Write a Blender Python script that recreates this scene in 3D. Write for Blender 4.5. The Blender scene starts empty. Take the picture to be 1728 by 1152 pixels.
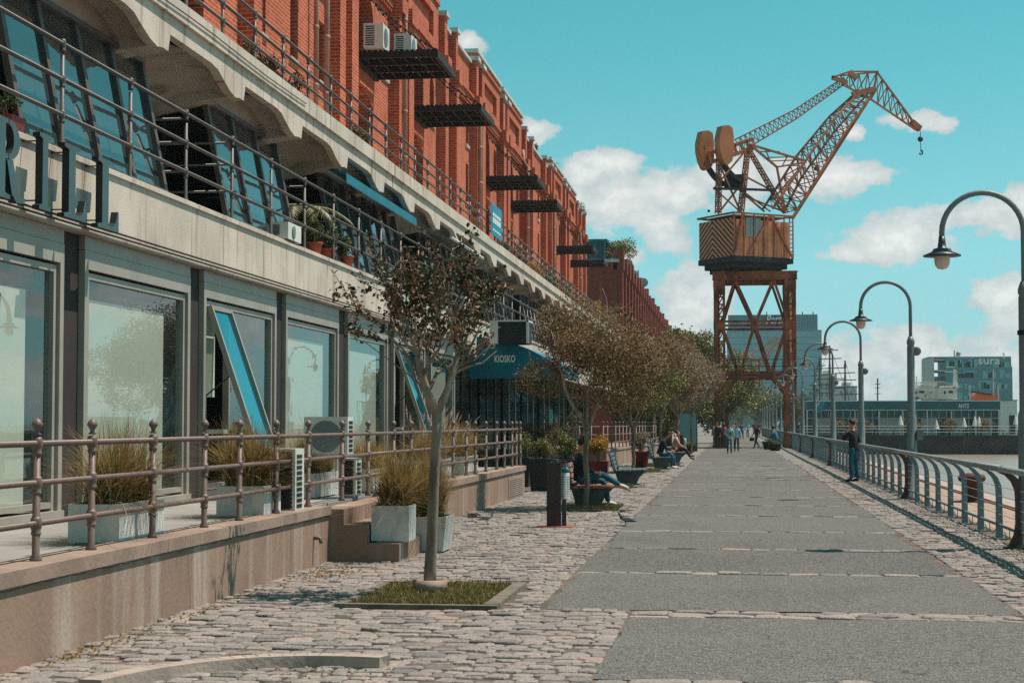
import bpy, math, random
import numpy as np
from mathutils import Vector, Matrix, Quaternion
PI = math.pi
random.seed(7)
RNG = np.random.default_rng(7)
SC = bpy.context.scene
COL = SC.collection

# ------------------------------------------------------------------ camera
F, VX, VY, H = 2900.0, 1237.0, 713.0, 1.65
pitch = math.atan((VY - 576) / F)
yaw = math.atan((VX - 864) / (F / math.cos(pitch)))
cp, sp = math.cos(pitch), math.sin(pitch)
FW = Vector((-math.sin(yaw) * cp, math.cos(yaw) * cp, sp))
RT = Vector((math.cos(yaw), math.sin(yaw), 0))
UP = RT.cross(FW)
cam_d = bpy.data.cameras.new('camera')
cam = bpy.data.objects.new('camera', cam_d)
COL.objects.link(cam)
M3 = Matrix((RT, UP, -FW)).transposed()
cam.matrix_world = Matrix.Translation((0, 0, H)) @ M3.to_4x4()
cam_d.sensor_width = 36
cam_d.lens = 36 * F / 1728
cam_d.clip_start = 0.1
cam_d.clip_end = 6000
SC.camera = cam

# ------------------------------------------------------------------ sun, sky
SUND = Vector((1.6, 0.7, 3.82)).normalized()
sl = bpy.data.lights.new('sun', 'SUN')
sl.energy = 4.6
sl.angle = math.radians(0.5)
sl.color = (1.0, 0.88, 0.78)
so = bpy.data.objects.new('sun', sl)
so.rotation_euler = SUND.to_track_quat('Z', 'Y').to_euler()
so.location = (20, 0, 40)
COL.objects.link(so)
SC.view_settings.view_transform = 'Standard'
SC.view_settings.look = 'None'
SC.view_settings.exposure = 0.38
SC.view_settings.gamma = 1.0
SC.cycles.max_bounces = 7
SC.cycles.transparent_max_bounces = 24
SC.cycles.use_denoising = False
SC.cycles.caustics_reflective = False
SC.cycles.sample_clamp_indirect = 6.0
SC.cycles.caustics_refractive = False


def srgb(c):
    r = []
    for x in c[:3]:
        x = x / 255.0
        r.append(x / 12.92 if x <= 0.04045 else ((x + 0.055) / 1.055) ** 2.4)
    return (r[0], r[1], r[2], 1.0)


class NT:
    """tiny helper round a node tree"""
    def __init__(s, nt):
        s.nt = nt
        nt.nodes.clear()

    def n(s, t, **k):
        nd = s.nt.nodes.new(t)
        for a, b in k.items():
            if a.startswith('i_'):
                nd.inputs[a[2:].replace('_', ' ')].default_value = b
            elif a.startswith('j'):
                nd.inputs[int(a[1:])].default_value = b
            else:
                setattr(nd, a, b)
        return nd

    def l(s, a, b):
        s.nt.links.new(a, b)

    def math(s, op, a, b=None, clamp=False):
        nd = s.n('ShaderNodeMath', operation=op)
        nd.use_clamp = clamp
        for i, x in enumerate((a, b)):
            if x is None:
                continue
            if isinstance(x, (int, float)):
                nd.inputs[i].default_value = x
            else:
                s.l(x, nd.inputs[i])
        return nd.outputs[0]

    def mix(s, fac, a, b, mode='MIX'):
        nd = s.n('ShaderNodeMix', data_type='RGBA', blend_type=mode)
        for sk, x in ((nd.inputs[0], fac), (nd.inputs[6], a), (nd.inputs[7], b)):
            if isinstance(x, (int, float)):
                sk.default_value = x
            elif isinstance(x, tuple):
                sk.default_value = x
            else:
                s.l(x, sk)
        return nd.outputs[2]

    def smooth(s, v, a, b, c=0.0, d=1.0):
        nd = s.n('ShaderNodeMapRange', interpolation_type='SMOOTHSTEP')
        s.l(v, nd.inputs[0])
        for i, x in enumerate((a, b, c, d)):
            nd.inputs[i + 1].default_value = x
        return nd.outputs[0]


world = bpy.data.worlds.new('World')
SC.world = world
world.use_nodes = True
W = NT(world.node_tree)
sky = W.n('ShaderNodeTexSky', sky_type='NISHITA')
sky.sun_disc = False
sky.sun_elevation = math.asin(SUND.z)
sky.sun_rotation = math.atan2(SUND.x, SUND.y)
sky.air_density = 1.0
sky.dust_density = 0.6
sky.ozone_density = 1.5
tc = W.n('ShaderNodeTexCoord')
sep = W.n('ShaderNodeSeparateXYZ')
W.l(tc.outputs['Generated'], sep.inputs[0])
yy = W.math('MAXIMUM', sep.outputs[1], 0.05)
uu = W.math('DIVIDE', sep.outputs[0], yy)
vv = W.math('DIVIDE', sep.outputs[2], yy)
cmb = W.n('ShaderNodeCombineXYZ')
W.l(uu, cmb.inputs[0])
W.l(vv, cmb.inputs[1])
# cumulus banks: (x, y, half width, half height) as seen in degrees*2900 from the end of the promenade
BANKS = [(785, 55, 30, 30), (770, 80, 30, 30), (905, 212, 48, 24), (1030, 272, 75, 26), (985, 290, 60, 30),
         (1040, 345, 90, 55), (960, 345, 60, 55), (1150, 318, 90, 42), (1120, 390, 60, 42), (1235, 305, 80, 45),
         (1400, 305, 100, 42), (1460, 300, 60, 30), (1330, 290, 60, 30), (1545, 210, 70, 20), (1590, 215, 30, 16),
         (1440, 230, 22, 14), (1640, 370, 150, 36), (1500, 408, 110, 36), (1420, 432, 60, 20), (1720, 350, 60, 30),
         (1690, 505, 75, 38), (1720, 560, 90, 50), (1160, 510, 75, 60), (1130, 560, 80, 50), (1200, 500, 50, 40),
         (1480, 600, 110, 50), (1560, 620, 90, 60), (1400, 640, 120, 60), (1650, 640, 140, 70), (1300, 640, 150, 50),
         (1500, 575, 60, 28), (1060, 430, 40, 28), (1900, 300, 150, 70), (2100, 480, 260, 90), (2300, 200, 200, 70),
         (2700, 420, 320, 110), (2500, 640, 400, 60), (500, 300, 200, 60), (200, 480, 240, 70)]
d = None
for (bx, by, rx, ry) in BANKS:
    m = W.n('ShaderNodeVectorMath', operation='MULTIPLY_ADD')
    W.l(cmb.outputs[0], m.inputs[0])
    m.inputs[1].default_value = (F / rx, F / ry, 0)
    m.inputs[2].default_value = (-(bx - VX) / rx, -(VY - by) / ry, 0)
    ln = W.n('ShaderNodeVectorMath', operation='LENGTH')
    W.l(m.outputs[0], ln.inputs[0])
    d = ln.outputs['Value'] if d is None else W.math('SMOOTH_MIN', d, ln.outputs['Value'])
    if d.node.type == 'MATH' and d.node.operation == 'SMOOTH_MIN':
        d.node.inputs[2].default_value = 0.25
sc1 = W.n('ShaderNodeVectorMath', operation='MULTIPLY')
W.l(cmb.outputs[0], sc1.inputs[0])
sc1.inputs[1].default_value = (1, 1.35, 1)
nz = W.n('ShaderNodeTexNoise', i_Scale=26.0, i_Detail=7.0, i_Roughness=0.58)
W.l(sc1.outputs[0], nz.inputs['Vector'])
nz2 = W.n('ShaderNodeTexNoise', i_Scale=95.0, i_Detail=6.0, i_Roughness=0.62)
W.l(sc1.outputs[0], nz2.inputs['Vector'])
dd = W.math('ADD', d, W.math('MULTIPLY', W.math('SUBTRACT', nz.outputs[0], 0.5), 3.3))
dd = W.math('ADD', dd, W.math('MULTIPLY', W.math('SUBTRACT', nz2.outputs[0], 0.5), 0.9))
cm = W.smooth(dd, 1.12, 0.7)
low = W.math('LESS_THAN', vv, 3.0)
front = W.math('GREATER_THAN', sep.outputs[1], 0.05)
cm = W.math('MULTIPLY', cm, W.math('MULTIPLY', front, low))
nz3 = W.n('ShaderNodeTexNoise', i_Scale=2.6, i_Detail=6.0, i_Roughness=0.6)
W.l(tc.outputs['Generated'], nz3.inputs['Vector'])
gen = W.math('MULTIPLY', W.smooth(nz3.outputs[0], 0.55, 0.7), W.math('SUBTRACT', 1.0, front))
cm = W.math('MAXIMUM', cm, gen, clamp=True)
lp = W.n('ShaderNodeVectorMath', operation='MULTIPLY')
bw = W.n('ShaderNodeRGBToBW')
W.l(sky.outputs[0], bw.inputs[0])
lum = W.math('MINIMUM', bw.outputs[0], 5.5)
hz = W.smooth(sep.outputs[2], 0.25, 0.0)
hue = W.mix(hz, (0.215, 1.02, 1.20, 1), (0.50, 0.98, 1.02, 1))
lc = W.n('ShaderNodeCombineXYZ')
for q in range(3):
    W.l(lum, lc.inputs[q])
skyc = W.mix(1.0, hue, lc.outputs[0], 'MULTIPLY')
cc = W.mix(W.smooth(dd, 1.0, -0.3), (5.2, 5.4, 5.4, 1), (7.3, 7.15, 6.8, 1))
cc = W.mix(W.smooth(nz2.outputs[0], 0.4, 0.6), W.mix(1.0, cc, (0.84, 0.86, 0.87, 1), 'MULTIPLY'), cc)
fin = W.mix(W.math('MULTIPLY', cm, 0.9), skyc, cc)
bg = W.n('ShaderNodeBackground', i_Strength=0.1)
W.l(fin, bg.inputs[0])
wo = W.n('ShaderNodeOutputWorld')
W.l(bg.outputs[0], wo.inputs[0])


# ------------------------------------------------------------------ pixel helpers (a viewing ray meets a known plane)
def ray(px, py):
    return FW * F + RT * (px - 864) - UP * (py - 576)


def onZ(px, py, z=0.0):
    r = ray(px, py)
    return Vector((0, 0, H)) + r * ((z - H) / r.z)


def onY(px, py, Y):
    r = ray(px, py)
    return Vector((0, 0, H)) + r * (Y / r.y)


def onX(px, py, X):
    r = ray(px, py)
    return Vector((0, 0, H)) + r * (X / r.x)


# ------------------------------------------------------------------ materials
MATS = {}


def base_mat(name):
    m = bpy.data.materials.new(name)
    m.use_nodes = True
    t = NT(m.node_tree)
    out = t.n('ShaderNodeOutputMaterial')
    b = t.n('ShaderNodeBsdfPrincipled')
    t.l(b.outputs[0], out.inputs[0])
    return m, t, b, out


def mat(name, c, rough=0.8, var=0.25, scale=3.0, bump=0.15, bscale=None, metal=0.0, stretch=(1, 1, 1), c2=None,
        stain=None, spec=0.4, detail=6.0, dist=0.01):
    """procedural paint / stone / metal: two scales of noise on colour, fine noise on the normal"""
    m, t, b, out = base_mat(name)
    tcn = t.n('ShaderNodeTexCoord')
    mp = t.n('ShaderNodeMapping')
    mp.inputs['Scale'].default_value = stretch
    t.l(tcn.outputs['Object'], mp.inputs[0])
    n1 = t.n('ShaderNodeTexNoise', i_Scale=scale, i_Detail=detail, i_Roughness=0.6)
    t.l(mp.outputs[0], n1.inputs['Vector'])
    c0 = srgb(c)
    lo = tuple(x * (1 - var) for x in c0[:3]) + (1,)
    hi = tuple(min(1, x * (1 + var)) for x in c0[:3]) + (1,)
    if c2:
        hi = srgb(c2)
    f = t.smooth(n1.outputs[0], 0.3, 0.7)
    col = t.mix(f, lo, hi)
    if stain:
        sc_, st_, colr, amt, lo_, hi_ = stain
        mp2 = t.n('ShaderNodeMapping')
        mp2.inputs['Scale'].default_value = st_
        t.l(tcn.outputs['Object'], mp2.inputs[0])
        n3 = t.n('ShaderNodeTexNoise', i_Scale=sc_, i_Detail=5.0, i_Roughness=0.55)
        t.l(mp2.outputs[0], n3.inputs['Vector'])
        g = t.math('MULTIPLY', t.smooth(n3.outputs[0], lo_, hi_), amt)
        col = t.mix(g, col, srgb(colr))
    t.l(col, b.inputs['Base Color'])
    b.inputs['Roughness'].default_value = rough
    b.inputs['Metallic'].default_value = metal
    b.inputs['Specular IOR Level'].default_value = spec
    if bump:
        n2 = t.n('ShaderNodeTexNoise', i_Scale=bscale or scale * 12, i_Detail=4.0)
        t.l(mp.outputs[0], n2.inputs['Vector'])
        bp = t.n('ShaderNodeBump', i_Strength=bump, i_Distance=dist)
        t.l(n2.outputs[0], bp.inputs['Height'])
        t.l(bp.outputs[0], b.inputs['Normal'])
    MATS[name] = m
    return m


def tint_mat(name, cols, rough=0.6, transl=0.0, bump=0.0, spec=0.3, bscale=60, dist=0.004, nvar=0.0):
    """colour picked per face from the mesh's own 'tint' value (stones, leaves)"""
    m, t, b, out = base_mat(name)
    at = t.n('ShaderNodeAttribute', attribute_name='tint')
    r = t.n('ShaderNodeValToRGB')
    e = r.color_ramp.elements
    for i, c in enumerate(cols):
        p = i / (len(cols) - 1)
        if i < 2:
            e[i].position = p
            e[i].color = srgb(c)
        else:
            q = e.new(p)
            q.color = srgb(c)
    if len(cols) > 2:
        e[0].position = 0
        for i, c in enumerate(cols):
            e[i].position = i / (len(cols) - 1)
            e[i].color = srgb(c)
    t.l(at.outputs['Fac'], r.inputs[0])
    col = r.outputs[0]
    tcn = t.n('ShaderNodeTexCoord')
    if nvar:
        nn = t.n('ShaderNodeTexNoise', i_Scale=35.0, i_Detail=5.0, i_Roughness=0.7)
        t.l(tcn.outputs['Object'], nn.inputs['Vector'])
        col = t.mix(t.math('MULTIPLY', t.smooth(nn.outputs[0], 0.35, 0.65), nvar), col, (0.03, 0.03, 0.03, 1))
    t.l(col, b.inputs['Base Color'])
    b.inputs['Roughness'].default_value = rough
    b.inputs['Specular IOR Level'].default_value = spec
    if transl:
        tr = t.n('ShaderNodeBsdfTranslucent')
        t.l(col, tr.inputs[0])
        mx = t.n('ShaderNodeMixShader')
        mx.inputs[0].default_value = transl
        t.l(b.outputs[0], mx.inputs[1])
        t.l(tr.outputs[0], mx.inputs[2])
        t.l(mx.outputs[0], out.inputs[0])
    if bump:
        n2 = t.n('ShaderNodeTexNoise', i_Scale=bscale, i_Detail=5.0)
        t.l(tcn.outputs['Object'], n2.inputs['Vector'])
        bp = t.n('ShaderNodeBump', i_Strength=bump, i_Distance=dist)
        t.l(n2.outputs[0], bp.inputs['Height'])
        t.l(bp.outputs[0], b.inputs['Normal'])
    MATS[name] = m
    return m


def brick_mat(name, c1, c2, mort, bw=0.25, bh=0.075, ms=0.012, var=0.35):
    m, t, b, out = base_mat(name)
    g = t.n('ShaderNodeNewGeometry')
    s = t.n('ShaderNodeSeparateXYZ')
    t.l(g.outputs['Position'], s.inputs[0])
    c = t.n('ShaderNodeCombineXYZ')
    t.l(t.math('ADD', s.outputs[0], s.outputs[1]), c.inputs[0])
    t.l(s.outputs[2], c.inputs[1])
    br = t.n('ShaderNodeTexBrick')
    br.inputs['Scale'].default_value = 1.0
    br.inputs['Brick Width'].default_value = bw
    br.inputs['Row Height'].default_value = bh
    br.inputs['Mortar Size'].default_value = ms
    br.inputs['Mortar Smooth'].default_value = 0.3
    br.inputs['Color1'].default_value = srgb(c1)
    br.inputs['Color2'].default_value = srgb(c2)
    br.inputs['Mortar'].default_value = srgb(mort)
    t.l(c.outputs[0], br.inputs['Vector'])
    n1 = t.n('ShaderNodeTexNoise', i_Scale=0.9, i_Detail=7.0, i_Roughness=0.65)
    t.l(g.outputs['Position'], n1.inputs['Vector'])
    f = t.smooth(n1.outputs[0], 0.35, 0.7)
    col = t.mix(t.math('MULTIPLY', f, var), br.outputs[0], tuple(x * 0.45 for x in srgb(c1)[:3]) + (1,))
    n6 = t.n('ShaderNodeTexNoise', i_Scale=1.0, i_Detail=6.0, i_Roughness=0.7)
    mp6 = t.n('ShaderNodeMapping')
    mp6.inputs['Scale'].default_value = (1.5, 1.5, 0.22)
    t.l(g.outputs['Position'], mp6.inputs[0])
    t.l(mp6.outputs[0], n6.inputs['Vector'])
    col = t.mix(t.math('MULTIPLY', t.smooth(n6.outputs[0], 0.52, 0.72), 0.45), col, srgb((92, 52, 42)))
    col = t.mix(t.math('MULTIPLY', t.smooth(n6.outputs[0], 0.44, 0.28), 0.35), col, srgb((204, 150, 130)))
    t.l(col, b.inputs['Base Color'])
    b.inputs['Roughness'].default_value = 0.9
    b.inputs['Specular IOR Level'].default_value = 0.15
    bp = t.n('ShaderNodeBump', i_Strength=0.5, i_Distance=0.01)
    t.l(t.math('SUBTRACT', 1.0, br.outputs['Fac']), bp.inputs['Height'])
    t.l(bp.outputs[0], b.inputs['Normal'])
    MATS[name] = m
    return m


def glass_mat(name, tint, fac=0.5, rough=0.02, body=(20, 40, 45), bodyfac=0.6, bump=0.0):
    """window glass: mirror share that grows towards grazing, the rest tinted see-through or dark body"""
    m, t, b, out = base_mat(name)
    t.nt.nodes.remove(b)
    gl = t.n('ShaderNodeBsdfGlossy', i_Roughness=rough)
    gl.inputs['Color'].default_value = srgb(tint)
    di = t.n('ShaderNodeBsdfDiffuse')
    di.inputs['Color'].default_value = srgb(body)
    tr = t.n('ShaderNodeBsdfTransparent')
    tr.inputs['Color'].default_value = (0.90, 0.95, 0.92, 1)
    mb = t.n('ShaderNodeMixShader')
    mb.inputs[0].default_value = bodyfac
    t.l(tr.outputs[0], mb.inputs[1])
    t.l(di.outputs[0], mb.inputs[2])
    fr = t.n('ShaderNodeLayerWeight', i_Blend=0.5)
    k = t.math('ADD', t.math('POWER', fr.outputs['Facing'], 3.5), fac, clamp=True)
    mx = t.n('ShaderNodeMixShader')
    t.l(k, mx.inputs[0])
    t.l(mb.outputs[0], mx.inputs[1])
    t.l(gl.outputs[0], mx.inputs[2])
    t.l(mx.outputs[0], out.inputs[0])
    if bump:
        tcn = t.n('ShaderNodeTexCoord')
        n2 = t.n('ShaderNodeTexNoise', i_Scale=1.6, i_Detail=2.0)
        t.l(tcn.outputs['Object'], n2.inputs['Vector'])
        bp = t.n('ShaderNodeBump', i_Strength=bump, i_Distance=0.02)
        t.l(n2.outputs[0], bp.inputs['Height'])
        t.l(bp.outputs[0], gl.inputs['Normal'])
    MATS[name] = m
    return m


mat('concrete', (192, 180, 166), 0.85, 0.14, 1.2, 0.4, 30, stain=(1.6, (1, 4, 0.3), (122, 98, 80), 0.8, 0.52, 0.74))
mat('concrete_soft', (176, 170, 158), 0.85, 0.16, 1.4, 0.3, 26, stain=(1.5, (1, 2.5, 0.5), (95, 88, 80), 0.6, 0.52, 0.7))
mat('plinth', (140, 114, 99), 0.9, 0.14, 0.8, 0.5, 22, stain=(1.5, (1, 1.5, 0.12), (190, 176, 164), 0.7, 0.5, 0.74), dist=0.012)
mat('plinth_cap', (142, 120, 107), 0.9, 0.2, 1.5, 0.5, 20, dist=0.012)
mat('terrace_floor', (136, 132, 126), 0.8, 0.15, 1.0, 0.2)
mat('planter', (196, 196, 190), 0.8, 0.12, 2.5, 0.25, 40, stain=(4, (1, 1, 0.4), (120, 122, 118), 0.5, 0.5, 0.7))
mat('window_frame', (150, 144, 134), 0.45, 0.1, 2.0, 0.05)
mat('dark_column', (50, 42, 40), 0.8, 0.15, 2.0, 0.1)
mat('dark_steel', (50, 52, 54), 0.6, 0.25, 3.0, 0.1)
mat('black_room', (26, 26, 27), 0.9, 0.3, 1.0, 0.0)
mat('rail_brown', (108, 87, 78), 0.5, 0.14, 4.0, 0.1, spec=0.5, stain=(9, (1, 1, 1), (84, 52, 40), 0.6, 0.58, 0.7))
mat('rail_steel', (84, 77, 74), 0.5, 0.2, 4.0, 0.1, spec=0.5)
mat('blind', (228, 224, 208), 0.9, 0.06, 0.7, 0.05)
mat('blind_pale', (196, 200, 178), 0.9, 0.06, 0.7, 0.05)
mat('letter_face', (62, 88, 92), 0.55, 0.12, 2.0, 0.05)
mat('letter_shaded_side', (26, 32, 36), 0.6, 0.2, 2.0, 0.05)  # shade of the letter sides painted in as a darker colour than the face
mat('terracotta', (150, 76, 54), 0.8, 0.2, 4.0, 0.2)
mat('red_planter', (120, 40, 34), 0.6, 0.2, 4.0, 0.1)
mat('platform', (38, 34, 32), 0.8, 0.4, 3.0, 0.3)
mat('chain', (44, 40, 38), 0.6, 0.3, 6.0, 0.1)
mat('coping', (176, 186, 184), 0.7, 0.15, 1.5, 0.15)
mat('stone_sill', (168, 160, 148), 0.8, 0.15, 2, 0.2)
mat('pipe', (160, 122, 108), 0.6, 0.2, 2.0, 0.1)
mat('ac_white', (205, 205, 196), 0.5, 0.08, 2.0, 0.05)
mat('ac_dark', (38, 40, 42), 0.6, 0.2, 2.0, 0.05)
mat('teal_canvas', (0, 106, 124), 0.8, 0.15, 1.4, 0.3, 14)
mat('teal_paint', (4, 92, 102), 0.55, 0.12, 0.4, 0.05)
mat('plaster', (178, 168, 154), 0.9, 0.12, 1.5, 0.2)
mat('white_paint', (214, 214, 206), 0.5, 0.08, 1.0, 0.05)
mat('sign_white', (224, 224, 216), 0.6, 0.04, 1.0, 0.0)
mat('bark', (118, 100, 86), 0.85, 0.3, 5.0, 0.5, 30, stretch=(1, 1, 0.25), c2=(164, 146, 128))
mat('bark_dark', (70, 60, 52), 0.9, 0.3, 4.0, 0.5, 30, stretch=(1, 1, 0.3))
mat('soil', (74, 60, 46), 0.95, 0.3, 8.0, 0.6, 60)
mat('kerb_stone', (158, 142, 131), 0.85, 0.2, 3.0, 0.5, 30, dist=0.012)
mat('bed_edge', (104, 96, 84), 0.9, 0.3, 5.0, 0.6, 30, stretch=(1, 1, 1))
mat('railing_blue', (98, 122, 128), 0.5, 0.15, 3.0, 0.1, spec=0.5)
mat('railing_top', (132, 142, 142), 0.4, 0.15, 3.0, 0.05, spec=0.6)
mat('railing_post', (74, 58, 54), 0.6, 0.25, 4.0, 0.15)
mat('wire', (176, 180, 180), 0.35, 0.1, 3.0, 0.0, metal=0.6)
mat('lamp_grey', (108, 118, 120), 0.5, 0.18, 2.0, 0.1, spec=0.5)
mat('lamp_dark', (52, 60, 64), 0.45, 0.2, 3.0, 0.05, spec=0.5)
mat('globe', (214, 196, 180), 0.35, 0.06, 2.0, 0.0, spec=0.5)
mat('quay_wall', (44, 42, 40), 0.9, 0.4, 0.5, 0.5, 4, stain=(0.8, (1, 1, 0.3), (84, 80, 74), 0.5, 0.55, 0.7), dist=0.05)
mat('rust_bollard', (84, 46, 38), 0.8, 0.3, 5.0, 0.3)
mat('crane_portal', (146, 84, 54), 0.75, 0.3, 1.2, 0.2, stain=(1.8, (1, 1, 0.5), (78, 44, 32), 0.85, 0.45, 0.62))
mat('crane_lattice', (158, 98, 68), 0.7, 0.25, 1.0, 0.1, stain=(2.0, (1, 1, 1), (84, 48, 36), 0.7, 0.5, 0.66))
mat('crane_cab', (226, 150, 106), 0.7, 0.16, 1.2, 0.15, stain=(1.2, (2, 2, 0.25), (108, 60, 40), 0.6, 0.52, 0.7))
mat('crane_yellow', (184, 112, 70), 0.65, 0.12, 0.8, 0.1, stain=(1.5, (1, 1, 0.3), (140, 84, 50), 0.4, 0.55, 0.7))
mat('crane_black', (30, 30, 32), 0.7, 0.3, 1.5, 0.1)
mat('bin_panel', (58, 48, 46), 0.7, 0.25, 4.0, 0.1)
mat('bin_grey', (172, 180, 180), 0.5, 0.1, 8.0, 0.1)
mat('bin_teal', (30, 104, 118), 0.6, 0.15, 4.0, 0.1)
mat('rust_plate', (140, 76, 60), 0.8, 0.25, 5.0, 0.2)
mat('bench_wood', (150, 100, 84), 0.7, 0.3, 6.0, 0.3, stretch=(1, 0.3, 1))
mat('bench_iron', (78, 92, 96), 0.6, 0.2, 3.0, 0.1)
mat('bench_side', (84, 88, 88), 0.8, 0.2, 3.0, 0.2)
mat('dark_box', (34, 38, 38), 0.7, 0.2, 3.0, 0.1)
mat('brick_end', (110, 48, 38), 0.9, 0.2, 1.0, 0.2)
mat('ship_white', (208, 206, 196), 0.6, 0.1, 0.4, 0.05, stain=(0.6, (1, 1, 0.3), (150, 130, 110), 0.4, 0.55, 0.7))
mat('ship_orange', (220, 96, 30), 0.6, 0.12, 0.5, 0.05)
mat('ship_hull', (40, 44, 52), 0.6, 0.2, 0.4, 0.05)
mat('mast', (84, 66, 56), 0.7, 0.2, 1.0, 0.05)
mat('tower_panel', (96, 146, 150), 0.5, 0.08, 0.05, 0.0, spec=0.5)
mat('pale_blind', (120, 170, 176), 0.6, 0.1, 0.1, 0.0)
mat('tower_line', (70, 120, 128), 0.6, 0.05, 0.1, 0.0)
mat('city_pale', (176, 178, 174), 0.8, 0.1, 0.2, 0.05)
mat('car_white', (205, 208, 208), 0.3, 0.03, 1.0, 0.0, spec=0.6)
mat('tyre', (24, 24, 25), 0.8, 0.2, 5.0, 0.1)
mat('skin', (186, 128, 100), 0.55, 0.08, 6.0, 0.05)
mat('hair', (26, 21, 20), 0.6, 0.3, 20.0, 0.3)
for nm, c in dict(cloth_black=(24, 24, 27), cloth_teal=(28, 92, 108), cloth_dark=(30, 40, 46), cloth_light=(150, 190, 194),
                  cloth_jean=(44, 84, 104), cloth_red=(150, 66, 62), cloth_blue=(22, 100, 136), cloth_grey=(110, 116, 118),
                  cloth_white=(196, 200, 198), cloth_pink=(184, 138, 132), cloth_navy=(28, 42, 62)).items():
    mat(nm, c, 0.9, 0.22, 7.0, 0.4, 30)
mat('shoe_white', (200, 196, 190), 0.6, 0.1, 6, 0.05)
mat('shoe_sole', (206, 112, 80), 0.6, 0.1, 6, 0.05)
mat('shoe_dark', (34, 32, 33), 0.6, 0.1, 6, 0.05)
mat('pigeon', (52, 52, 60), 0.6, 0.4, 14, 0.2)
mat('pigeon_grey', (120, 124, 130), 0.6, 0.4, 14, 0.2)
mat('banner', (18, 132, 160), 0.7, 0.08, 1.0, 0.0)
mat('pier_glass_frame', (160, 168, 166), 0.6, 0.1, 1.0, 0.0)
tint_mat('sett', [(112, 107, 105), (134, 126, 121), (148, 138, 131), (162, 149, 141), (166, 142, 130)], 0.85, 0, 0.9, 0.25, 45, 0.012, 0.45)
tint_mat('leaf_dark', [(30, 34, 22), (52, 54, 32), (84, 76, 46), (122, 92, 64), (168, 88, 60)], 0.5, 0.15, spec=0.25)
tint_mat('leaf_brown', [(56, 46, 28), (96, 78, 48), (132, 106, 70), (164, 132, 96), (198, 164, 132)], 0.5, 0.25, spec=0.25)
tint_mat('leaf_olive', [(42, 52, 26), (90, 94, 46), (142, 134, 76), (194, 178, 120)], 0.5, 0.2, spec=0.25)
tint_mat('leaf_pale', [(96, 82, 66), (132, 114, 92), (160, 138, 114), (186, 164, 140)], 0.55, 0.25, spec=0.3)
tint_mat('leaf_green', [(34, 52, 30), (60, 84, 40), (96, 108, 56), (140, 132, 76)], 0.5, 0.2, spec=0.4)
tint_mat('leaf_gold', [(110, 88, 34), (170, 128, 50), (196, 146, 60), (150, 100, 50)], 0.5, 0.25, spec=0.3)
tint_mat('palm', [(84, 92, 60), (130, 128, 88), (170, 160, 120)], 0.5, 0.2, spec=0.4)
tint_mat('feather_grass', [(62, 76, 36), (96, 98, 50), (142, 122, 70), (166, 138, 88), (140, 92, 56), (180, 158, 120)], 0.7, 0.3, spec=0.2)
tint_mat('plume', [(176, 148, 134), (200, 174, 158), (214, 194, 178)], 0.8, 0.35, spec=0.1)
tint_mat('lawn', [(84, 86, 44), (118, 110, 62), (156, 140, 92)], 0.8, 0.2, spec=0.2)
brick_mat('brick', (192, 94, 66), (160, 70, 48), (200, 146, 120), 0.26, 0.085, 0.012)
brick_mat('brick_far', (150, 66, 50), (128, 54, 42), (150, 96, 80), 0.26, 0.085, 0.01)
glass_mat('shop_glass', (214, 222, 220), 0.11, 0.012, (120, 150, 146), 0.06, 0.05)
glass_mat('sash_glass', (120, 205, 215), 0.32, 0.03, (60, 130, 142), 0.6, 0.05)
glass_mat('gallery_glass', (216, 206, 204), 0.26, 0.03, (66, 84, 86), 0.85, 0.1)
glass_mat('dark_glass', (120, 160, 165), 0.12, 0.03, (14, 18, 20), 0.85)
glass_mat('sura_glass', (150, 190, 194), 0.1, 0.05, (52, 108, 116), 0.95)
glass_mat('tower_glass', (170, 196, 200), 0.1, 0.08, (104, 150, 156), 0.97)
glass_mat('car_glass', (150, 180, 190), 0.3, 0.03, (16, 20, 24), 0.9)


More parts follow.
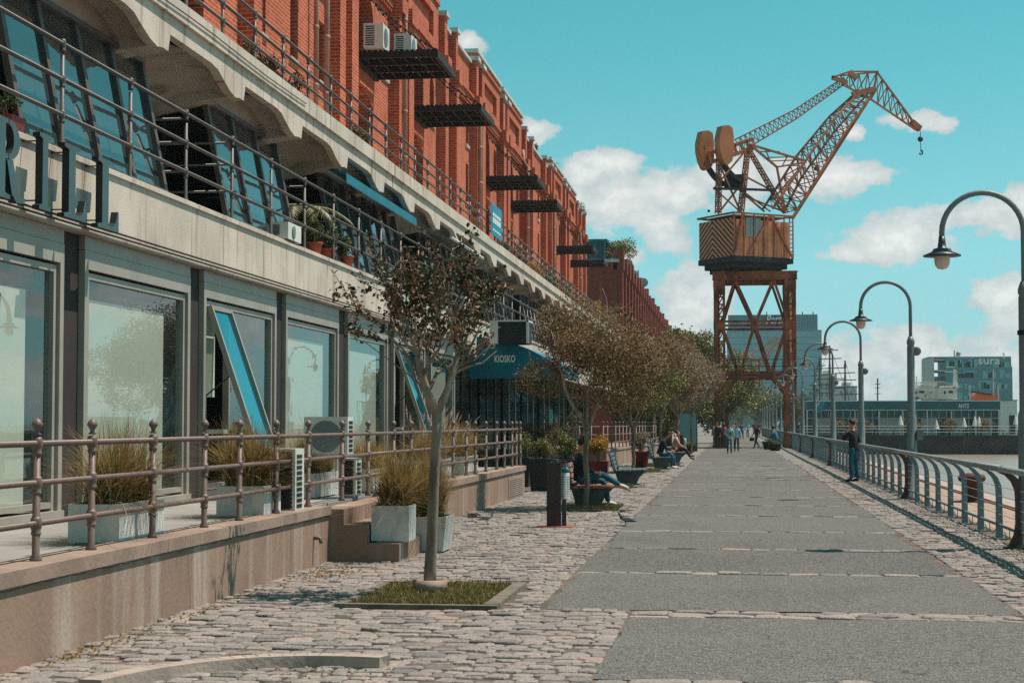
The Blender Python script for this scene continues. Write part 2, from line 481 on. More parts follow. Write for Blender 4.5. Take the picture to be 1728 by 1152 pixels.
def mat_asphalt():
    m, t, b, out = base_mat('asphalt')
    g = t.n('ShaderNodeNewGeometry')
    v = t.n('ShaderNodeTexVoronoi', i_Scale=55.0)
    t.l(g.outputs['Position'], v.inputs['Vector'])
    v2 = t.n('ShaderNodeTexVoronoi', i_Scale=30.0)
    t.l(g.outputs['Position'], v2.inputs['Vector'])
    n = t.n('ShaderNodeTexNoise', i_Scale=0.7, i_Detail=6.0, i_Roughness=0.6)
    t.l(g.outputs['Position'], n.inputs['Vector'])
    n2 = t.n('ShaderNodeTexNoise', i_Scale=14.0, i_Detail=6.0, i_Roughness=0.75)
    t.l(g.outputs['Position'], n2.inputs['Vector'])
    rs = t.n('ShaderNodeSeparateColor')
    t.l(v.outputs['Color'], rs.inputs[0])
    c = t.mix(rs.outputs[0], srgb((82, 81, 80)), srgb((138, 135, 130)))
    c = t.mix(t.smooth(v2.outputs['Distance'], 0.2, 0.06), c, srgb((172, 168, 160)))
    c = t.mix(t.math('MULTIPLY', t.smooth(n2.outputs[0], 0.42, 0.62), 0.65), c, srgb((58, 57, 56)))
    c = t.mix(t.math('MULTIPLY', t.smooth(n.outputs[0], 0.4, 0.7), 0.3), c, srgb((126, 121, 114)))
    sp_ = t.n('ShaderNodeSeparateXYZ')
    t.l(g.outputs['Position'], sp_.inputs[0])
    fl = t.math('FLOOR', t.math('DIVIDE', t.math('ADD', sp_.outputs[1], -3.3), 3.93))
    wn = t.n('ShaderNodeTexWhiteNoise', noise_dimensions='1D')
    t.l(fl, wn.inputs['W'])
    c = t.mix(t.math('MULTIPLY', wn.outputs[0], 0.25), c, srgb((136, 133, 127)))
    n4 = t.n('ShaderNodeTexNoise', i_Scale=0.9, i_Detail=3.0, i_Roughness=0.5)
    mp4 = t.n('ShaderNodeMapping')
    mp4.inputs['Scale'].default_value = (1, 0.45, 1)
    mp4.inputs['Location'].default_value = (7, 3, 0)
    t.l(g.outputs['Position'], mp4.inputs[0])
    t.l(mp4.outputs[0], n4.inputs['Vector'])
    c = t.mix(t.math('MULTIPLY', t.smooth(n4.outputs[0], 0.54, 0.7), 0.22), c, srgb((84, 82, 80)))
    v5 = t.n('ShaderNodeTexVoronoi', i_Scale=0.55, feature='DISTANCE_TO_EDGE')
    dn = t.n('ShaderNodeTexNoise', i_Scale=3.0, i_Detail=5.0)
    t.l(g.outputs['Position'], dn.inputs['Vector'])
    pv_ = t.n('ShaderNodeVectorMath', operation='ADD')
    dm = t.n('ShaderNodeVectorMath', operation='SCALE')
    dm.inputs['Scale'].default_value = 0.5
    t.l(dn.outputs['Color'], dm.inputs[0])
    t.l(g.outputs['Position'], pv_.inputs[0]); t.l(dm.outputs[0], pv_.inputs[1])
    t.l(pv_.outputs[0], v5.inputs['Vector'])
    crack = t.math('MULTIPLY', t.smooth(v5.outputs['Distance'], 0.008, 0.002), t.smooth(n.outputs[0], 0.5, 0.6))
    c = t.mix(t.math('MULTIPLY', crack, 0.7), c, srgb((56, 54, 52)))
    t.l(c, b.inputs['Base Color'])
    b.inputs['Roughness'].default_value = 0.92
    b.inputs['Specular IOR Level'].default_value = 0.2
    bp = t.n('ShaderNodeBump', i_Strength=1.0, i_Distance=0.022)
    t.l(t.math('ADD', v.outputs['Distance'], n2.outputs[0]), bp.inputs['Height'])
    t.l(bp.outputs[0], b.inputs['Normal'])
    MATS['asphalt'] = m


def mat_far_setts():
    m, t, b, out = base_mat('joint_sand')
    g = t.n('ShaderNodeNewGeometry')
    br = t.n('ShaderNodeTexBrick')
    br.inputs['Scale'].default_value = 1.0
    br.inputs['Brick Width'].default_value = 0.24
    br.inputs['Row Height'].default_value = 0.17
    br.inputs['Mortar Size'].default_value = 0.02
    br.inputs['Color1'].default_value = srgb((146, 140, 132))
    br.inputs['Color2'].default_value = srgb((122, 118, 114))
    br.inputs['Mortar'].default_value = srgb((70, 64, 58))
    t.l(g.outputs['Position'], br.inputs['Vector'])
    n = t.n('ShaderNodeTexNoise', i_Scale=1.3, i_Detail=6.0, i_Roughness=0.6)
    t.l(g.outputs['Position'], n.inputs['Vector'])
    s = t.n('ShaderNodeSeparateXYZ')
    t.l(g.outputs['Position'], s.inputs[0])
    c = t.mix(t.math('MULTIPLY', t.smooth(n.outputs[0], 0.35, 0.7), 0.5), br.outputs[0], srgb((104, 98, 90)))
    sand = t.mix(t.smooth(n.outputs[0], 0.4, 0.6), srgb((70, 64, 58)), srgb((104, 86, 72)))
    c = t.mix(t.smooth(s.outputs[1], 69.0, 70.5), sand, c)
    t.l(c, b.inputs['Base Color'])
    b.inputs['Roughness'].default_value = 0.95
    MATS['joint_sand'] = m


def mat_water():
    m, t, b, out = base_mat('water')
    g = t.n('ShaderNodeNewGeometry')
    n = t.n('ShaderNodeTexNoise', i_Scale=1.1, i_Detail=7.0, i_Roughness=0.62)
    mp = t.n('ShaderNodeMapping')
    mp.inputs['Scale'].default_value = (0.7, 0.35, 1)
    t.l(g.outputs['Position'], mp.inputs[0])
    t.l(mp.outputs[0], n.inputs['Vector'])
    t.l(t.mix(n.outputs[0], srgb((128, 110, 98)), srgb((158, 138, 122))), b.inputs['Base Color'])
    b.inputs['Roughness'].default_value = 0.22
    b.inputs['Specular IOR Level'].default_value = 0.4
    bp = t.n('ShaderNodeBump', i_Strength=0.9, i_Distance=0.4)
    t.l(n.outputs[0], bp.inputs['Height'])
    t.l(bp.outputs[0], b.inputs['Normal'])
    MATS['water'] = m


def mat_quay():
    m, t, b, out = base_mat('quay_paving')
    g = t.n('ShaderNodeNewGeometry')
    br = t.n('ShaderNodeTexBrick')
    br.inputs['Scale'].default_value = 1.0
    br.inputs['Brick Width'].default_value = 0.9
    br.inputs['Row Height'].default_value = 0.6
    br.inputs['Mortar Size'].default_value = 0.015
    br.inputs['Color1'].default_value = srgb((166, 140, 124))
    br.inputs['Color2'].default_value = srgb((150, 126, 112))
    br.inputs['Mortar'].default_value = srgb((92, 80, 70))
    t.l(g.outputs['Position'], br.inputs['Vector'])
    n = t.n('ShaderNodeTexNoise', i_Scale=2.0, i_Detail=6.0)
    t.l(g.outputs['Position'], n.inputs['Vector'])
    t.l(t.mix(t.math('MULTIPLY', n.outputs[0], 0.5), br.outputs[0], srgb((128, 108, 96))), b.inputs['Base Color'])
    b.inputs['Roughness'].default_value = 0.9
    MATS['quay_paving'] = m


def mat_stripes():
    """the black and ochre chevrons painted on the rear wall of the crane cabin"""
    m, t, b, out = base_mat('chevron_paint')
    tcn = t.n('ShaderNodeTexCoord')
    s = t.n('ShaderNodeSeparateXYZ')
    t.l(tcn.outputs['UV'], s.inputs[0])
    x = t.math('ABSOLUTE', t.math('SUBTRACT', s.outputs[0], 0.38))
    k = t.math('ADD', t.math('MULTIPLY', x, 1.25), s.outputs[1])
    f = t.math('FRACT', t.math('MULTIPLY', k, 7.0))
    st = t.math('GREATER_THAN', f, 0.52)
    n = t.n('ShaderNodeTexNoise', i_Scale=1.5, i_Detail=5.0)
    t.l(tcn.outputs['Object'], n.inputs['Vector'])
    oc = t.mix(n.outputs[0], srgb((230, 156, 106)), srgb((204, 130, 86)))
    t.l(t.mix(st, oc, srgb((34, 30, 30))), b.inputs['Base Color'])
    b.inputs['Roughness'].default_value = 0.7
    MATS['chevron_paint'] = m


mat_asphalt(); mat_far_setts(); mat_water(); mat_quay(); mat_stripes()

# ------------------------------------------------------------------ mesh builders


class MB:
    def __init__(s):
        s.v = []; s.f = []; s.t = []; s.mi = []

    def add(s, vs, fs, tint=None, mi=0):
        o = len(s.v)
        s.v.extend([tuple(p) for p in vs])
        for f in fs:
            s.f.append(tuple(i + o for i in f))
            s.t.append(0.5 if tint is None else tint)
            s.mi.append(mi)
        return s

    def box(s, x0, x1, y0, y1, z0, z1, mi=0):
        vs = [(x, y, z) for z in (z0, z1) for y in (y0, y1) for x in (x0, x1)]
        return s.add(vs, [(0, 2, 3, 1), (4, 5, 7, 6), (0, 1, 5, 4), (2, 6, 7, 3), (0, 4, 6, 2), (1, 3, 7, 5)], mi=mi)

    def beam(s, p, q, w, h=None, up=(0, 0, 1), mi=0):
        p = Vector(p); q = Vector(q); h = h or w
        d = (q - p)
        if d.length < 1e-6:
            return s
        d.normalize()
        u = Vector(up)
        if abs(d.dot(u)) > 0.98:
            u = Vector((0, 1, 0))
        a = d.cross(u).normalized() * (w / 2)
        b = a.cross(d).normalized() * (h / 2)
        vs = [p - a - b, p + a - b, p + a + b, p - a + b, q - a - b, q + a - b, q + a + b, q - a + b]
        return s.add(vs, [(0, 3, 2, 1), (4, 5, 6, 7), (0, 1, 5, 4), (1, 2, 6, 5), (2, 3, 7, 6), (3, 0, 4, 7)], mi=mi)

    def tube(s, pts, r, n=8, mi=0, tint=None):
        pts = [Vector(p) for p in pts]
        k = len(pts)
        rs = r if isinstance(r, (list, tuple)) else [r] * k
        vs = []; fs = []
        prev = None
        for i, p in enumerate(pts):
            d = (pts[min(i + 1, k - 1)] - pts[max(i - 1, 0)])
            if d.length < 1e-9:
                d = Vector((0, 0, 1))
            d.normalize()
            if prev is None:
                u = Vector((0, 0, 1)) if abs(d.z) < 0.95 else Vector((1, 0, 0))
                a = d.cross(u).normalized()
            else:
                a = (prev - d * prev.dot(d))
                a = a.normalized() if a.length > 1e-6 else d.orthogonal().normalized()
            prev = a
            b = d.cross(a)
            for j in range(n):
                t = 2 * PI * j / n
                vs.append(p + (a * math.cos(t) + b * math.sin(t)) * rs[i])
        for i in range(k - 1):
            for j in range(n):
                j2 = (j + 1) % n
                fs.append((i * n + j, i * n + j2, (i + 1) * n + j2, (i + 1) * n + j))
        fs.append(tuple(range(n - 1, -1, -1)))
        fs.append(tuple((k - 1) * n + j for j in range(n)))
        return s.add(vs, fs, tint, mi)

    def lathe(s, c, prof, n=16, axis='z', mi=0, tint=None):
        cx, cy, cz = c
        vs = []; fs = []
        for (r, z) in prof:
            for j in range(n):
                t = 2 * PI * j / n
                x, y = r * math.cos(t), r * math.sin(t)
                if axis == 'z':
                    vs.append((cx + x, cy + y, cz + z))
                elif axis == 'x':
                    vs.append((cx + z, cy + x, cz + y))
                else:
                    vs.append((cx + y, cy + z, cz + x))
        k = len(prof)
        for i in range(k - 1):
            for j in range(n):
                j2 = (j + 1) % n
                fs.append((i * n + j, i * n + j2, (i + 1) * n + j2, (i + 1) * n + j))
        fs.append(tuple(range(n - 1, -1, -1)))
        fs.append(tuple((k - 1) * n + j for j in range(n)))
        return s.add(vs, fs, tint, mi)

    def prism(s, poly, a0, a1, axis='y', mi=0):
        """poly in the plane across `axis`: axis y -> (x,z), axis x -> (y,z), axis z -> (x,y)"""
        def P(u, v, a):
            return (u, a, v) if axis == 'y' else ((a, u, v) if axis == 'x' else (u, v, a))
        n = len(poly)
        vs = [P(u, v, a0) for u, v in poly] + [P(u, v, a1) for u, v in poly]
        fs = [tuple(range(n)), tuple(range(2 * n - 1, n - 1, -1))]
        fs += [(i, i + n, (i + 1) % n + n, (i + 1) % n) for i in range(n)]
        return s.add(vs, fs, mi=mi)

    def ball(s, c, r, nu=12, nv=8, mi=0, tint=None):
        rx, ry, rz = (r, r, r) if isinstance(r, (int, float)) else r
        prof = []
        vs = []; fs = []
        for i in range(nv + 1):
            a = PI * i / nv
            for j in range(nu):
                t = 2 * PI * j / nu
                vs.append((c[0] + rx * math.sin(a) * math.cos(t), c[1] + ry * math.sin(a) * math.sin(t), c[2] - rz * math.cos(a)))
        for i in range(nv):
            for j in range(nu):
                j2 = (j + 1) % nu
                fs.append((i * nu + j, i * nu + j2, (i + 1) * nu + j2, (i + 1) * nu + j))
        return s.add(vs, fs, tint, mi)

    def xform(s, mtx):
        s.v = [tuple(mtx @ Vector(p)) for p in s.v]
        return s

    def mesh(s, name, mats, inv=None, smooth=False, recalc=True):
        me = bpy.data.meshes.new(name)
        vs = s.v
        if inv is not None:
            vs = [tuple(inv @ Vector(p)) for p in vs]
        me.from_pydata(vs, [], s.f)
        at = me.attributes.new('tint', 'FLOAT', 'FACE')
        at.data.foreach_set('value', s.t)
        mats = mats if isinstance(mats, (list, tuple)) else [mats]
        for m in mats:
            me.materials.append(MATS[m])
        if len(mats) > 1:
            me.polygons.foreach_set('material_index', s.mi)
        if smooth:
            me.polygons.foreach_set('use_smooth', [True] * len(me.polygons))
        if recalc and len(s.f) < 60000:
            import bmesh
            b = bmesh.new(); b.from_mesh(me)
            bmesh.ops.recalc_face_normals(b, faces=b.faces)
            b.to_mesh(me); b.free()
        me.update()
        return me


WM = {}


def tag(o, label=None, cat=None, group=None, kind=None):
    for k, v in (('label', label), ('category', cat), ('group', group), ('kind', kind)):
        if v:
            o[k] = v
    return o


def thing(name, label, cat, loc=(0, 0, 0), rotz=0.0, group=None):
    o = bpy.data.objects.new(name, None)
    o.empty_display_size = 0.2
    COL.objects.link(o)
    o.location = loc
    o.rotation_euler = (0, 0, rotz)
    WM[o.name] = Matrix.Translation(loc) @ Matrix.Rotation(rotz, 4, 'Z')
    return tag(o, label, cat, group)


def part(name, mb, mats, parent, smooth=False, world=True, label=None, recalc=True):
    w = WM[parent.name]
    me = mb.mesh(name, mats, w.inverted() if world else None, smooth, recalc)
    o = bpy.data.objects.new(name, me)
    COL.objects.link(o)
    o.parent = parent
    WM[o.name] = w
    if label:
        o['label'] = label
    return o


def solo(name, mb, mats, label, cat, group=None, smooth=False, recalc=True):
    a = np.array(mb.v)
    c = Vector(((a[:, 0].min() + a[:, 0].max()) / 2, (a[:, 1].min() + a[:, 1].max()) / 2, a[:, 2].min()))
    me = mb.mesh(name, mats, Matrix.Translation(-c), smooth, recalc)
    o = bpy.data.objects.new(name, me)
    o.location = c
    COL.objects.link(o)
    return tag(o, label, cat, group)


def struct(name, mb, mats, kind='structure', smooth=False, recalc=True):
    o = bpy.data.objects.new(name, mb.mesh(name, mats, None, smooth, recalc))
    COL.objects.link(o)
    o['kind'] = kind
    return o


def dup(root, loc, rotz=None, label=None, scale=None):
    kids = list(root.children)
    r = root.copy()
    COL.objects.link(r)
    r.location = loc
    if rotz is not None:
        r.rotation_euler = (0, 0, rotz)
    if scale:
        r.scale = (scale,) * 3 if isinstance(scale, (int, float)) else scale
    if label:
        r['label'] = label
    for ch in kids:
        c = ch.copy()
        COL.objects.link(c)
        c.parent = r
        for g in ch.children:
            e = g.copy()
            COL.objects.link(e)
            e.parent = c
    return r


def text_mb(txt, size, depth=0.01, shear=0.0, bold=0.0):
    cu = bpy.data.curves.new('txt', 'FONT')
    cu.body = txt
    cu.size = size
    cu.extrude = depth
    cu.shear = shear
    cu.offset = bold
    cu.resolution_u = 3
    o = bpy.data.objects.new('txt', cu)
    COL.objects.link(o)
    bpy.context.view_layer.update()
    me = bpy.data.meshes.new_from_object(o.evaluated_get(bpy.context.evaluated_depsgraph_get()))
    mb = MB()
    mb.add([tuple(v.co) for v in me.vertices], [tuple(p.vertices) for p in me.polygons])
    bpy.data.objects.remove(o)
    bpy.data.curves.remove(cu)
    bpy.data.meshes.remove(me)
    return mb


ORD = ['first', 'second', 'third', 'fourth', 'fifth', 'sixth', 'seventh', 'eighth', 'ninth', 'tenth', 'eleventh',
       'twelfth', 'thirteenth', 'fourteenth', 'fifteenth', 'sixteenth', 'seventeenth', 'eighteenth']

# ------------------------------------------------------------------ ground, water, paving
QX = 5.6           # edge of the quay
g = MB()
g.box(-900, QX, -60, 2500, -3.0, -0.01)
g.box(QX, 900, 207, 236, -3.0, -0.021)
g.box(QX, 900, 330, 2500, -3.0, -0.021)
struct('ground', g, 'joint_sand')
w = MB(); w.add([(QX - 1, -60, -2.05), (900, -60, -2.05), (900, 400, -2.05), (QX - 1, 400, -2.05)], [(0, 1, 2, 3)])
struct('water', w, 'water')
w = MB()
w.box(QX + 0.004, 600, 206.6, 206.98, -3, 0.12)
w.box(QX + 0.01, 600, 206.35, 206.6, -0.05, 0.2)
struct('quay_wall', w, 'quay_wall')
w = MB(); w.box(3.98, QX + 0.004, -10, 206, -0.3, -0.004)
struct('quay_paving', w, 'quay_paving')
w = MB(); w.box(QX - 0.35, QX + 0.05, -10, 206, -0.3, 0.06)
struct('quay_coping', w, 'kerb_stone')

# asphalt panels between cross bands of setts
bands = [11.1, 15.05, 19.1, 22.75, 26.45, 30.9]
while bands[-1] < 150:
    bands.append(bands[-1] + 3.95)
AL, AR = -1.74, 2.42
asph = MB()
for i in range(len(bands) - 1):
    y0, y1 = bands[i] + (0.27 if i == 1 else 0.075), bands[i + 1] - (0.27 if i == 0 else 0.07)
    l = -0.9 if i == 0 else AL + 0.08 * math.sin(i * 2.3)
    r = 3.3 if i == 0 else AR + 0.08 * math.sin(i * 1.7)
    ny = max(2, int((y1 - y0) / 0.25)); nx = 18
    o = len(asph.v)
    for a in range(ny + 1):
        for b in range(nx + 1):
            x = l + (r - l) * b / nx; y = y0 + (y1 - y0) * a / ny
            ex = 0.02 * math.sin(y * 9 + i) + 0.015 * math.sin(y * 23) if b in (0, nx) else 0
            ey = 0.015 * math.sin(x * 11 + i) + 0.01 * math.sin(x * 31) if a in (0, ny) else 0
            asph.v.append((x + ex, y + ey, -0.004 + 0.004 * math.sin(x * 1.3 + i) * math.sin(y * 0.9)))
    for a in range(ny):
        for b in range(nx):
            k = o + a * (nx + 1) + b
            asph.f.append((k, k + 1, k + nx + 2, k + nx + 1)); asph.t.append(0.5); asph.mi.append(0)
struct('asphalt_path', asph, 'asphalt', smooth=True)
asph = MB(); asph.add([(AL, 150, 0.004), (AR, 150, 0.004), (AR, 700, 0.004), (AL, 700, 0.004)], [(0, 1, 2, 3)])
struct('far_path', asph, 'asphalt')


def setts(mb, x0, x1, y0, y1, row=0.145, lmin=0.13, lmax=0.24, skip=None):
    y = y0; r = 0
    while y < y1 - 0.03:
        rr = row * RNG.uniform(0.78, 1.25)
        x = x0 - RNG.uniform(0, 0.12) * (r % 2)
        ph = RNG.uniform(0, 6)
        while x < x1:
            L = RNG.uniform(lmin, lmax)
            a, b = max(x, x0), min(x + L, x1)
            x += L
            if b - a < 0.06:
                continue
            cx, cy = (a + b) / 2, y + rr / 2 + 0.03 * math.sin(a * 1.7 + ph) + RNG.normal(0, 0.009)
            if skip and skip(cx, cy):
                continue
            gp = RNG.uniform(0.0015, 0.009)
            hx, hy = (b - a) / 2 - gp, rr * RNG.uniform(0.44, 0.53) - gp
            z = RNG.normal(0, 0.006) + 0.001
            j = lambda s=0.015: RNG.uniform(-s, s)
            c1, c2 = min(hx, hy) * RNG.uniform(0.25, 0.5), min(hx, hy) * RNG.uniform(0.25, 0.5)
            cor = [(cx + px_ + j(0.007), cy + py_ + j(0.007)) for px_, py_ in ((-hx + c1, -hy), (hx - c2, -hy), (hx, -hy + c2), (hx, hy - c1), (hx - c1, hy), (-hx + c2, hy), (-hx, hy - c2), (-hx, -hy + c1))]
            tx, ty = RNG.normal(0, 0.018), RNG.normal(0, 0.03)
            vs = []
            for kk, dz in ((1.0, -0.03), (1.0, -0.011), (0.93, -0.003), (0.74, 0.001)):
                for p in cor:
                    ux, uy = (p[0] - cx) * kk, (p[1] - cy) * kk
                    vs.append((cx + ux, cy + uy, z + dz + (ux * tx + uy * ty + j(0.0015) if dz > -0.02 else 0)))
            fs = [(r_ * 8 + q_, r_ * 8 + (q_ + 1) % 8, r_ * 8 + 8 + (q_ + 1) % 8, r_ * 8 + 8 + q_) for r_ in range(3) for q_ in range(8)]
            fs.append(tuple(range(24, 32)))
            mb.add(vs, fs, float(np.clip(RNG.normal(0.45, 0.2), 0, 1)))
        y += rr; r += 1


BEDS = [(-3.55, -2.08, 15.15, 17.3), (-3.4, -2.0, 32.0, 34.0), (-3.9, -2.4, 43.6, 45.8), (-3.9, -2.3, 57.6, 59.4), (-3.4, -1.9, 64.8, 67.0)]


def in_bed(x, y):
    return any(a - 0.05 < x < b + 0.05 and c - 0.05 < y < e + 0.05 for a, b, c, e in BEDS)


sm = MB()
setts(sm, -4.9, AL, 9.6, 70, skip=in_bed)
setts(sm, AL - 0.05, -0.9, 9.6, 15.25)
setts(sm, AR + 0.04, 3.74, 15.3, 70)
setts(sm, 3.32, 3.74, 9.6, 15.3)
for i, b in enumerate(bands):
    if b > 75:
        break
    n = 3 if i == 1 else 1
    for q in range(n):
        rw = 0.18 if n > 1 else 0.155
        yy0 = b - n * rw / 2 + q * rw
        setts(sm, AL if i > 1 else -0.9, AR if i > 0 else 3.3, yy0, yy0 + 0.06, row=rw, lmin=0.2, lmax=0.42)
struct('cobblestone_pavement', sm, 'sett', recalc=False, smooth=False)

# curved kerb, bottom left
kb = MB()
P0, P1, P2 = onZ(640, 1128), onZ(400, 1130), onZ(170, 1168)
pts = []
for i in range(25):
    t = i / 24
    pts.append(P0 * (1 - t) ** 2 + (P1 * 2 - (P0 + P2) / 2) * 2 * t * (1 - t) + P2 * t * t)
for i in range(24):
    a, b = pts[i], pts[i + 1]
    d = (b - a).normalized(); nrm = Vector((-d.y, d.x, 0)) * 0.17
    if nrm.y < 0:
        nrm = -nrm
    vs = [a, b, b + nrm, a + nrm]
    zz = 0.075
    V = [(p.x, p.y, -0.02) for p in vs] + [(p.x + 0.012 * (1 if k in (2, 3) else 0), p.y + (0.012 if k < 2 else -0.012), zz) for k, p in enumerate(vs)]
    kb.add(V, [(4, 5, 6, 7), (0, 1, 5, 4), (1, 2, 6, 5), (2, 3, 7, 6), (3, 0, 4, 7)])
solo('curved_kerb', kb, 'kerb_stone', 'low curved stone kerb lying on the cobbles in the bottom left foreground', 'kerb')

# ------------------------------------------------------------------ near terrace (plinth, steps, railing)
WX = -4.78
ter = thing('terrace', 'raised terrace with stained pinkish plaster side wall and steps below the shop windows', 'terrace', (-5.9, 25, 0))
tw = MB()
tw.box(WX - 0.3, WX, 6, 20.1, -0.02, 0.56)
tw.box(WX - 0.3, WX, 24.2, 39.5, -0.02, 0.56)
tw.box(-7.3, WX - 0.3, 39.2, 39.5, -0.02, 0.56)
part('wall', tw, 'plinth', ter)
tw = MB()
tw.box(WX - 0.34, WX + 0.03, 6, 20.1, 0.56, 0.665)
tw.box(WX - 0.34, WX + 0.03, 24.2, 39.53, 0.56, 0.665)
part('coping', tw, 'plinth_cap', ter)
tw = MB(); tw.box(-7.6, WX - 0.34, 6, 39.2, 0.3, 0.63)
part('floor', tw, 'terrace_floor', ter)
st = MB()
st.box(WX - 0.32, -4.32, 20.1, 24.2, -0.02, 0.44)
st.box(-4.32, -3.93, 20.1, 24.2, -0.02, 0.22)
st.box(-4.93, -4.6, 20.1, 24.2, 0.44, 0.625)
part('step', st, 'plinth', ter)
st = MB(); st.box(WX + 0.0, WX + 0.012, 36.6, 39.2, 0.02, 0.46)
for i in range(9):
    st.box(WX + 0.012, WX + 0.02, 36.8, 39.0, 0.06 + i * 0.043, 0.075 + i * 0.043)
part('vent_grille', st, 'plinth_cap', ter)
sp_ = MB(); sp_.tube([(WX, 19.35, 0.33), (WX + 0.07, 19.35, 0.33), (WX + 0.09, 19.35, 0.27)], 0.022, 10)
part('drain_spout', sp_, 'rail_brown', ter, True)


ck = MB()
kx = 0.0
yk = 9.0
zk = 0.54
while yk < 20.0:
    y2 = yk + RNG.uniform(0.05, 0.16); z2 = 0.538 + RNG.normal(0, 0.008)
    ck.prism([(yk, zk), (y2 + 0.004, z2), (y2 + 0.004, z2 + 0.006), (yk, zk + 0.006)], WX, WX + 0.002, 'x')
    yk, zk = y2, z2
part('crack', ck, 'dark_steel', ter)
lit = MB()
for (cx, cy, sx, sy, n) in ((-4.45, 18.6, 0.3, 1.0, 260), (-4.65, 12.0, 0.12, 0.8, 160), (-4.6, 14.5, 0.1, 2.5, 120), (-3.0, 17.9, 0.6, 0.3, 60), (-3.4, 24, 0.5, 4, 90), (-2.8, 11.2, 0.4, 0.2, 50), (3.6, 20, 0.1, 4, 160), (-4.6, 30, 0.12, 4, 160)):
    for _ in range(n):
        x, y = cx + RNG.normal(0, sx * .6), cy + RNG.normal(0, sy * .6)
        if x < WX + 0.02 or x > 3.74:
            continue
        a = RNG.uniform(0, 6.28); s = RNG.uniform(0.008, 0.022); h = RNG.uniform(0.006, 0.02)
        lit.add([(x, y, 0.008), (x + s * math.cos(a), y + s * math.sin(a), 0.008 + h), (x + 1.9 * s * math.cos(a + .5), y + 1.9 * s * math.sin(a + .5), 0.01), (x + s * math.cos(a + 1.1), y + s * math.sin(a + 1.1), 0.006)], [(0, 1, 2, 3)], float(RNG.uniform(0, 1)))
o = struct('leaf_litter', lit, 'feather_grass', 'stuff', recalc=False)
tag(o, 'dry fallen leaves and weeds scattered on the cobbles along the plinth', 'leaf litter')


def finial_post(mb, x, y, z0, h, r=0.03, n=10, rails=()):
    prof = [(r * 1.5, 0), (r * 1.5, 0.02), (r * 0.95, 0.05), (r * 0.9, h - 0.03)]
    mb.lathe((x, y, z0), prof, n)
    for zr in rails:
        mb.lathe((x, y, zr), [(r * 0.9, -0.09), (r * 1.25, -0.075), (r * 1.25, -0.06), (r * 1.05, -0.055), (r * 1.35, -0.03), (r * 1.45, 0), (r * 1.35, 0.03), (r * 1.0, 0.05)], n)
    zt = z0 + h
    mb.lathe((x, y, zt), [(r * 0.9, 0), (r * 1.2, 0.005), (r * 0.6, 0.02), (r * 0.6, 0.035), (r * 1.4, 0.07), (r * 1.4, 0.08), (r * 1.0, 0.105), (r * 0.15, 0.125)], n)


rx_ = WX - 0.17
tr_ = thing('terrace_railing', 'brown tubular railing with ball finials along the near terrace edge', 'railing', (rx_, 22, 0.66))
py = [9.6, 10.7] + [onX(q, 800, rx_).y for q in (62, 155, 258, 345, 404, 466, 520, 577, 621, 664, 694, 742, 765, 787, 802, 820, 838, 851, 864, 878)] + [39.3]
for y in py:
    m = MB(); finial_post(m, rx_, y, 0.66, 0.9, rails=(0.93, 1.22, 1.5))
    part('post', m, 'rail_brown', tr_, True)
for z in (0.93, 1.22, 1.5):
    m = MB()
    if z > 1.4:
        m.tube([(rx_, 8, z), (rx_, 39.3, z)], 0.024, 10)
    else:
        m.tube([(rx_, 8, z), (rx_, 23.2, z)], 0.022, 10)
        m.tube([(rx_, 23.2, z), (rx_, 39.3, z)], 0.022, 10)
    part('rail', m, 'rail_brown', tr_, True)

# ------------------------------------------------------------------ planters with feather grass


def grass_blades(mb, cx, cy, z, rx, ry, n, L, spread=0.6, wid=0.004, rng=RNG):
    for _ in range(n):
        a = rng.uniform(0, 2 * PI)
        x = cx + rng.uniform(-rx, rx); y = cy + rng.uniform(-ry, ry)
        l = L * rng.uniform(0.6, 1.1)
        out = abs(rng.normal(0, spread)) + 0.05
        dx, dy = math.cos(a), math.sin(a)
        sx, sy = -dy * wid, dx * wid
        pts = []
        for k in range(5):
            t = k / 4
            bend = out * l * t * t
            pts.append((x + dx * bend, y + dy * bend, z + l * (t - 0.35 * out * t * t)))
        vs = []
        for k, p in enumerate(pts):
            f = 1 - 0.9 * (k / 4) ** 2
            vs += [(p[0] - sx * f, p[1] - sy * f, p[2]), (p[0] + sx * f, p[1] + sy * f, p[2])]
        mb.add(vs, [(2 * k, 2 * k + 1, 2 * k + 3, 2 * k + 2) for k in range(4)], float(rng.uniform(0, 1)))


def plumes(mb, cx, cy, z, rx, ry, n, L, rng=RNG, lean=(0.25, -0.1)):
    for _ in range(n):
        x = cx + rng.uniform(-rx, rx); y = cy + rng.uniform(-ry, ry)
        ax, ay = rng.normal(lean[0], 0.22), rng.normal(lean[1], 0.22)
        l = L * rng.uniform(0.85, 1.15)
        tip = Vector((x + ax * l, y + ay * l, z + l))
        base = Vector((x, y, z))
        mb.tube([base, base.lerp(tip, 0.6) + Vector((0, 0, 0.03)), tip], 0.0025, 3, tint=0.1)
        d = Vector((ax, ay, 0.7)).normalized()
        for k in range(90):
            t = rng.uniform(0, 1)
            p = tip + d * (t * 0.17)
            o = Vector(rng.normal(0, 1, 3)); o -= d * o.dot(d); o.normalize()
            q = p + o * (0.02 * math.sin(PI * min(1, t * 0.9 + 0.1))) + d * 0.02
            s = d.cross(o) * 0.0022
            mb.add([p - s, p + s, q], [(0, 1, 2)], float(rng.uniform(0, 1)))


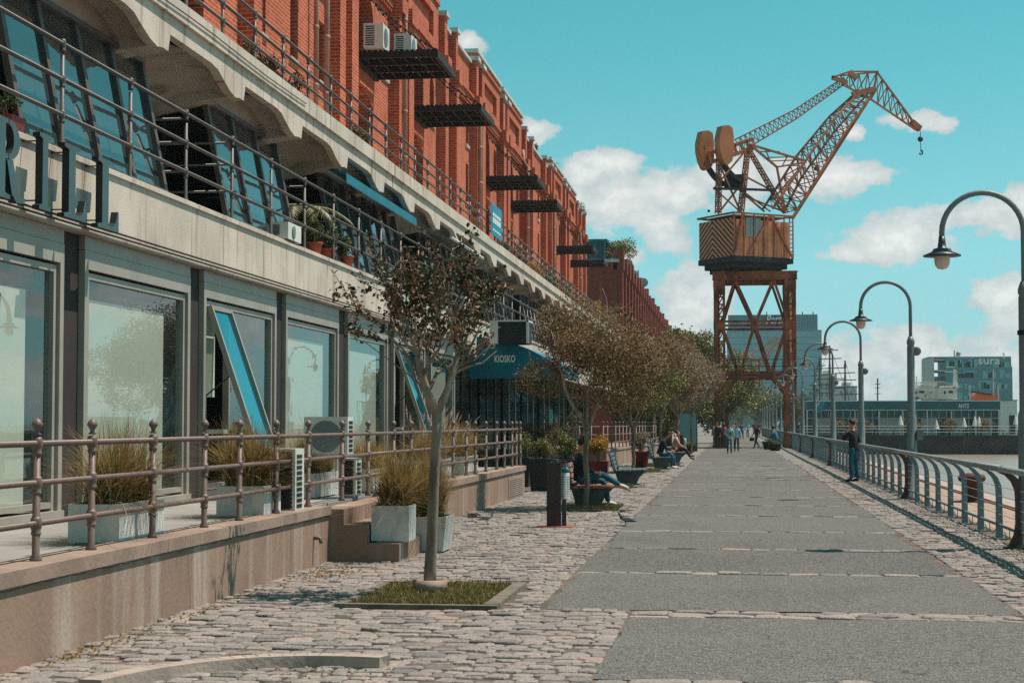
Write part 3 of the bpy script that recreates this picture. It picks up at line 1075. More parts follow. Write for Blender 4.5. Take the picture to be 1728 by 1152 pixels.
def planter(x0, x1, y0, y1, z0, h, label, m='planter', L=0.55, n=900, np_=0, flare=0.0, grass=True, spread=0.9, wid=0.004):
    cx, cy = (x0 + x1) / 2, (y0 + y1) / 2
    t = thing('grass_planter', label, 'planter', (cx, cy, z0), group='planters of feather grass')
    b = MB()
    w_ = 0.03

    def ring(x0, x1, y0, y1, z):
        return [(x0, y0, z), (x1, y0, z), (x1, y1, z), (x0, y1, z)]
    f = flare
    V = ring(x0, x1, y0, y1, z0 + 0.02) + ring(x0 - f, x1 + f, y0 - f, y1 + f, z0 + h) + ring(x0 - f + w_, x1 + f - w_, y0 - f + w_, y1 + f - w_, z0 + h) + ring(x0 - f + w_, x1 + f - w_, y0 - f + w_, y1 + f - w_, z0 + h - 0.06)
    fs = [(3, 2, 1, 0)]
    for a in (0, 4, 8):
        fs += [(a + i, a + (i + 1) % 4, a + 4 + (i + 1) % 4, a + 4 + i) for i in range(4)]
    b.add(V, fs)
    b.box(x0 + 0.05, x1 - 0.05, y0 + 0.05, y1 - 0.05, z0, z0 + 0.02)
    part('box', b, m, t)
    b = MB(); b.add(ring(x0 - f + w_, x1 + f - w_, y0 - f + w_, y1 + f - w_, z0 + h - 0.05), [(0, 1, 2, 3)])
    part('soil', b, 'soil', t)
    if grass:
        gm = MB()
        nt_ = max(3, int((y1 - y0) / 0.16))
        for q in range(nt_):
            yy = y0 + (y1 - y0) * (q + 0.5) / nt_
            grass_blades(gm, cx + RNG.uniform(-.05, .05), yy, z0 + h - 0.05, (x1 - x0) * 0.3, 0.06, n // nt_, L * RNG.uniform(0.72, 1.12), spread * RNG.uniform(0.7, 1.25), wid)
        grass_blades(gm, cx, cy, z0 + h - 0.05, (x1 - x0) / 2 - 0.06, (y1 - y0) / 2 - 0.06, n // 4, L * 0.5, 1.6, wid)
        part('grass', gm, 'feather_grass', t, recalc=False)
        if np_:
            gm = MB(); plumes(gm, cx, cy, z0 + h, (x1 - x0) / 2 - 0.05, (y1 - y0) / 2 - 0.05, np_, L * 1.15)
            part('plume', gm, 'plume', t, recalc=False)
    return t


TZ = 0.63


def pl_(pl, pc, pr, z, h, label, **k):
    a, c = onZ(pl[0], pl[1], z), onZ(pc[0], pc[1], z)
    return planter(min(a.x, c.x - 0.4), c.x, c.y, onX(pr, 800, c.x).y, z, h, label, **k)


pl_((137, 915), (201, 920), 277, TZ, 0.34, 'long white concrete planter with ochre grass, nearest one behind the brown railing', n=1500, L=0.8)
pl_((378, 871), (445, 874), 474, TZ, 0.34, 'white planter of tall green ochre grass in front of the open awning window', n=1600, L=0.84)
pl_((520, 841), (531, 842), 572, TZ, 0.34, 'white planter of blond grass between the stacked air conditioners', n=1400, L=0.8)
planter(-4.3, -3.84, 20.25, 20.7, 0.22, 0.44, 'square grey concrete planter of bushy green grass standing on the steps', m='planter', n=1800, L=0.8, spread=0.55)
planter(-4.12, -3.66, 21.6, 22.2, 0.0, 0.46, 'flared grey planter with pink feathery plumes behind the near tree trunk', m='planter', n=1800, L=0.95, np_=26, flare=0.05, spread=0.5)
planter(-5.65, -5.2, 24.6, 26.2, TZ, 0.34, 'white planter of golden grass behind the railing past the steps', n=900, L=0.62, wid=0.005)
planter(-5.65, -5.2, 29.6, 31.6, TZ, 0.36, 'white planter of blond grass with a few plumes, midway along the second railing stretch', n=900, L=0.65, np_=8, wid=0.006)
planter(-5.65, -5.2, 33.2, 35.0, TZ, 0.36, 'white planter of yellowish grass near the end of the near terrace', n=900, L=0.62, wid=0.006, np_=5)
planter(-6.3, -5.8, 36.2, 37.2, TZ, 0.6, 'tall dark planter of green grass at the end of the near terrace', m='dark_box', n=700, L=0.6, wid=0.007)
planter(-6.6, -6.1, 39.9, 40.9, 0.0, 1.15, 'tall dark planter with green reed grass below the teal canopy', m='dark_box', n=600, L=0.6, wid=0.008)

# air conditioner units on the terrace


def ac_unit(x0, x1, y0, y1, z0, z1, label, dark=True, name='air_conditioner', fan=False):
    t = thing(name, label, 'air conditioner', ((x0 + x1) / 2, (y0 + y1) / 2, z0), group='outdoor air conditioner units')
    b = MB(); b.box(x0, x1, y0, y1, z0 + 0.03, z1)
    b.box(x0 + 0.03, x1 - 0.03, y0 + 0.05, y0 + 0.12, z0, z0 + 0.03)
    b.box(x0 + 0.03, x1 - 0.03, y1 - 0.12, y1 - 0.05, z0, z0 + 0.03)
    part('casing', b, 'ac_white', t)
    b = MB()
    nr = int((z1 - z0 - 0.08) / 0.062)
    for i in range(nr):
        for k in range(3):
            yy = y0 + 0.06 + k * 0.085
            b.box(x1, x1 + 0.006, yy, yy + 0.062, z0 + 0.06 + i * 0.062, z0 + 0.102 + i * 0.062)
    part('hole_grille', b, 'ac_dark', t)
    if fan:
        b = MB(); r = (z1 - z0) * 0.4
        b.lathe(((x0 + x1) / 2, y0 - 0.012, (z0 + z1) / 2), [(r, 0), (r, 0.012), (r * 0.8, 0.014)], 24, 'y')
        part('fan_grille', b, 'lamp_grey', t)
        b = MB()
        for i in range(8):
            b.box(x1 - 0.07, x1 - 0.04, y0 - 0.006, y0, z0 + 0.06 + i * 0.055, z0 + 0.095 + i * 0.055)
        part('side_grille', b, 'ac_dark', t)
        return t
    b = MB()
    if dark:
        nz_ = max(4, int((z1 - z0) / 0.05))
        for i in range(nz_):
            for k in range(4):
                xx = x0 + 0.04 + k * (x1 - x0 - 0.06) / 4
                zz = z0 + 0.06 + i * (z1 - z0 - 0.08) / nz_
                b.box(xx, xx + (x1 - x0) / 4 - 0.03, y0 - 0.008, y0, zz, zz + 0.032)
        part('side_grille', b, 'ac_dark', t)
        b = MB(); b.box(x0 + 0.02, x1 - 0.05, y0 - 0.004, y0, z0 + 0.05, z1 - 0.03); part('side_panel', b, 'ac_dark', t)
    return t



q0, q1 = onY(478, 0, 18.9).x, onY(503, 0, 18.9).x
ac_unit(q0 - 0.1, q1, 18.9, 19.3, TZ, onY(500, 757, 18.9).z, 'white air conditioner with black louvred side between the second and third grass planter')
ac_unit(onY(575, 0, 22.9).x, onY(604, 0, 22.9).x, 22.9, 23.25, TZ, 1.17, 'lower white air conditioner of the stacked pair with square grille holes')
ac_unit(onY(517, 0, 22.6).x, onY(590, 0, 22.6).x, 22.6, 22.95, 1.2, 1.73, 'wide white air conditioner on brackets above the grass, topmost of the stacked pair', fan=True)

# ------------------------------------------------------------------ brick warehouse with its concrete gallery
wh = thing('brick_warehouse', 'long red brick warehouse with steel loading platforms above a grey concrete gallery', 'building', (-12, 60, 0))
BX = -9.5
Y0W, Y1W = 8.0, 109.0
GAB = [21.3, 28.6, 43.4, 50.9, 65.6, 72.9, 91.7, 99.6]


def wall_open(mb, y0, y1, z0, z1, ops, x=BX, dep=0.45):
    """brick skin x..x-dep between y0 and y1 with arched or square openings (yc, w, zb, zt, arch)"""
    ops = sorted(ops)
    y = y0
    cols = []
    i = 0
    byc = {}
    for o in ops:
        byc.setdefault(round(o[0], 3), []).append(o)
    for k in sorted(byc):
        oo = sorted(byc[k], key=lambda o: o[2])
        wmax = max(o[1] for o in oo)
        a, b = k - wmax / 2, k + wmax / 2
        if a > y:
            mb.box(x - dep, x, y, a, z0, z1)
        z = z0
        for (yc, w_, zb, zt, arch) in oo:
            if zb > z:
                mb.box(x - dep, x, a, b, z, zb)
            if w_ < wmax:
                mb.box(x - dep, x, a, yc - w_ / 2, zb, zt); mb.box(x - dep, x, yc + w_ / 2, b, zb, zt)
            if arch:
                n = 8
                r = w_ / 2
                hgt = r * arch
                for j in range(n):
                    t0, t1 = PI * j / n, PI * (j + 1) / n
                    ya, yb = yc - r * math.cos(t0), yc - r * math.cos(t1)
                    za, zb2 = zt - hgt + hgt * math.sin(t0), zt - hgt + hgt * math.sin(t1)
                    mb.prism([(ya, za), (yb, zb2), (yb, zt + 0.001), (ya, zt + 0.001)], x - dep, x, 'x')
            z = zt + (0.001 if arch else 0)
        mb.box(x - dep, x, a, b, z, z1)
        y = b
    if y < y1:
        mb.box(x - dep, x, y, y1, z0, z1)


ZG, ZC, ZP, ZGB = 6.75, 13.45, 14.78, 15.32
ops = []
pil = []
doors = []
wins = []
for c in GAB:
    doors.append(c)
    ops.append((c, 2.7, 6.9, 10.35, 0.35)); ops.append((c, 2.7, 10.95, 13.1, 0.5))
    for s in (2.9,):
        yc = c + s
        ops.append((yc, 0.8, 7.3, 8.75, 1.0)); ops.append((yc, 0.8, 11.2, 12.7, 1.0))
        wins.append((yc, 0.8, 7.3, 8.75)); wins.append((yc, 0.8, 11.2, 12.7))
    pil += [(c - 2.15, 0.75, 0.3)]
    if c in (21.3, 43.4, 65.6, 91.7):
        pil.append((c + 3.85, 0.7, 0.3))
segs = [(8, 17.8), (32.4, 40.2), (54.9, 62.3), (76.9, 88.4), (103.2, 109)]
for a, b in segs:
    n = max(2, round((b - a) / 2.75))
    for i in range(n):
        y = a + (b - a) * (i + 0.5) / n
        if 9 < y < 108:
            for zz in ((7.2, 8.7), (9.6, 11.0), (11.7, 13.0)):
                ops.append((y + 0.1, 0.62, zz[0], zz[1], 1.0 if zz[0] < 8 else 0)); wins.append((y + 0.1, 0.62, zz[0], zz[1]))
        if i % 2 and a != 32.4:
            pil.append((a + (b - a) * i / n, 0.55, 0.28))
    pil += [(a + 0.1, 0.6, 0.3), (b - 0.3, 0.6, 0.3)]
m = MB(); wall_open(m, Y0W, Y1W, ZG, ZP, ops)
m.box(-30, BX - 0.45, Y1W - 0.5, Y1W, 0, ZP)
m.box(-30, BX - 0.451, Y0W, Y0W + 0.4, 0, ZP)
part('wall', m, 'brick', wh, label='red brick upper wall')
m = MB(); m.box(-30, BX - 0.46, Y0W + 0.4, Y1W - 0.5, ZP - 0.5, ZP - 0.3)
part('roof', m, 'dark_steel', wh)
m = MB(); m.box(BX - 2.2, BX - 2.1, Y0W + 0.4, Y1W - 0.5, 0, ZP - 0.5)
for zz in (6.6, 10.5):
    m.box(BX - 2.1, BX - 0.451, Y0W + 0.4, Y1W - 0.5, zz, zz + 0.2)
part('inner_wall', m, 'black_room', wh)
for (y, w_, d_) in pil:
    m = MB()
    m.box(BX, BX + d_, y - w_ / 2, y + w_ / 2, ZG, ZC)
    m.box(BX, BX + d_ + 0.1, y - w_ / 2 - 0.07, y + w_ / 2 + 0.07, ZC - 0.3, ZC + 0.12)
    m.box(BX, BX + d_ - 0.04, y - w_ / 2 + 0.05, y + w_ / 2 - 0.05, ZC + 0.12, ZP + 0.12)
    part('pilaster', m, 'brick', wh)
for (y, w_, d_) in pil:
    if d_ > 0.25:
        m = MB(); m.box(BX - 0.35, BX + d_ + 0.04, y - w_ / 2 - 0.03, y + w_ / 2 + 0.03, ZP + 0.12, ZP + 0.27)
        part('pier_cap', m, 'coping', wh)
# cornice between pilasters, gable parapets
pp = sorted(pil)
prev = Y0W
for (y, w_, d_) in pp + [(Y1W, 0, 0)]:
    a, b = prev, y - w_ / 2 - 0.075
    if b > a + 0.1:
        m = MB()
        m.box(BX, BX + 0.13, a, b, ZC - 0.2, ZC); m.box(BX, BX + 0.2, a, b, ZC + 0.0, ZC + 0.1)
        k = a + 0.15
        while k < b - 0.1:
            m.box(BX, BX + 0.1, k, k + 0.1, ZC - 0.34, ZC - 0.2); k += 0.24
        part('cornice', m, 'brick', wh)
    prev = y + w_ / 2 + 0.075
for c in GAB:
    m = MB()
    ya, yb = c - 3.3, c + 3.3
    m.box(BX + 0.004, BX + 0.14, ya, yb, ZC + 0.15, ZC + 0.4)
    for (q0, q1) in ((ya, ya + 0.9), (yb - 0.9, yb)):
        m.box(BX + 0.004, BX + 0.14, q0, q1, ZC + 0.4, ZP - 0.1)
    m.box(BX - 0.45, BX + 0.14, ya, yb, ZP + 0.002, ZGB)
    m.box(BX + 0.004, BX + 0.14, ya, yb, ZP - 0.1, ZP + 0.002)
    m.box(BX + 0.14, BX + 0.2, ya - 0.05, yb + 0.05, ZP + 0.28, ZP + 0.4)
    part('gable', m, 'brick', wh)
    m = MB(); m.box(BX - 0.5, BX + 0.24, ya - 0.08, yb + 0.08, ZGB, ZGB + 0.13)
    part('gable_coping', m, 'coping', wh)
for a, b in segs:
    m = MB(); m.box(BX - 0.5, BX + 0.1, a + 0.1, b - 0.1, ZP, ZP + 0.11)
    part('parapet_coping', m, 'coping', wh)
for (yc, w_, zb, zt) in wins:
    m = MB(); m.box(BX - 0.3, BX + 0.05, yc - w_ / 2 - 0.08, yc + w_ / 2 + 0.08, zb - 0.12, zb - 0.0)
    f = MB()
    for q in (-w_ / 2 + 0.03, 0, w_ / 2 - 0.03):
        f.box(BX - 0.36, BX - 0.31, yc + q - 0.025, yc + q + 0.025, zb, zt)
    f.box(BX - 0.36, BX - 0.31, yc - w_ / 2, yc + w_ / 2, zb + (zt - zb) * 0.5, zb + (zt - zb) * 0.5 + 0.05)
    o = part('window', f, 'dark_steel', wh)
    part('sill', m, 'stone_sill', o)
    p = MB(); p.add([(BX - 0.34, yc - w_ / 2, zb), (BX - 0.34, yc + w_ / 2, zb), (BX - 0.34, yc + w_ / 2, zt), (BX - 0.34, yc - w_ / 2, zt)], [(0, 1, 2, 3)])
    part('pane', p, 'dark_glass', o)
for c in GAB:
    for (zb, zt) in ((6.9, 10.3), (10.95, 13.1)):
        f = MB()
        for q in (-1.3, -0.45, 0.4, 1.3):
            f.box(BX - 0.42, BX - 0.36, c + q - 0.03, c + q + 0.03, zb, zt)
        for k in range(4):
            zz = zb + (zt - zb) * (k + 0.5) / 4
            f.box(BX - 0.42, BX - 0.36, c - 1.35, c + 1.35, zz, zz + 0.04)
        o = part('loading_door', f, 'dark_steel', wh)
        p = MB(); p.add([(BX - 0.4, c - 1.35, zb), (BX - 0.4, c + 1.35, zb), (BX - 0.4, c + 1.35, zt), (BX - 0.4, c - 1.35, zt)], [(0, 1, 2, 3)])
        part('door_pane', p, 'dark_glass', o)
    # fold-down loading platform with its two chains
    m = MB()
    x0, x1, y0, y1, z = BX + 0.1, BX + 2.15, c - 1.15, c + 1.55, 10.92
    for k in range(4):
        yy = y0 + (y1 - y0) * k / 3
        m.beam((x0, yy, z), (x1, yy, z), 0.09, 0.16)
    nb = 15
    for k in range(nb):
        xx = x0 + (x1 - x0) * (k + 0.5) / nb
        m.box(xx - 0.045, xx + 0.045, y0, y1, z + 0.085, z + 0.12)
    m.box(x1 - 0.05, x1 + 0.05, y0 - 0.05, y1 + 0.05, z - 0.1, z + 0.1)
    m.box(x0 - 0.1, x0 + 0.02, y0 - 0.05, y1 + 0.05, z - 0.12, z + 0.1)
    for k in range(6):
        xx = x0 + (x1 - x0) * (k + 0.5) / 6
        m.box(xx - 0.02, xx + 0.02, y0, y1, z - 0.05, z - 0.02)
    o = part('loading_platform', m, 'platform', wh)
    for yy in (y0, y1):
        m = MB()
        a, b = Vector((x1, yy, z + 0.1)), Vector((BX, yy, z + 1.95))
        n = 34
        for k in range(n):
            p, q = a.lerp(b, k / n), a.lerp(b, (k + 0.8) / n)
            sag = lambda t: Vector((0, 0, -0.18 * 4 * t * (1 - t)))
            m.beam(p + sag(k / n), q + sag((k + 0.8) / n), 0.06 if k % 2 else 0.02, 0.02 if k % 2 else 0.06)
        part('chain', m, 'chain', o)
# drain pipes
for (y, w_) in ((36.9, 0.09), (37.9, 0.11), (47.35, 0.1), (61.9, 0.12), (76.6, 0.12), (88.2, 0.12), (103.6, 0.12), (25.2, 0.1)):
    m = MB(); m.tube([(BX + 0.38, y, ZG + 0.1), (BX + 0.38, y, ZC - 0.3), (BX + 0.2, y, ZC - 0.05), (BX + 0.16, y, ZC + 0.5)], w_ / 1.7, 8)
    for k in range(5):
        m.lathe((BX + 0.38, y, ZG + 1 + k * 1.3), [(w_ / 1.5, 0), (w_ / 1.3, 0.03), (w_ / 1.3, 0.07), (w_ / 1.5, 0.1)], 8)
    part('drain_pipe', m, 'pipe', wh, True)

# concrete gallery: upper slab with notched fascia and vaults, lower slab with its long beam
FX = -6.8
feet = [19.85 + 3.26 * k for k in range(-4, 28) if 19.85 + 3.26 * k < 108.8]
m = MB()
for i in range(len(feet) - 1):
    a, b = feet[i], feet[i + 1]
    h1, h2 = 0.28, 0.32
    poly = [(a, 6.79), (a, 6.17), (a + 0.2, 6.17), (a + 0.24, 6.27), (a + 0.28, 6.39), (a + 1.95, 6.39), (a + 2.25, 6.36), (b - 0.75, 6.27), (b - 0.45, 6.18), (b - 0.2, 6.14), (b, 6.17), (b, 6.79)]
    m.prism(poly, FX - 0.12, FX, 'x')
part('fascia', m, 'concrete', wh, label='weathered concrete fascia with notched lower edge')
m = MB()
m.box(BX, FX + 0.05, feet[0], feet[-1], 6.79, 6.86)
m.box(FX + 0.0, FX + 0.05, feet[0], feet[-1], 6.62, 6.79)
part('upper_slab', m, 'concrete', wh)
for i in range(len(feet)):
    a = feet[i]
    m = MB()
    m.prism([(FX - 0.12, 6.78), (FX - 0.12, 6.15), (-7.2, 6.12), (-8.0, 5.95), (-8.9, 5.7), (-9.4, 5.6), (-9.4, 6.78)], a - 0.2, a + 0.2, 'y')
    part('rib', m, 'concrete_soft', wh)
m = MB()
prof = [(FX - 0.12, 6.40), (-7.1, 6.52), (-7.5, 6.5), (-8.0, 6.34), (-8.5, 6.1), (-9.4, 5.8)]
vs = []; fs = []
for i in range(len(feet) - 1):
    a, b = feet[i] + 0.2, feet[i + 1] - 0.2
    nn = 9
    for k in range(nn):
        t = k / (nn - 1)
        drop = 0.26 * abs(2 * t - 1) ** 3.5
        vs.append([(x, a + (b - a) * t, z - drop) for x, z in prof])
    o = len(m.v)
    flat = [p for row in vs for p in row]
    m.add(flat, [(r * 6 + c_, r * 6 + c_ + 1, (r + 1) * 6 + c_ + 1, (r + 1) * 6 + c_) for r in range(nn - 1) for c_ in range(5)])
    vs = []
part('vault', m, 'concrete_soft', wh, True, recalc=False)
m = MB()
m.box(FX - 0.25, FX, Y0W, 44.4, 3.72, 4.45)
m.box(FX - 0.25, FX, 44.4, Y1W, 3.4, 4.45)
m.box(FX - 0.0, FX + 0.03, Y0W, Y1W, 4.38, 4.43)
part('gallery_beam', m, 'concrete', wh, label='long pale concrete beam above the shop windows')
m = MB()
m.box(-9.6, FX - 0.25, Y0W, Y1W, 4.0, 4.4)
m.box(FX - 0.3, FX + 0.02, Y0W, 44.4, 3.66, 3.7)
part('gallery_floor', m, 'concrete_soft', wh)
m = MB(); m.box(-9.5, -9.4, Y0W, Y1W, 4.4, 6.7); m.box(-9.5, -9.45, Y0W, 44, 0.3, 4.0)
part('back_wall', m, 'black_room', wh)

# railings of the two galleries
m_prof = None
for (x, z0, ys, rails, hh, nm) in ((FX - 0.07, 4.45, [8.8 + 2.03 * k for k in range(49)], (4.83, 5.2, 5.57), 1.03, 'gallery_railing'),
                                   (FX - 0.04, 6.86, [8.2 + 1.58 * k for k in range(64)], (7.1, 7.34, 7.58), 0.63, 'roof_railing')):
    m = MB()
    for z in rails:
        m.tube([(x, Y0W, z), (x, Y1W, z)], 0.024, 8)
    o = part(nm, m, 'rail_steel', wh, True)
    for y in ys:
        m = MB(); finial_post(m, x, y, z0, hh, 0.026, 8, rails=rails)
        part('post', m, 'rail_steel', o, True)

# slanted glazed bays behind the lower gallery railing
BAYS = [(16.2, 20.55, 4), (23.2, 26.9, 3), (29.8, 36.7, 7), (39.5, 46.2, 7), (49.2, 55.8, 7), (59, 65.5, 6), (68.8, 75.3, 6), (78.6, 85, 6), (88.4, 94.8, 6), (98.2, 104.6, 6)]
for (a, b, n) in BAYS:
    xb, zb, xt, zt = -6.99, 4.46, -7.33, 6.16
    f = MB()
    for k in range(n + 1):
        y = a + (b - a) * k / n
        f.beam((xb, y, zb), (xt, y, zt), 0.07 if k in (0, n) else 0.045, 0.1, up=(0, 1, 0))
    f.beam((xb, a, zb + 0.03), (xb, b, zb + 0.03), 0.08)
    f.beam((xt, a - 0.03, zt), (xt, b + 0.03, zt), 0.12, 0.06)
    o = part('glazed_bay', f, 'rail_steel', wh)
    for k in range(n):
        ya, yb = a + (b - a) * k / n, a + (b - a) * (k + 1) / n
        p = MB()
        tw_ = 0.006 * ((k * 7 + int(a)) % 3 - 1)
        p.add([(xb - 0.02 + tw_, ya, zb), (xb - 0.02, yb, zb), (xt - 0.02, yb, zt), (xt - 0.02 - tw_, ya, zt)], [(0, 1, 2, 3)])
        part('pane', p, 'gallery_glass', o)
    for y in (a - 0.02, b + 0.02):
        p = MB()
        p.add([(xb, y, zb), (xt, y, zt), (-9.39, y, zt), (-9.39, y, zb)], [(0, 1, 2, 3)])
        part('side_pane', p, 'dark_glass', o)
    f = MB()
    for y in (a - 0.03,):
        for xx in (-7.9, -8.6):
            f.box(xx - 0.025, xx + 0.025, y - 0.02, y, zb, zt)
    part('side_mullion', f, 'dark_steel', o)
    f = MB(); f.box(-7.45, -7.37, a + 0.03, b - 0.03, 6.17, 6.7)
    part('lunette', f, 'plaster', o)
# cross railings in the gaps between the bays
for (a, b) in ((20.6, 23.1), (26.9, 29.8), (36.7, 39.5), (46.2, 49.2)):
    for yy in (a + 0.35, b - 0.25):
        m = MB()
        for z in (4.83, 5.2, 5.5):
            m.tube([(FX - 0.1, yy, z), (-9.3, yy, z)], 0.018, 6)
        finial_post(m, -8.0, yy, 4.45, 0.95, 0.024, 8)
        part('cross_railing', m, 'rail_steel', wh, True)

# ------------------------------------------------------------------ shop windows under the beam
SX = -6.88
starts = [y * 0.983 for y in (9.4, 13.67, 17.94, 22.2, 26.45, 30.88, 35.17, 39.65)]
for i, a in enumerate(starts):
    b = a + (3.62 if i < 7 else 3.4)
    z0, z1 = 0.66, 3.66
    f = MB()
    f.box(SX - 0.12, SX, a, a + 0.1, z0, 3.5); f.box(SX - 0.12, SX, b - 0.1, b, z0, 3.5)
    f.box(SX - 0.12, SX, a + 0.1, b - 0.1, 3.3, 3.5)
    f.box(SX - 0.3, SX + 0.03, a - 0.003, b + 0.003, z0 - 0.03, z0 + 0.09)
    f.box(SX - 0.12, SX - 0.03, a + 0.14, a + 0.2, z0 + 0.09, 3.27)
    f.box(SX - 0.12, SX - 0.03, b - 0.2, b - 0.14, z0 + 0.09, 3.27)
    f.box(SX - 0.12, SX - 0.033, a + 0.2, b - 0.2, 3.2, 3.27)
    f.box(SX - 0.12, SX - 0.033, a + 0.2, b - 0.2, z0 + 0.12, z0 + 0.18)
    f.box(SX - 0.1, SX - 0.005, a + 0.002, b - 0.002, 3.505, 3.655)
    o = part('shop_window', f, 'window_frame', wh)
    opened = i in (3, 6)
    y_s = a + 0.2
    if opened:
        y_s = a + 1.3
        m = MB(); m.box(SX - 0.12, SX - 0.03, y_s - 0.06, y_s + 0.0, z0 + 0.18, 3.2)
        m.box(SX - 0.12, SX - 0.03, a + 0.2, y_s, 1.5, 1.56)
        part('mullion', m, 'window_frame', o)
        # top-hung sash pushed out at the foot
        sa = MB(); L = 2.05; ang = math.radians(19)
        def SP(y, t, off=0.0):
            return (SX + 0.0 + math.sin(ang) * t + off, y, 3.2 - math.cos(ang) * t)
        y0s, y1s = a + 0.24, a + 1.12
        for q in (y0s, y1s):
            sa.beam(SP(q, 0), SP(q, L), 0.07, 0.05, up=(0, 1, 0))
        for t in (0.03, L - 0.03):
            sa.beam(SP(y0s, t), SP(y1s, t), 0.07, 0.05)
        part('open_sash', sa, 'window_frame', o)
        p = MB(); p.add([SP(y0s, 0.05), SP(y1s, 0.05), SP(y1s, L - 0.05), SP(y0s, L - 0.05)], [(0, 1, 2, 3)])
        part('sash_pane', p, 'sash_glass', o)
        m = MB(); m.tube([SP(y0s + 0.05, 0.95), (SX - 0.05, y0s, 2.0)], 0.012, 6)
        part('stay', m, 'dark_steel', o)
        m = MB(); m.box(SX - 0.22, SX - 0.19, a + 0.22, a + 1.1, 2.0, 3.2)
        part('blind', m, 'blind_pale', o)
    p = MB(); p.add([(SX - 0.08, y_s, z0 + 0.15), (SX - 0.08, b - 0.17, z0 + 0.15), (SX - 0.08, b - 0.17, 3.22), (SX - 0.08, y_s, 3.22)], [(0, 1, 2, 3)])
    part('pane', p, 'shop_glass', o)
    bl = MB(); ye = b - 0.17 - (0.5 if i != 5 else 0.4)
    bl.box(SX - 0.15, SX - 0.13, y_s, ye, z0 + 0.15, 2.98 if i % 2 else 3.0)
    if not opened:
        part('blind', bl, 'blind' if i != 5 else 'blind', o)
    else:
        bl = MB(); bl.box(SX - 0.9, SX - 0.88, y_s + 0.1, ye, z0 + 0.15, 3.2)
        part('inner_screen', bl, 'concrete_soft', o)
m = MB()
for i in range(len(starts)):
    b = starts[i] + (3.62 if i < 7 else 3.4)
    nx = starts[i + 1] if i + 1 < len(starts) else b + 0.5
    m.box(SX - 0.7, SX - 0.07, b + 0.003, nx - 0.003, 0.3, 3.65)
m.box(SX - 0.75, SX - 0.7, Y0W, 44.0, 0.3, 0.8)
part('column', m, 'dark_column', wh)
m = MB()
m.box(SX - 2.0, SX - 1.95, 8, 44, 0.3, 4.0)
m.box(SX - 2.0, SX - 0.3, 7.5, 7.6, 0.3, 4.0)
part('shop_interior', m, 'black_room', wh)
for i, (y, zz) in enumerate(((17.8, 3.63), (26.3, 3.63), (35, 3.63))):
    pass
m = MB(); m.tube([(FX + 0.03, Y0W, 3.75), (FX + 0.03, 44.4, 3.75)], 0.012, 6); m.tube([(FX + 0.04, Y0W, 3.71), (FX + 0.04, 44.4, 3.7)], 0.008, 6)
part('cable', m, 'dark_steel', wh, True)
m = MB(); pts = [(FX + 0.07, 17 + k * 1.2, 6.72 - 0.015 * math.sin(k * 1.3)) for k in range(9)]
m.tube(pts, 0.008, 5)
part('cable', m, 'dark_steel', wh, True)

# entrance glazing past the near shops (ground level)
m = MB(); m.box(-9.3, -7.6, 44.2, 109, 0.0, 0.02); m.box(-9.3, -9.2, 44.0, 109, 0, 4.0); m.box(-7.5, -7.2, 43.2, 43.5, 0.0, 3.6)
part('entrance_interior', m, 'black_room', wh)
for (a, b) in ((44.2, 49), (49, 54), (54, 59), (59, 64.3), (64.3, 70), (70, 76), (76, 82), (82, 88)):
    f = MB()
    n = 3
    for k in range(n + 1):
        y = a + (b - a) * k / n
        f.box(-7.3, -7.24, y - 0.03, y + 0.03, 0, 3.4)
    f.box(-7.3, -7.24, a, b, 3.34, 3.4)
    o = part('entrance_glazing', f, 'lamp_grey' if a > 53 else 'dark_steel', wh)
    p = MB(); p.add([(-7.27, a, 0), (-7.27, b, 0), (-7.27, b, 3.4), (-7.27, a, 3.4)], [(0, 1, 2, 3)])
    part('pane', p, 'dark_glass', o)

# ------------------------------------------------------------------ raised letters on the beam
sg = thing('sign_lettering', 'dark teal raised serif letters reading RILL standing off the concrete beam, top left', 'sign', (-6.6, 16.5, 3.7), group=None)
LX0, LX1 = -6.66, -6.585


def letter(polys, y, w_, label):
    """polys are in a 0..1 box, y grows to the right in the picture"""
    mb = MB()
    for poly in polys:
        pp_ = [(y + u * w_, 3.70 + v * 0.74) for u, v in poly]
        k0 = len(mb.f)
        mb.prism(pp_, LX0, LX1, 'x')
        # front cap = second face pair member on the LX1 side
        for fi in range(k0, len(mb.f)):
            xs = [mb.v[i][0] for i in mb.f[fi]]
            mb.mi[fi] = 0 if min(xs) > LX1 - 1e-4 else 1
    part('letter', mb, ['letter_face', 'letter_shaded_side'], sg, label=label)
    for (u, v) in ((0.3, 0.9), (0.3, 0.12)):
        m2 = MB()
        m2.tube([(FX, y + u * w_, 3.7 + v * 0.74), (LX0, y + u * w_, 3.7 + v * 0.74)], 0.008, 6)
        part('fixing_pin', m2, 'dark_steel', sg)


def srf(x0, x1, y0, y1):
    return [(x0, y0), (x1, y0), (x1, y1), (x0, y1)]


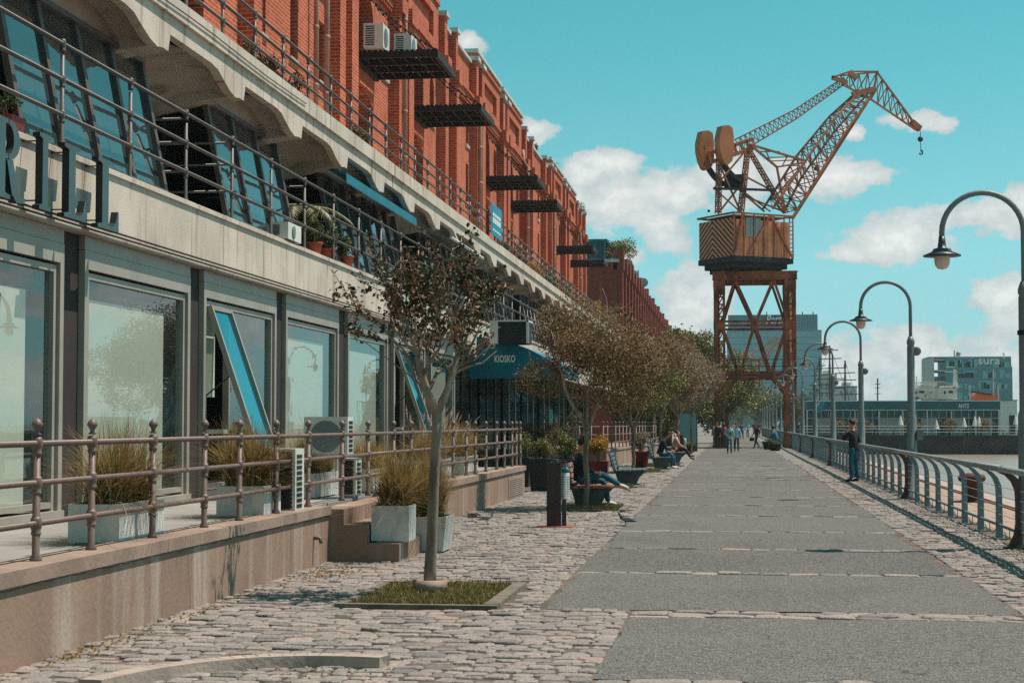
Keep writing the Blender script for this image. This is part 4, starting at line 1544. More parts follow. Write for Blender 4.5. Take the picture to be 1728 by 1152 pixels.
I_ = [[(0, 0), (1, 0), (1, 0.05), (0.74, 0.075), (0.74, 0.925), (1, 0.95), (1, 1), (0, 1), (0, 0.95), (0.26, 0.925), (0.26, 0.075), (0, 0.05)]]
L_ = [[(0, 0), (1, 0), (1, 0.3), (0.95, 0.3), (0.86, 0.13), (0.72, 0.065), (0.5, 0.06), (0.5, 0.925), (0.7, 0.95), (0.7, 1), (0, 1), (0, 0.95), (0.2, 0.925), (0.2, 0.075), (0, 0.05)]]
bow = []
for k in range(13):
    t = -PI / 2 + PI * k / 12
    bow.append((0.48 + 0.36 * math.cos(t), 0.745 + 0.255 * math.sin(t)))
inn = []
for k in range(13):
    t = PI / 2 - PI * k / 12
    inn.append((0.48 + 0.17 * math.cos(t), 0.745 + 0.19 * math.sin(t)))
R_ = [[(0, 0), (0.55, 0), (0.55, 0.05), (0.4, 0.075), (0.4, 0.925), (0.4, 1), (0, 1), (0, 0.95), (0.14, 0.925), (0.14, 0.075), (0, 0.05)]]
for k in range(12):
    R_.append([bow[k], bow[k + 1], inn[11 - k], inn[12 - k]])
R_.append([(0.4, 0.49), (0.5, 0.49), (0.5, 0.555), (0.4, 0.555)]); R_.append([(0.4, 0.935), (0.5, 0.935), (0.5, 1), (0.4, 1)])
R_.append([(0.44, 0.5), (0.62, 0.5), (0.7, 0.35), (0.8, 0.1), (0.92, 0.05), (1.03, 0.07), (1.0, 0.0), (0.75, -0.02), (0.6, 0.08), (0.52, 0.3)])
for sh_, pa, pb, lb_ in ((R_, -14, 42, 'letter R, cut by the left edge of the photo'), (I_, 67, 86, 'letter I'), (L_, 109, 146, 'first letter L'), (L_, 166, 201, 'last letter L')):
    ya_, yb_ = onX(pa, 300, LX1).y, onX(pb, 300, LX1).y
    letter(sh_, ya_, yb_ - ya_, lb_)

# ------------------------------------------------------------------ bits on the building
ac_unit(-9.05, -8.6, 40.9, 41.9, 0, 0, '', False) if False else None


def ac_out(x, y, z, w_, h, d, label):
    t = thing('air_conditioner', label, 'air conditioner', (x, y, z), group='outdoor air conditioner units')
    b = MB(); b.box(x, x + d, y, y + w_, z, z + h)
    part('casing', b, 'ac_white', t)
    b = MB(); r = min(h, w_) * 0.38
    b.lathe((x + d, y + w_ * 0.4, z + h / 2), [(r, 0), (r, 0.015), (r * 0.8, 0.02)], 20, 'x')
    part('fan_grille', b, 'lamp_grey', t)
    b = MB()
    n = 9
    for k in range(n):
        b.box(x + 0.05, x + d * 0.55, y - 0.008, y, z + 0.06 + k * (h - 0.1) / n, z + 0.06 + (k + 0.5) * (h - 0.1) / n)
    part('side_grille', b, 'ac_dark', t)


ac_out(-9.15, 41.95, 11.05, 0.8, 0.62, 0.5, 'white air conditioner by the brick pilaster, left of the pair on the nearest loading platform')
ac_out(-8.6, 43.1, 11.05, 0.8, 0.6, 0.45, 'white air conditioner, right of the pair on the nearest loading platform')
ac_out(-9.1, 38.2, 7.4, 0.9, 0.8, 0.4, 'white air conditioner behind the small shrub and the upper gallery railing')
ac_out(-7.05, 25.6, 4.47, 0.8, 0.26, 0.3, 'small white air conditioner box lying on the concrete beam below the second glazed bay')
ac_out(-6.95, 41.2, 4.2, 1.0, 0.62, 0.5, 'pale teal air conditioner hanging by the beam left of the kiosk canopy')

# teal banner on the upper railing
bn = thing('banner', 'bright teal banner with pale blurred lettering hung on the upper gallery railing', 'banner', (-6.7, 48, 7.0))
p0, p1 = onX(829, 370, -6.7), onX(844, 370, -6.7)
b = MB(); b.box(-6.72, -6.7, p0.y, p1.y + 0.4, 6.95, 7.85)
part('cloth', b, 'banner', bn)
b = MB()
for (zz, hh) in ((7.5, 0.09), (7.3, 0.16), (7.08, 0.05)):
    for k in range(4):
        yy = p0.y + 0.3 + k * (p1.y - p0.y - 0.2) / 4
        b.box(-6.695, -6.69, yy, yy + (p1.y - p0.y) / 6, zz, zz + hh)
part('print', b, 'sign_white', bn)

# teal awnings rolled out under the fascia
aw = thing('gallery_awning', 'teal canvas awning folded out under the concrete fascia of the gallery', 'awning', (-6.9, 33, 6.1))
b = MB()
x0, x1 = -7.1, -6.76
b.add([(x0, 29.6, 6.16), (x0, 36.4, 6.16), (x1, 36.4, 6.06), (x1, 29.6, 6.06), (x0, 29.6, 6.13), (x0, 36.4, 6.13), (x1, 36.4, 6.03), (x1, 29.6, 6.03)],
      [(0, 1, 2, 3), (7, 6, 5, 4), (0, 3, 7, 4), (1, 5, 6, 2), (2, 6, 7, 3)])
part('canvas', b, 'teal_canvas', aw)
b = MB()
for k in range(34):
    y = 29.6 + k * 0.2
    b.add([(x1, y, 6.06), (x1, y + 0.2, 6.06), (x1 + 0.01, y + 0.2, 5.9), (x1 + 0.01, y + 0.1, 5.87), (x1 + 0.01, y, 5.9)], [(0, 1, 2, 3, 4)])
part('valance', b, 'teal_canvas', aw)
aw = thing('gallery_awning', 'dark striped awning with a white front bar under the gallery, right of the teal one', 'awning', (-6.9, 42, 6.1))
b = MB(); b.add([(-7.1, 38.6, 6.1), (-7.1, 43.2, 6.1), (-6.35, 43.2, 5.85), (-6.35, 38.6, 5.85), (-7.1, 38.6, 6.07), (-7.1, 43.2, 6.07), (-6.35, 43.2, 5.82), (-6.35, 38.6, 5.82)], [(0, 1, 2, 3), (7, 6, 5, 4), (0, 3, 7, 4), (1, 5, 6, 2), (2, 6, 7, 3)])
part('canvas', b, 'cloth_grey', aw)
b = MB(); b.tube([(-6.33, 38.4, 5.85), (-6.33, 43.4, 5.85)], 0.035, 8)
part('front_bar', b, 'white_paint', aw)

# kiosk canopy
ka = thing('kiosk_canopy', 'dark teal entrance canopy with white KIOSKO lettering over the dark doorway', 'awning', (-5.6, 46, 2.9))
yf, yb = 45.5, 50.2
K = lambda px, py: onY(px, py, yf)
xl, xr = -7.0, K(950, 600).x
zt, zm, zl, zs = 3.86, 3.2, K(950, 620).z, K(950, 637).z
xm = K(893, 590).x
front = [(xl, zs - 0.02), (xr, zs), (xr, zl), (xm, K(893, 589).z), (K(850, 570).x, 3.86), (xl, 3.98)]
b = MB()
b.prism(front, yf, yf + 0.03, 'y')
top = front[2:]
for i in range(len(top) - 1):
    (xa, za), (xb_, zb_) = top[i], top[i + 1]
    b.add([(xa, yf + 0.03, za), (xb_, yf + 0.03, zb_), (xb_, yb, zb_), (xa, yb, za), (xa, yf + 0.03, za - 0.02), (xb_, yf + 0.03, zb_ - 0.02), (xb_, yb, zb_ - 0.02), (xa, yb, za - 0.02)],
          [(0, 1, 2, 3), (7, 6, 5, 4)])
b.box(xr - 0.02, xr + 0.0, yf + 0.03, yb, zs, zl)
part('canvas', b, 'teal_canvas', ka)
tm = text_mb('KIOSKO', 0.26, 0.006, bold=0.006)
p = K(834, 611)
tm.xform(Matrix.Translation((p.x, yf - 0.01, p.z)) @ Matrix.Rotation(PI / 2, 4, 'X') @ Matrix.Diagonal((0.6, 1, 1, 1)))
part('lettering', tm, 'sign_white', ka, label='white KIOSKO letters')
b = MB()
b.tube([(xl, yf + 0.1, zs + 0.02), (xr - 0.05, yf + 0.1, zs + 0.02)], 0.02, 6)
for yy in (yf + 0.1, yb - 0.1):
    b.tube([(xr - 0.06, yy, zs + 0.02), (xr - 0.06, yy, zl)], 0.02, 6)
part('frame', b, 'white_paint', ka)
# dark unit above the canopy
bx_ = thing('ventilation_unit', 'big dark ventilation box with pale edges sitting above the kiosk canopy', 'ventilation unit', (-5.9, 45, 3.8))
a_, c_ = onY(828, 541, 45.2), onY(890, 582, 45.2)
b = MB(); b.box(a_.x + 0.2, c_.x, 45.2, 46.2, 3.75, a_.z - 0.03)
part('casing', b, 'dark_box', bx_)
b = MB(); b.box(a_.x - 0.02, a_.x + 0.2, 45.16, 46.2, 3.75, a_.z); b.box(a_.x + 0.2, c_.x + 0.03, 45.16, 46.2, a_.z - 0.03, a_.z + 0.01); b.box(c_.x - 0.03, c_.x + 0.04, 45.16, 45.2, 3.75, a_.z)
part('edge_frame', b, 'white_paint', bx_)

# ------------------------------------------------------------------ second terrace (slightly splayed wall)
A2, B2 = Vector((-4.62, 63.2, 0)), Vector((-3.62, 84, 0))
d2 = (B2 - A2).normalized(); n2_ = Vector((-d2.y, d2.x, 0))
t2 = thing('far_terrace', 'second raised terrace with a pinkish side wall beyond the kiosk entrance', 'terrace', (-6, 74, 0))
b = MB()
q = [A2, B2, B2 + n2_ * 3.6, A2 + n2_ * 2.6]
b.prism([(p.x, p.y) for p in q], -0.02, 0.6, 'z')
part('wall', b, 'plinth', t2)
b = MB()
q = [A2 - n2_ * 0.03, B2 - n2_ * 0.03, B2 + n2_ * 3.6, A2 + n2_ * 2.6]
b.prism([(p.x, p.y) for p in q], 0.6, 0.68, 'z')
part('coping', b, 'plinth_cap', t2)
r2 = thing('far_terrace_railing', 'brown tubular railing with ball finials round the second terrace', 'railing', (A2.x, A2.y, 0.68))
E1 = A2 + n2_ * 0.12
E2 = B2 + n2_ * 0.12
E0 = Vector((-6.95, A2.y + 0.25, 0))
for z in (0.9, 1.2, 1.5):
    m = MB(); m.tube([(E0.x, E0.y, z), (E1.x, E1.y, z), (E2.x, E2.y, z)], 0.024, 6)
    part('rail', m, 'rail_brown', r2, True)
for k in range(17):
    p = E1.lerp(E2, k / 16)
    m = MB(); finial_post(m, p.x, p.y, 0.68, 0.9, 0.03, 8)
    part('post', m, 'rail_brown', r2, True)
for k in range(1, 6):
    p = E1.lerp(E0, k / 5)
    m = MB(); finial_post(m, p.x, p.y, 0.68, 0.9, 0.03, 8)
    part('post', m, 'rail_brown', r2, True)

# ------------------------------------------------------------------ quay railing and lamp posts
RX = 3.75
PITCH = 14.72
def make_rail():
    t = thing('quay_railing', 'x', 'railing', (RX, 0, 0), group='steel railing sections along the quay edge')
    # main post: thick curved plate with a flared foot
    def prof(w0, w1, foot=0.0):
        pts_o, pts_i = [], []
        for k in range(9):
            tt = k / 8
            if tt < 0.55:
                z = 0.02 + tt / 0.55 * 0.66; x = 0
            else:
                a = (tt - 0.55) / 0.45 * PI / 2 * 0.92
                z = 0.68 + 0.32 * math.sin(a); x = -0.27 * (1 - math.cos(a))
            w_ = w0 + (w1 - w0) * tt
            dx = foot * max(0, 1 - tt * 6)
            pts_o.append((x + w_ / 2 + dx, z)); pts_i.append((x - w_ / 2 - dx, z))
        return pts_o, pts_i
    def plate(mb, y, w0, w1, th, foot=0):
        o, i_ = prof(w0, w1, foot)
        for k in range(len(o) - 1):
            mb.prism([i_[k], o[k], o[k + 1], i_[k + 1]], y - th / 2, y + th / 2, 'y')
    m = MB(); plate(m, 0, 0.13, 0.12, 0.09, 0.1); m.box(-0.22, 0.2, -0.12, 0.12, 0, 0.02)
    part('main_post', m, 'railing_post', t, world=False)
    for k in range(1, 8):
        y = PITCH * k / 8
        m = MB(); plate(m, y, 0.1, 0.075, 0.035)
        m.box(-0.12, 0.12, y - 0.07, y + 0.07, 0, 0.016)
        for q in (-0.09, 0.09):
            m.lathe((q, y, 0.016), [(0.014, 0), (0.014, 0.014)], 6)
        part('baluster', m, 'railing_blue', t, world=False)
    m = MB(); m.tube([(-0.25, 0, 1.04), (-0.25, PITCH, 1.04)], 0.042, 10)
    part('handrail', m, 'railing_top', t, True, world=False)
    m = MB(); m.box(-0.13, -0.09, 0, PITCH, 1.035, 1.05)
    m.box(-0.21, -0.12, 0, PITCH, 0.995, 1.01)
    part('top_plate', m, 'railing_blue', t, world=False)
    m = MB(); m.tube([(0.0, 0, 0.2), (0.0, PITCH, 0.2)], 0.024, 8)
    part('lower_rail', m, 'railing_blue', t, True, world=False)
    for z in (0.36, 0.49, 0.62, 0.75):
        m = MB(); m.tube([(-0.02, 0, z), (-0.02, PITCH, z)], 0.0055, 5)
        part('cable', m, 'wire', t, world=False)
    m = MB()
    for k in range(8):
        y = PITCH * (k + 0.5) / 8
        m.tube([(0.0, y - 0.6, 0.12), (0.02, y - 0.2, 0.05), (0.0, y + 0.2, 0.06), (0.02, y + 0.6, 0.12)], 0.008, 5)
        m.tube([(0.0, y, 0.2), (0.0, y, 0.06)], 0.006, 5)
    part('hanging_chain', m, 'dark_steel', t, world=False)
    return t


rp = make_rail()
NR = 14
for k in range(-1, NR):
    y = 23.4 + PITCH * k
    lb = ('nearest curved railing section at the right edge, before the first lamp post' if k == -1 else
          'railing section running from the %s to the %s lamp post along the quay' % (ORD[k], ORD[k + 1]))
    if k == -1:
        rp.location = (RX, y, 0.0); rp['label'] = lb
    else:
        dup(rp, (RX, y, 0.0), label=lb)


def make_lamp():
    t = thing('street_lamp', 'x', 'street lamp', (0, 0, 0), group='hooked lamp posts along the quay')
    m = MB()
    m.lathe((0, 0, 0), [(0.17, 0), (0.17, 0.03), (0.115, 0.06), (0.105, 1.75), (0.085, 1.82), (0.08, 3.3), (0.07, 3.34), (0.085, 3.36), (0.085, 3.42), (0.05, 3.52)], 16)
    part('pole', m, 'lamp_grey', t, True, world=False)
    m = MB()
    R = 0.53
    pts = [(0, 0, 3.48), (0, 0, 4.15)] + [(-R + R * math.cos(a), 0, 4.18 + R * math.sin(a)) for a in [PI * k / 18 for k in range(19)]] + [(-2 * R, 0, 4.12)]
    m.tube(pts, 0.038, 10)
    part('arm', m, 'lamp_grey', t, True, world=False)
    m = MB()
    m.lathe((-2 * R, 0, 3.88), [(0.25, -0.015), (0.25, 0.0), (0.14, 0.045), (0.12, 0.07), (0.115, 0.085), (0.06, 0.1), (0.05, 0.17), (0.042, 0.25)], 24)
    sh = part('lamp_shade', m, 'lamp_dark', t, True, world=False)
    m = MB()
    m.lathe((-2 * R, 0, 3.88), [(0.02, -0.19), (0.06, -0.178), (0.09, -0.14), (0.102, -0.09), (0.105, -0.02), (0.105, -0.016)], 20)
    part('globe', m, 'globe', t, True, world=False)
    m = MB(); m.lathe((0.12, 0, 3.2), [(0.09, -0.04), (0.1, -0.03), (0.1, 0.03), (0.09, 0.04)], 16, 'y')
    m.box(0.04, 0.14, -0.03, 0.03, 3.12, 3.28)
    part('floodlight', m, 'lamp_grey', t, True, world=False)
    return t


LXP = 3.84
lamp = make_lamp()
NL = 15
for k in range(NL):
    y = 23.4 + PITCH * k
    lb = '%s hooked grey street lamp counted from the camera%s' % (ORD[k].capitalize(), ', cut by the right edge' if k == 0 else '')
    if k == 0:
        lamp.location = (LXP, y, 0); lamp['label'] = lb
    else:
        dup(lamp, (LXP, y, 0), label=lb)
# spotlight head on the first post and the little cabinet on the second
t = thing('traffic_signal', 'black spotlight head clamped to the nearest lamp post at the right edge', 'spotlight', (LXP, 23.3, 2.8))
m = MB(); m.box(LXP + 0.03, LXP + 0.13, 23.22, 23.36, 2.72, 2.86); m.lathe((LXP + 0.06, 23.2, 2.97), [(0.05, 0), (0.08, 0.04), (0.08, 0.16), (0.05, 0.18)], 12, 'y')
m.lathe((LXP, 23.4, 2.84), [(0.1, -0.03), (0.1, 0.03)], 12)
part('head', m, 'crane_black', t, True)
t.name = 'spotlight'
t = thing('junction_box', 'grey electrical box strapped to the second lamp post above the railing', 'electrical box', (LXP + 0.16, 38.1, 1.2))
m = MB(); m.box(LXP + 0.1, LXP + 0.23, 38.0, 38.2, 1.28, 1.5)
part('cover', m, 'lamp_grey', t)
m = MB(); m.box(LXP - 0.12, LXP + 0.12, 38.08, 38.12, 1.36, 1.39)
part('strap', m, 'lamp_dark', t)

# mooring bollard
bo = thing('mooring_bollard', 'rusty brown double-flared mooring bollard on the quay beyond the railing', 'bollard', (4.95, 37.0, 0))
m = MB(); m.lathe((4.95, 37.0, 0), [(0.26, 0), (0.26, 0.03), (0.17, 0.06), (0.15, 0.2), (0.17, 0.38), (0.27, 0.44), (0.29, 0.5), (0.26, 0.56), (0.1, 0.6)], 20)
part('body', m, 'rust_bollard', bo, True)
m = MB(); m.box(4.6, 5.3, 36.65, 37.35, -0.004, 0.012)
part('base_plate', m, 'rust_plate', bo)

# ------------------------------------------------------------------ tree beds, trees
def bed(x0, x1, y0, y1, label, n=900, L=0.06):
    t = thing('tree_bed', label, 'tree bed', ((x0 + x1) / 2, (y0 + y1) / 2, 0), group='square grass beds round the promenade trees')
    b = MB()
    b.box(x0, x1, y0, y0 + 0.08, -0.02, 0.035); b.box(x1 - 0.13, x1, y0 + 0.08, y1, -0.02, 0.04)
    b.box(x0, x0 + 0.08, y0 + 0.08, y1, -0.02, 0.03); b.box(x0, x1, y1, y1 + 0.08, -0.02, 0.035)
    part('edging', b, 'bed_edge', t)
    b = MB(); b.add([(x0 + 0.08, y0 + 0.08, 0.02), (x1 - 0.12, y0 + 0.08, 0.02), (x1 - 0.12, y1, 0.02), (x0 + 0.08, y1, 0.02)], [(0, 1, 2, 3)])
    part('soil', b, 'soil', t)
    g = MB()
    for _ in range(n):
        x = RNG.uniform(x0 + 0.12, x1 - 0.15); y = RNG.uniform(y0 + 0.1, y1)
        if math.sin(x * 7.1 + y * 3.3) * math.sin(y * 8.7 - x * 4.1) > RNG.uniform(0.0, 0.9) or (x - x0) < RNG.uniform(0, 0.45):
            continue
        a = RNG.uniform(0, 6.28); l = L * RNG.uniform(0.5, 1.3); s = 0.004 + 0.00015 * y0
        dx, dy = math.cos(a) * s, math.sin(a) * s
        lx, ly = RNG.normal(0, 0.4) * l, RNG.normal(0, 0.4) * l
        g.add([(x - dx, y - dy, 0.02), (x + dx, y + dy, 0.02), (x + lx, y + ly, 0.02 + l)], [(0, 1, 2)], float(RNG.uniform(0, 1)))
    part('grass', g, 'lawn', t, recalc=False)
    return t


bed(*BEDS[0], 'grass bed with a worn timber edge round the nearest tree', 9000, 0.05)
bed(*BEDS[1], 'grass bed round the second tree, beside the seated man in jeans', 4000, 0.07)
bed(*BEDS[2], 'grass patch in front of the empty second bench', 3000, 0.08)
bed(*BEDS[3], 'grass patch under the third tree by the low terrace wall', 2500, 0.09)
bed(*BEDS[4], 'grass bed under the bench of the person in black', 2500, 0.1)


def leafs(mb, pts, size, rng, per=3, spread=0.06, tint=None, elong=1.8):
    for p in pts:
        for _ in range(per):
            c = Vector(p) + Vector(rng.normal(0, spread, 3))
            d = Vector(rng.normal(0, 1, 3)) + Vector((0, 0, -0.3)); d.normalize()
            e = Vector(rng.normal(0, 1, 3)); s = d.cross(e).normalized()
            nrm = d.cross(s)
            l = size * rng.uniform(0.6, 1.3); w_ = l / elong
            tt = float(np.clip(rng.normal(0.45, 0.25), 0, 1)) if tint is None else tint
            mid = c + nrm * (l * 0.12)
            mb.add([c - d * l / 2, mid + s * w_ / 2, c + d * l / 2, mid - s * w_ / 2], [(0, 1, 2, 3)], tt)


class Tree:
    def __init__(s, seed, tw=0.004):
        s.rng = np.random.default_rng(seed); s.w = MB(); s.tw = []; s.minr = tw

    def branch(s, p, d, L, r, depth, env=None, curl=0.25, up=0.12, split=(2, 3), ratio=0.72, sides=True):
        rng = s.rng
        n = 5
        pts = [Vector(p)]; rs = [r]
        d = Vector(d).normalized()
        for k in range(n):
            d = (d + Vector(rng.normal(0, curl, 3)) * 0.5 + Vector((0, 0, up * 0.4))).normalized()
            q = pts[-1] + d * (L / n)
            pts.append(q); rs.append(r * (1 - 0.45 * (k + 1) / n))
            if depth <= 1:
                s.tw.append(q)
        s.w.tube(pts, rs, 8 if r > 0.02 else (5 if r > 0.008 else 3))
        if depth <= 0:
            return
        for i in range(int(rng.integers(split[0], split[1] + 1))):
            nd = (d + Vector(rng.normal(0, 0.62, 3)) + Vector((0, 0, up))).normalized()
            e = pts[-1]
            if env and not env(e):
                continue
            s.branch(e, nd, L * rng.uniform(0.6, 0.95) * (ratio + 0.1), rs[-1] * 0.8, depth - 1, env, curl, up, split, ratio)
        if sides and depth >= 1:
            for k in (2, 3, 4):
                if rng.uniform() < 0.65:
                    nd = (d * 0.4 + Vector(rng.normal(0, 0.8, 3)) + Vector((0, 0, up))).normalized()
                    if env and not env(pts[k]):
                        continue
                    s.branch(pts[k], nd, L * 0.5, rs[k] * 0.5, depth - 1 if depth < 3 else depth - 2, env, curl, up, split, ratio)


def ellip(c, r):
    c = Vector(c)
    return lambda p: ((p.x - c.x) / r[0]) ** 2 + ((p.y - c.y) / r[1]) ** 2 + ((p.z - c.z) / r[2]) ** 2 < 1


def fill(rng, c, r, n, lumps=9, lsz=0.42, shell=0.55):
    """points clustered in uneven lumps spread through a crown volume"""
    out = []
    cs = []
    for _ in range(lumps):
        d = Vector(rng.normal(0, 1, 3)); d.normalize()
        t = rng.uniform(0.25, 0.85)
        cs.append((Vector((d.x * r[0] * t, d.y * r[1] * t, d.z * r[2] * t)), rng.uniform(0.6, 1.25) * lsz))
    for _ in range(n):
        q, k = cs[int(rng.integers(0, len(cs)))]
        d = Vector(rng.normal(0, 1, 3)); d.normalize()
        t = rng.uniform(shell, 1) ** 0.7
        p = q + Vector((d.x * r[0], d.y * r[1], d.z * r[2])) * (k * t)
        out.append(Vector(c) + p)
    return out


# the near crape myrtle
T1 = Vector((-2.88, 16.5, 0))
tr = thing('crape_myrtle', 'nearest slender tree with forked pale trunk, sparse dark leaves and reddish tips', 'tree', T1, group='crape myrtle trees along the promenade')
T = Tree(11)
TY1 = 16.5
fork = onY(737, 697, TY1)
T.w.tube([onY(725, 1000, TY1), onY(726, 960, TY1), onY(729, 900, TY1), onY(733, 800, TY1), onY(737, 730, TY1), fork], [0.066, 0.06, 0.053, 0.05, 0.047, 0.05], 12)
P = lambda x, y, dy=0: onY(x, y, TY1 + dy)
L1 = [fork, P(722, 665, -.05), P(712, 635, -.1), P(705, 600, -.15)]
R1 = [fork, P(752, 665, .05), P(765, 630, .1), P(772, 600, .12)]
T.w.tube(L1, [0.05, 0.042, 0.037, 0.033], 10)
T.w.tube(R1, [0.046, 0.036, 0.03, 0.027], 10)
T.w.tube([P(718, 655), P(703, 642, .05), P(697, 620, .1), P(690, 600, .1)], [0.02, 0.015, 0.012, 0.01], 7)
env1 = None
mains = [(L1[3], P(690, 560, -.2), 0.026), (L1[3], P(720, 540, .1), 0.022), (L1[3], P(660, 545, 0), 0.018), (R1[3], P(790, 560, .2), 0.02), (R1[3], P(765, 530, -.1), 0.022),
         (L1[2], P(740, 590, -.3), 0.02), (L1[1], P(745, 610, .35), 0.02), (R1[2], P(720, 585, .3), 0.016)]
for a, b, r in mains:
    mid = a.lerp(b, 0.5) + Vector(T.rng.normal(0, 0.015, 3))
    T.w.tube([a, mid, b], [r, r * 0.85, r * 0.7], 7)
    for k in range(4):
        d = (b - a).normalized() * 0.8 + Vector(T.rng.normal(0, 0.6, 3)) + Vector((0, 0, 0.45))
        T.branch(b if k < 3 else mid, d, T.rng.uniform(0.3, 0.52), r * 0.45, 2, None, 0.3, 0.25, (1, 1), 0.7)
# long whips
for (pts, rr) in (([(690, 600), (650, 560), (600, 515), (556, 452)], 0.012), ([(690, 610), (640, 545), (590, 500), (560, 500)], 0.009), ([(700, 560), (660, 500), (640, 460), (632, 442)], 0.008),
                  ([(772, 600), (800, 545), (830, 500), (850, 478)], 0.01), ([(740, 560), (745, 500), (755, 450), (765, 418)], 0.009), ([(720, 540), (700, 480), (690, 440), (675, 412)], 0.008),
                  ([(775, 590), (790, 500), (800, 450), (790, 425)], 0.008), ([(690, 600), (640, 570), (600, 560), (580, 545)], 0.007), ([(765, 530), (810, 500), (840, 490), (852, 482)], 0.006),
                  ([(700, 560), (670, 520), (640, 490), (600, 470)], 0.007)):
    q = [P(x, y, 0.25 * math.sin(i + x)) for i, (x, y) in enumerate(pts)]
    T.w.tube(q, [rr, rr * 0.8, rr * 0.6, rr * 0.3], 5)
    for i in range(3):
        for k in range(9):
            t = k / 9
            if i + t > 0.7:
                T.tw.append(q[i].lerp(q[i + 1], t))
                if T.rng.uniform() < 0.35:
                    T.branch(q[i].lerp(q[i + 1], t), (q[i + 1] - q[i]).normalized() + Vector(T.rng.normal(0, 0.7, 3)), 0.16, 0.004, 0)
# bare dead twigs to the right
for s_ in range(6):
    a = P(772 + s_ * 3, 622 - s_ * 2, 0.1)
    b = P(808 + T.rng.uniform(-8, 8), 556 + s_ * 8 + T.rng.uniform(-6, 6), 0.1)
    c = P(830 + T.rng.uniform(-10, 8) + (14 if s_ < 3 else 0), 545 + s_ * 8 + T.rng.uniform(-20, 2), 0.1)
    k = len(T.tw)
    T.w.tube([a, a.lerp(b, 0.6) + Vector((0, 0, -0.02)), b, c], [0.009, 0.007, 0.005, 0.002], 4)
    T.branch(b, (c - a), 0.13, 0.0035, 1, None, 0.2, 0.1, (1, 2))
    T.tw = T.tw[:k]
T.w.tube([R1[2], P(790, 618, .1), P(815, 612, .1), P(838, 592, .1)], [0.018, 0.014, 0.01, 0.004], 6)
T.w.tube([P(700, 640), P(660, 610), P(620, 580), P(598, 570)], [0.006, 0.005, 0.004, 0.002], 4)
part('trunk', T.w, 'bark', tr, True)
m = MB()
leafs(m, [p for p in T.tw if T.rng.uniform() < 0.68], 0.062, T.rng, 2, 0.028)
print('tree1 leaves', len(m.f))
part('crown', m, 'leaf_dark', tr, recalc=False)
cpx = onY(726, 1000, 16.5).x
col_ = thing('tree_collar', 'low round pinkish clay collar round the foot of the nearest tree', 'collar', (cpx, 16.5, 0.02))
m = MB(); cx, cy = onY(727, 985, 16.2).x, 16.1
prof = [(0.165, 0.0), (0.165, 0.115), (0.135, 0.115), (0.135, 0.03)]
m.lathe((cpx, 16.5, 0.02), prof, 24)
part('ring', m, 'plinth', col_, True)


def myrtle(x, y, h, crx, crz, zc, label, matl, seed, nl, size, fork_z=1.5, r=0.06, lumps=12, dx=0.0, loose=0.42):
    t = thing('crape_myrtle', label, 'tree', (x, y, 0), group='crape myrtle trees along the promenade')
    T = Tree(seed)
    f = Vector((x + 0.02, y, fork_z))
    T.w.tube([(x - 0.03, y, 0), (x + 0.02, y, fork_z * 0.3), (x - 0.02, y, fork_z * 0.65), f], [r, r * 0.85, r * 0.8, r * 0.8], 10)
    c = (x + dx, y, zc)
    env = ellip(c, (crx, crx, crz))
    for k in range(5):
        a = k * 2 * PI / 5 + seed
        d = Vector((math.cos(a) * 0.6, math.sin(a) * 0.6, 1))
        T.branch(f, d, (zc - fork_z) * 0.95, r * 0.55, 3, env, 0.3, 0.15, (1, 2), 0.72)
    part('trunk', T.w, 'bark', t, True)
    m = MB()
    pts = fill(T.rng, c, (crx, crx, crz), nl, lumps, loose)
    leafs(m, pts, size, T.rng, 2, size)
    leafs(m, [p for p in T.tw if env(p)], size, T.rng, 2, size)
    part('crown', m, matl, t, recalc=False)
    return t


myrtle(-2.8, 33.0, 4.2, 1.5, 1.05, 2.95, 'second tree with a broad olive brown crown leaning over the bench of the seated man', 'leaf_brown', 5, 16000, 0.05, 1.5, 0.065, 18, 0.2, 0.45)
myrtle(-3.3, 57.5, 4.8, 1.45, 1.25, 3.25, 'third tree with dark green crown and forked trunk beside the red flower pot', 'leaf_olive', 8, 9000, 0.085, 1.4, 0.075, 14, 0.4)
myrtle(-2.75, 66, 5.0, 1.5, 1.25, 3.7, 'fourth tree with brownish crown rising behind the person in black on the bench', 'leaf_brown', 9, 8000, 0.09, 1.8, 0.07, 14)
myrtle(-2.55, 81, 5.5, 2.0, 1.5, 3.9, 'fifth tree with pale pinkish brown crown near the advertising light box', 'leaf_pale', 10, 8000, 0.1, 1.9, 0.08, 14, 0.3)
myrtle(-2.2, 92, 5.4, 1.9, 1.4, 3.9, 'sixth tree with pale dusty crown just before the crane leg', 'leaf_pale', 12, 6000, 0.11, 2.0, 0.08, 12, 0.2)
myrtle(-4.0, 88, 6.5, 2.4, 1.8, 4.8, 'seventh tree with brown crown against the far brick building', 'leaf_brown', 13, 7000, 0.12, 2.2, 0.09, 12)


def big_tree(x, y, z, R, RZ, label, seed, nl=15000, size=0.24, matl='leaf_olive', name='ficus_tree'):
    t = thing(name, label, 'tree', (x, y, 0), group='large trees beyond the crane')
    T = Tree(seed)
    T.w.tube([(x, y, 0), (x + 0.1, y, z * 0.3), (x, y, z * 0.6)], [0.4, 0.3, 0.25], 10)
    env = ellip((x, y, z), (R, R, RZ))
    for k in range(6):
        a = k * PI / 3 + seed
        T.branch((x, y, z * 0.45), (math.cos(a), math.sin(a), 0.8), R * 0.7, 0.14, 2, env, 0.2, 0.1, (1, 2))
    part('trunk', T.w, 'bark_dark', t, True)
    m = MB()
    leafs(m, fill(T.rng, (x, y, z), (R, R, RZ), nl, 34, 0.27, 0.7), size, T.rng, 1, size * 0.7)
    part('crown', m, matl, t, recalc=False)


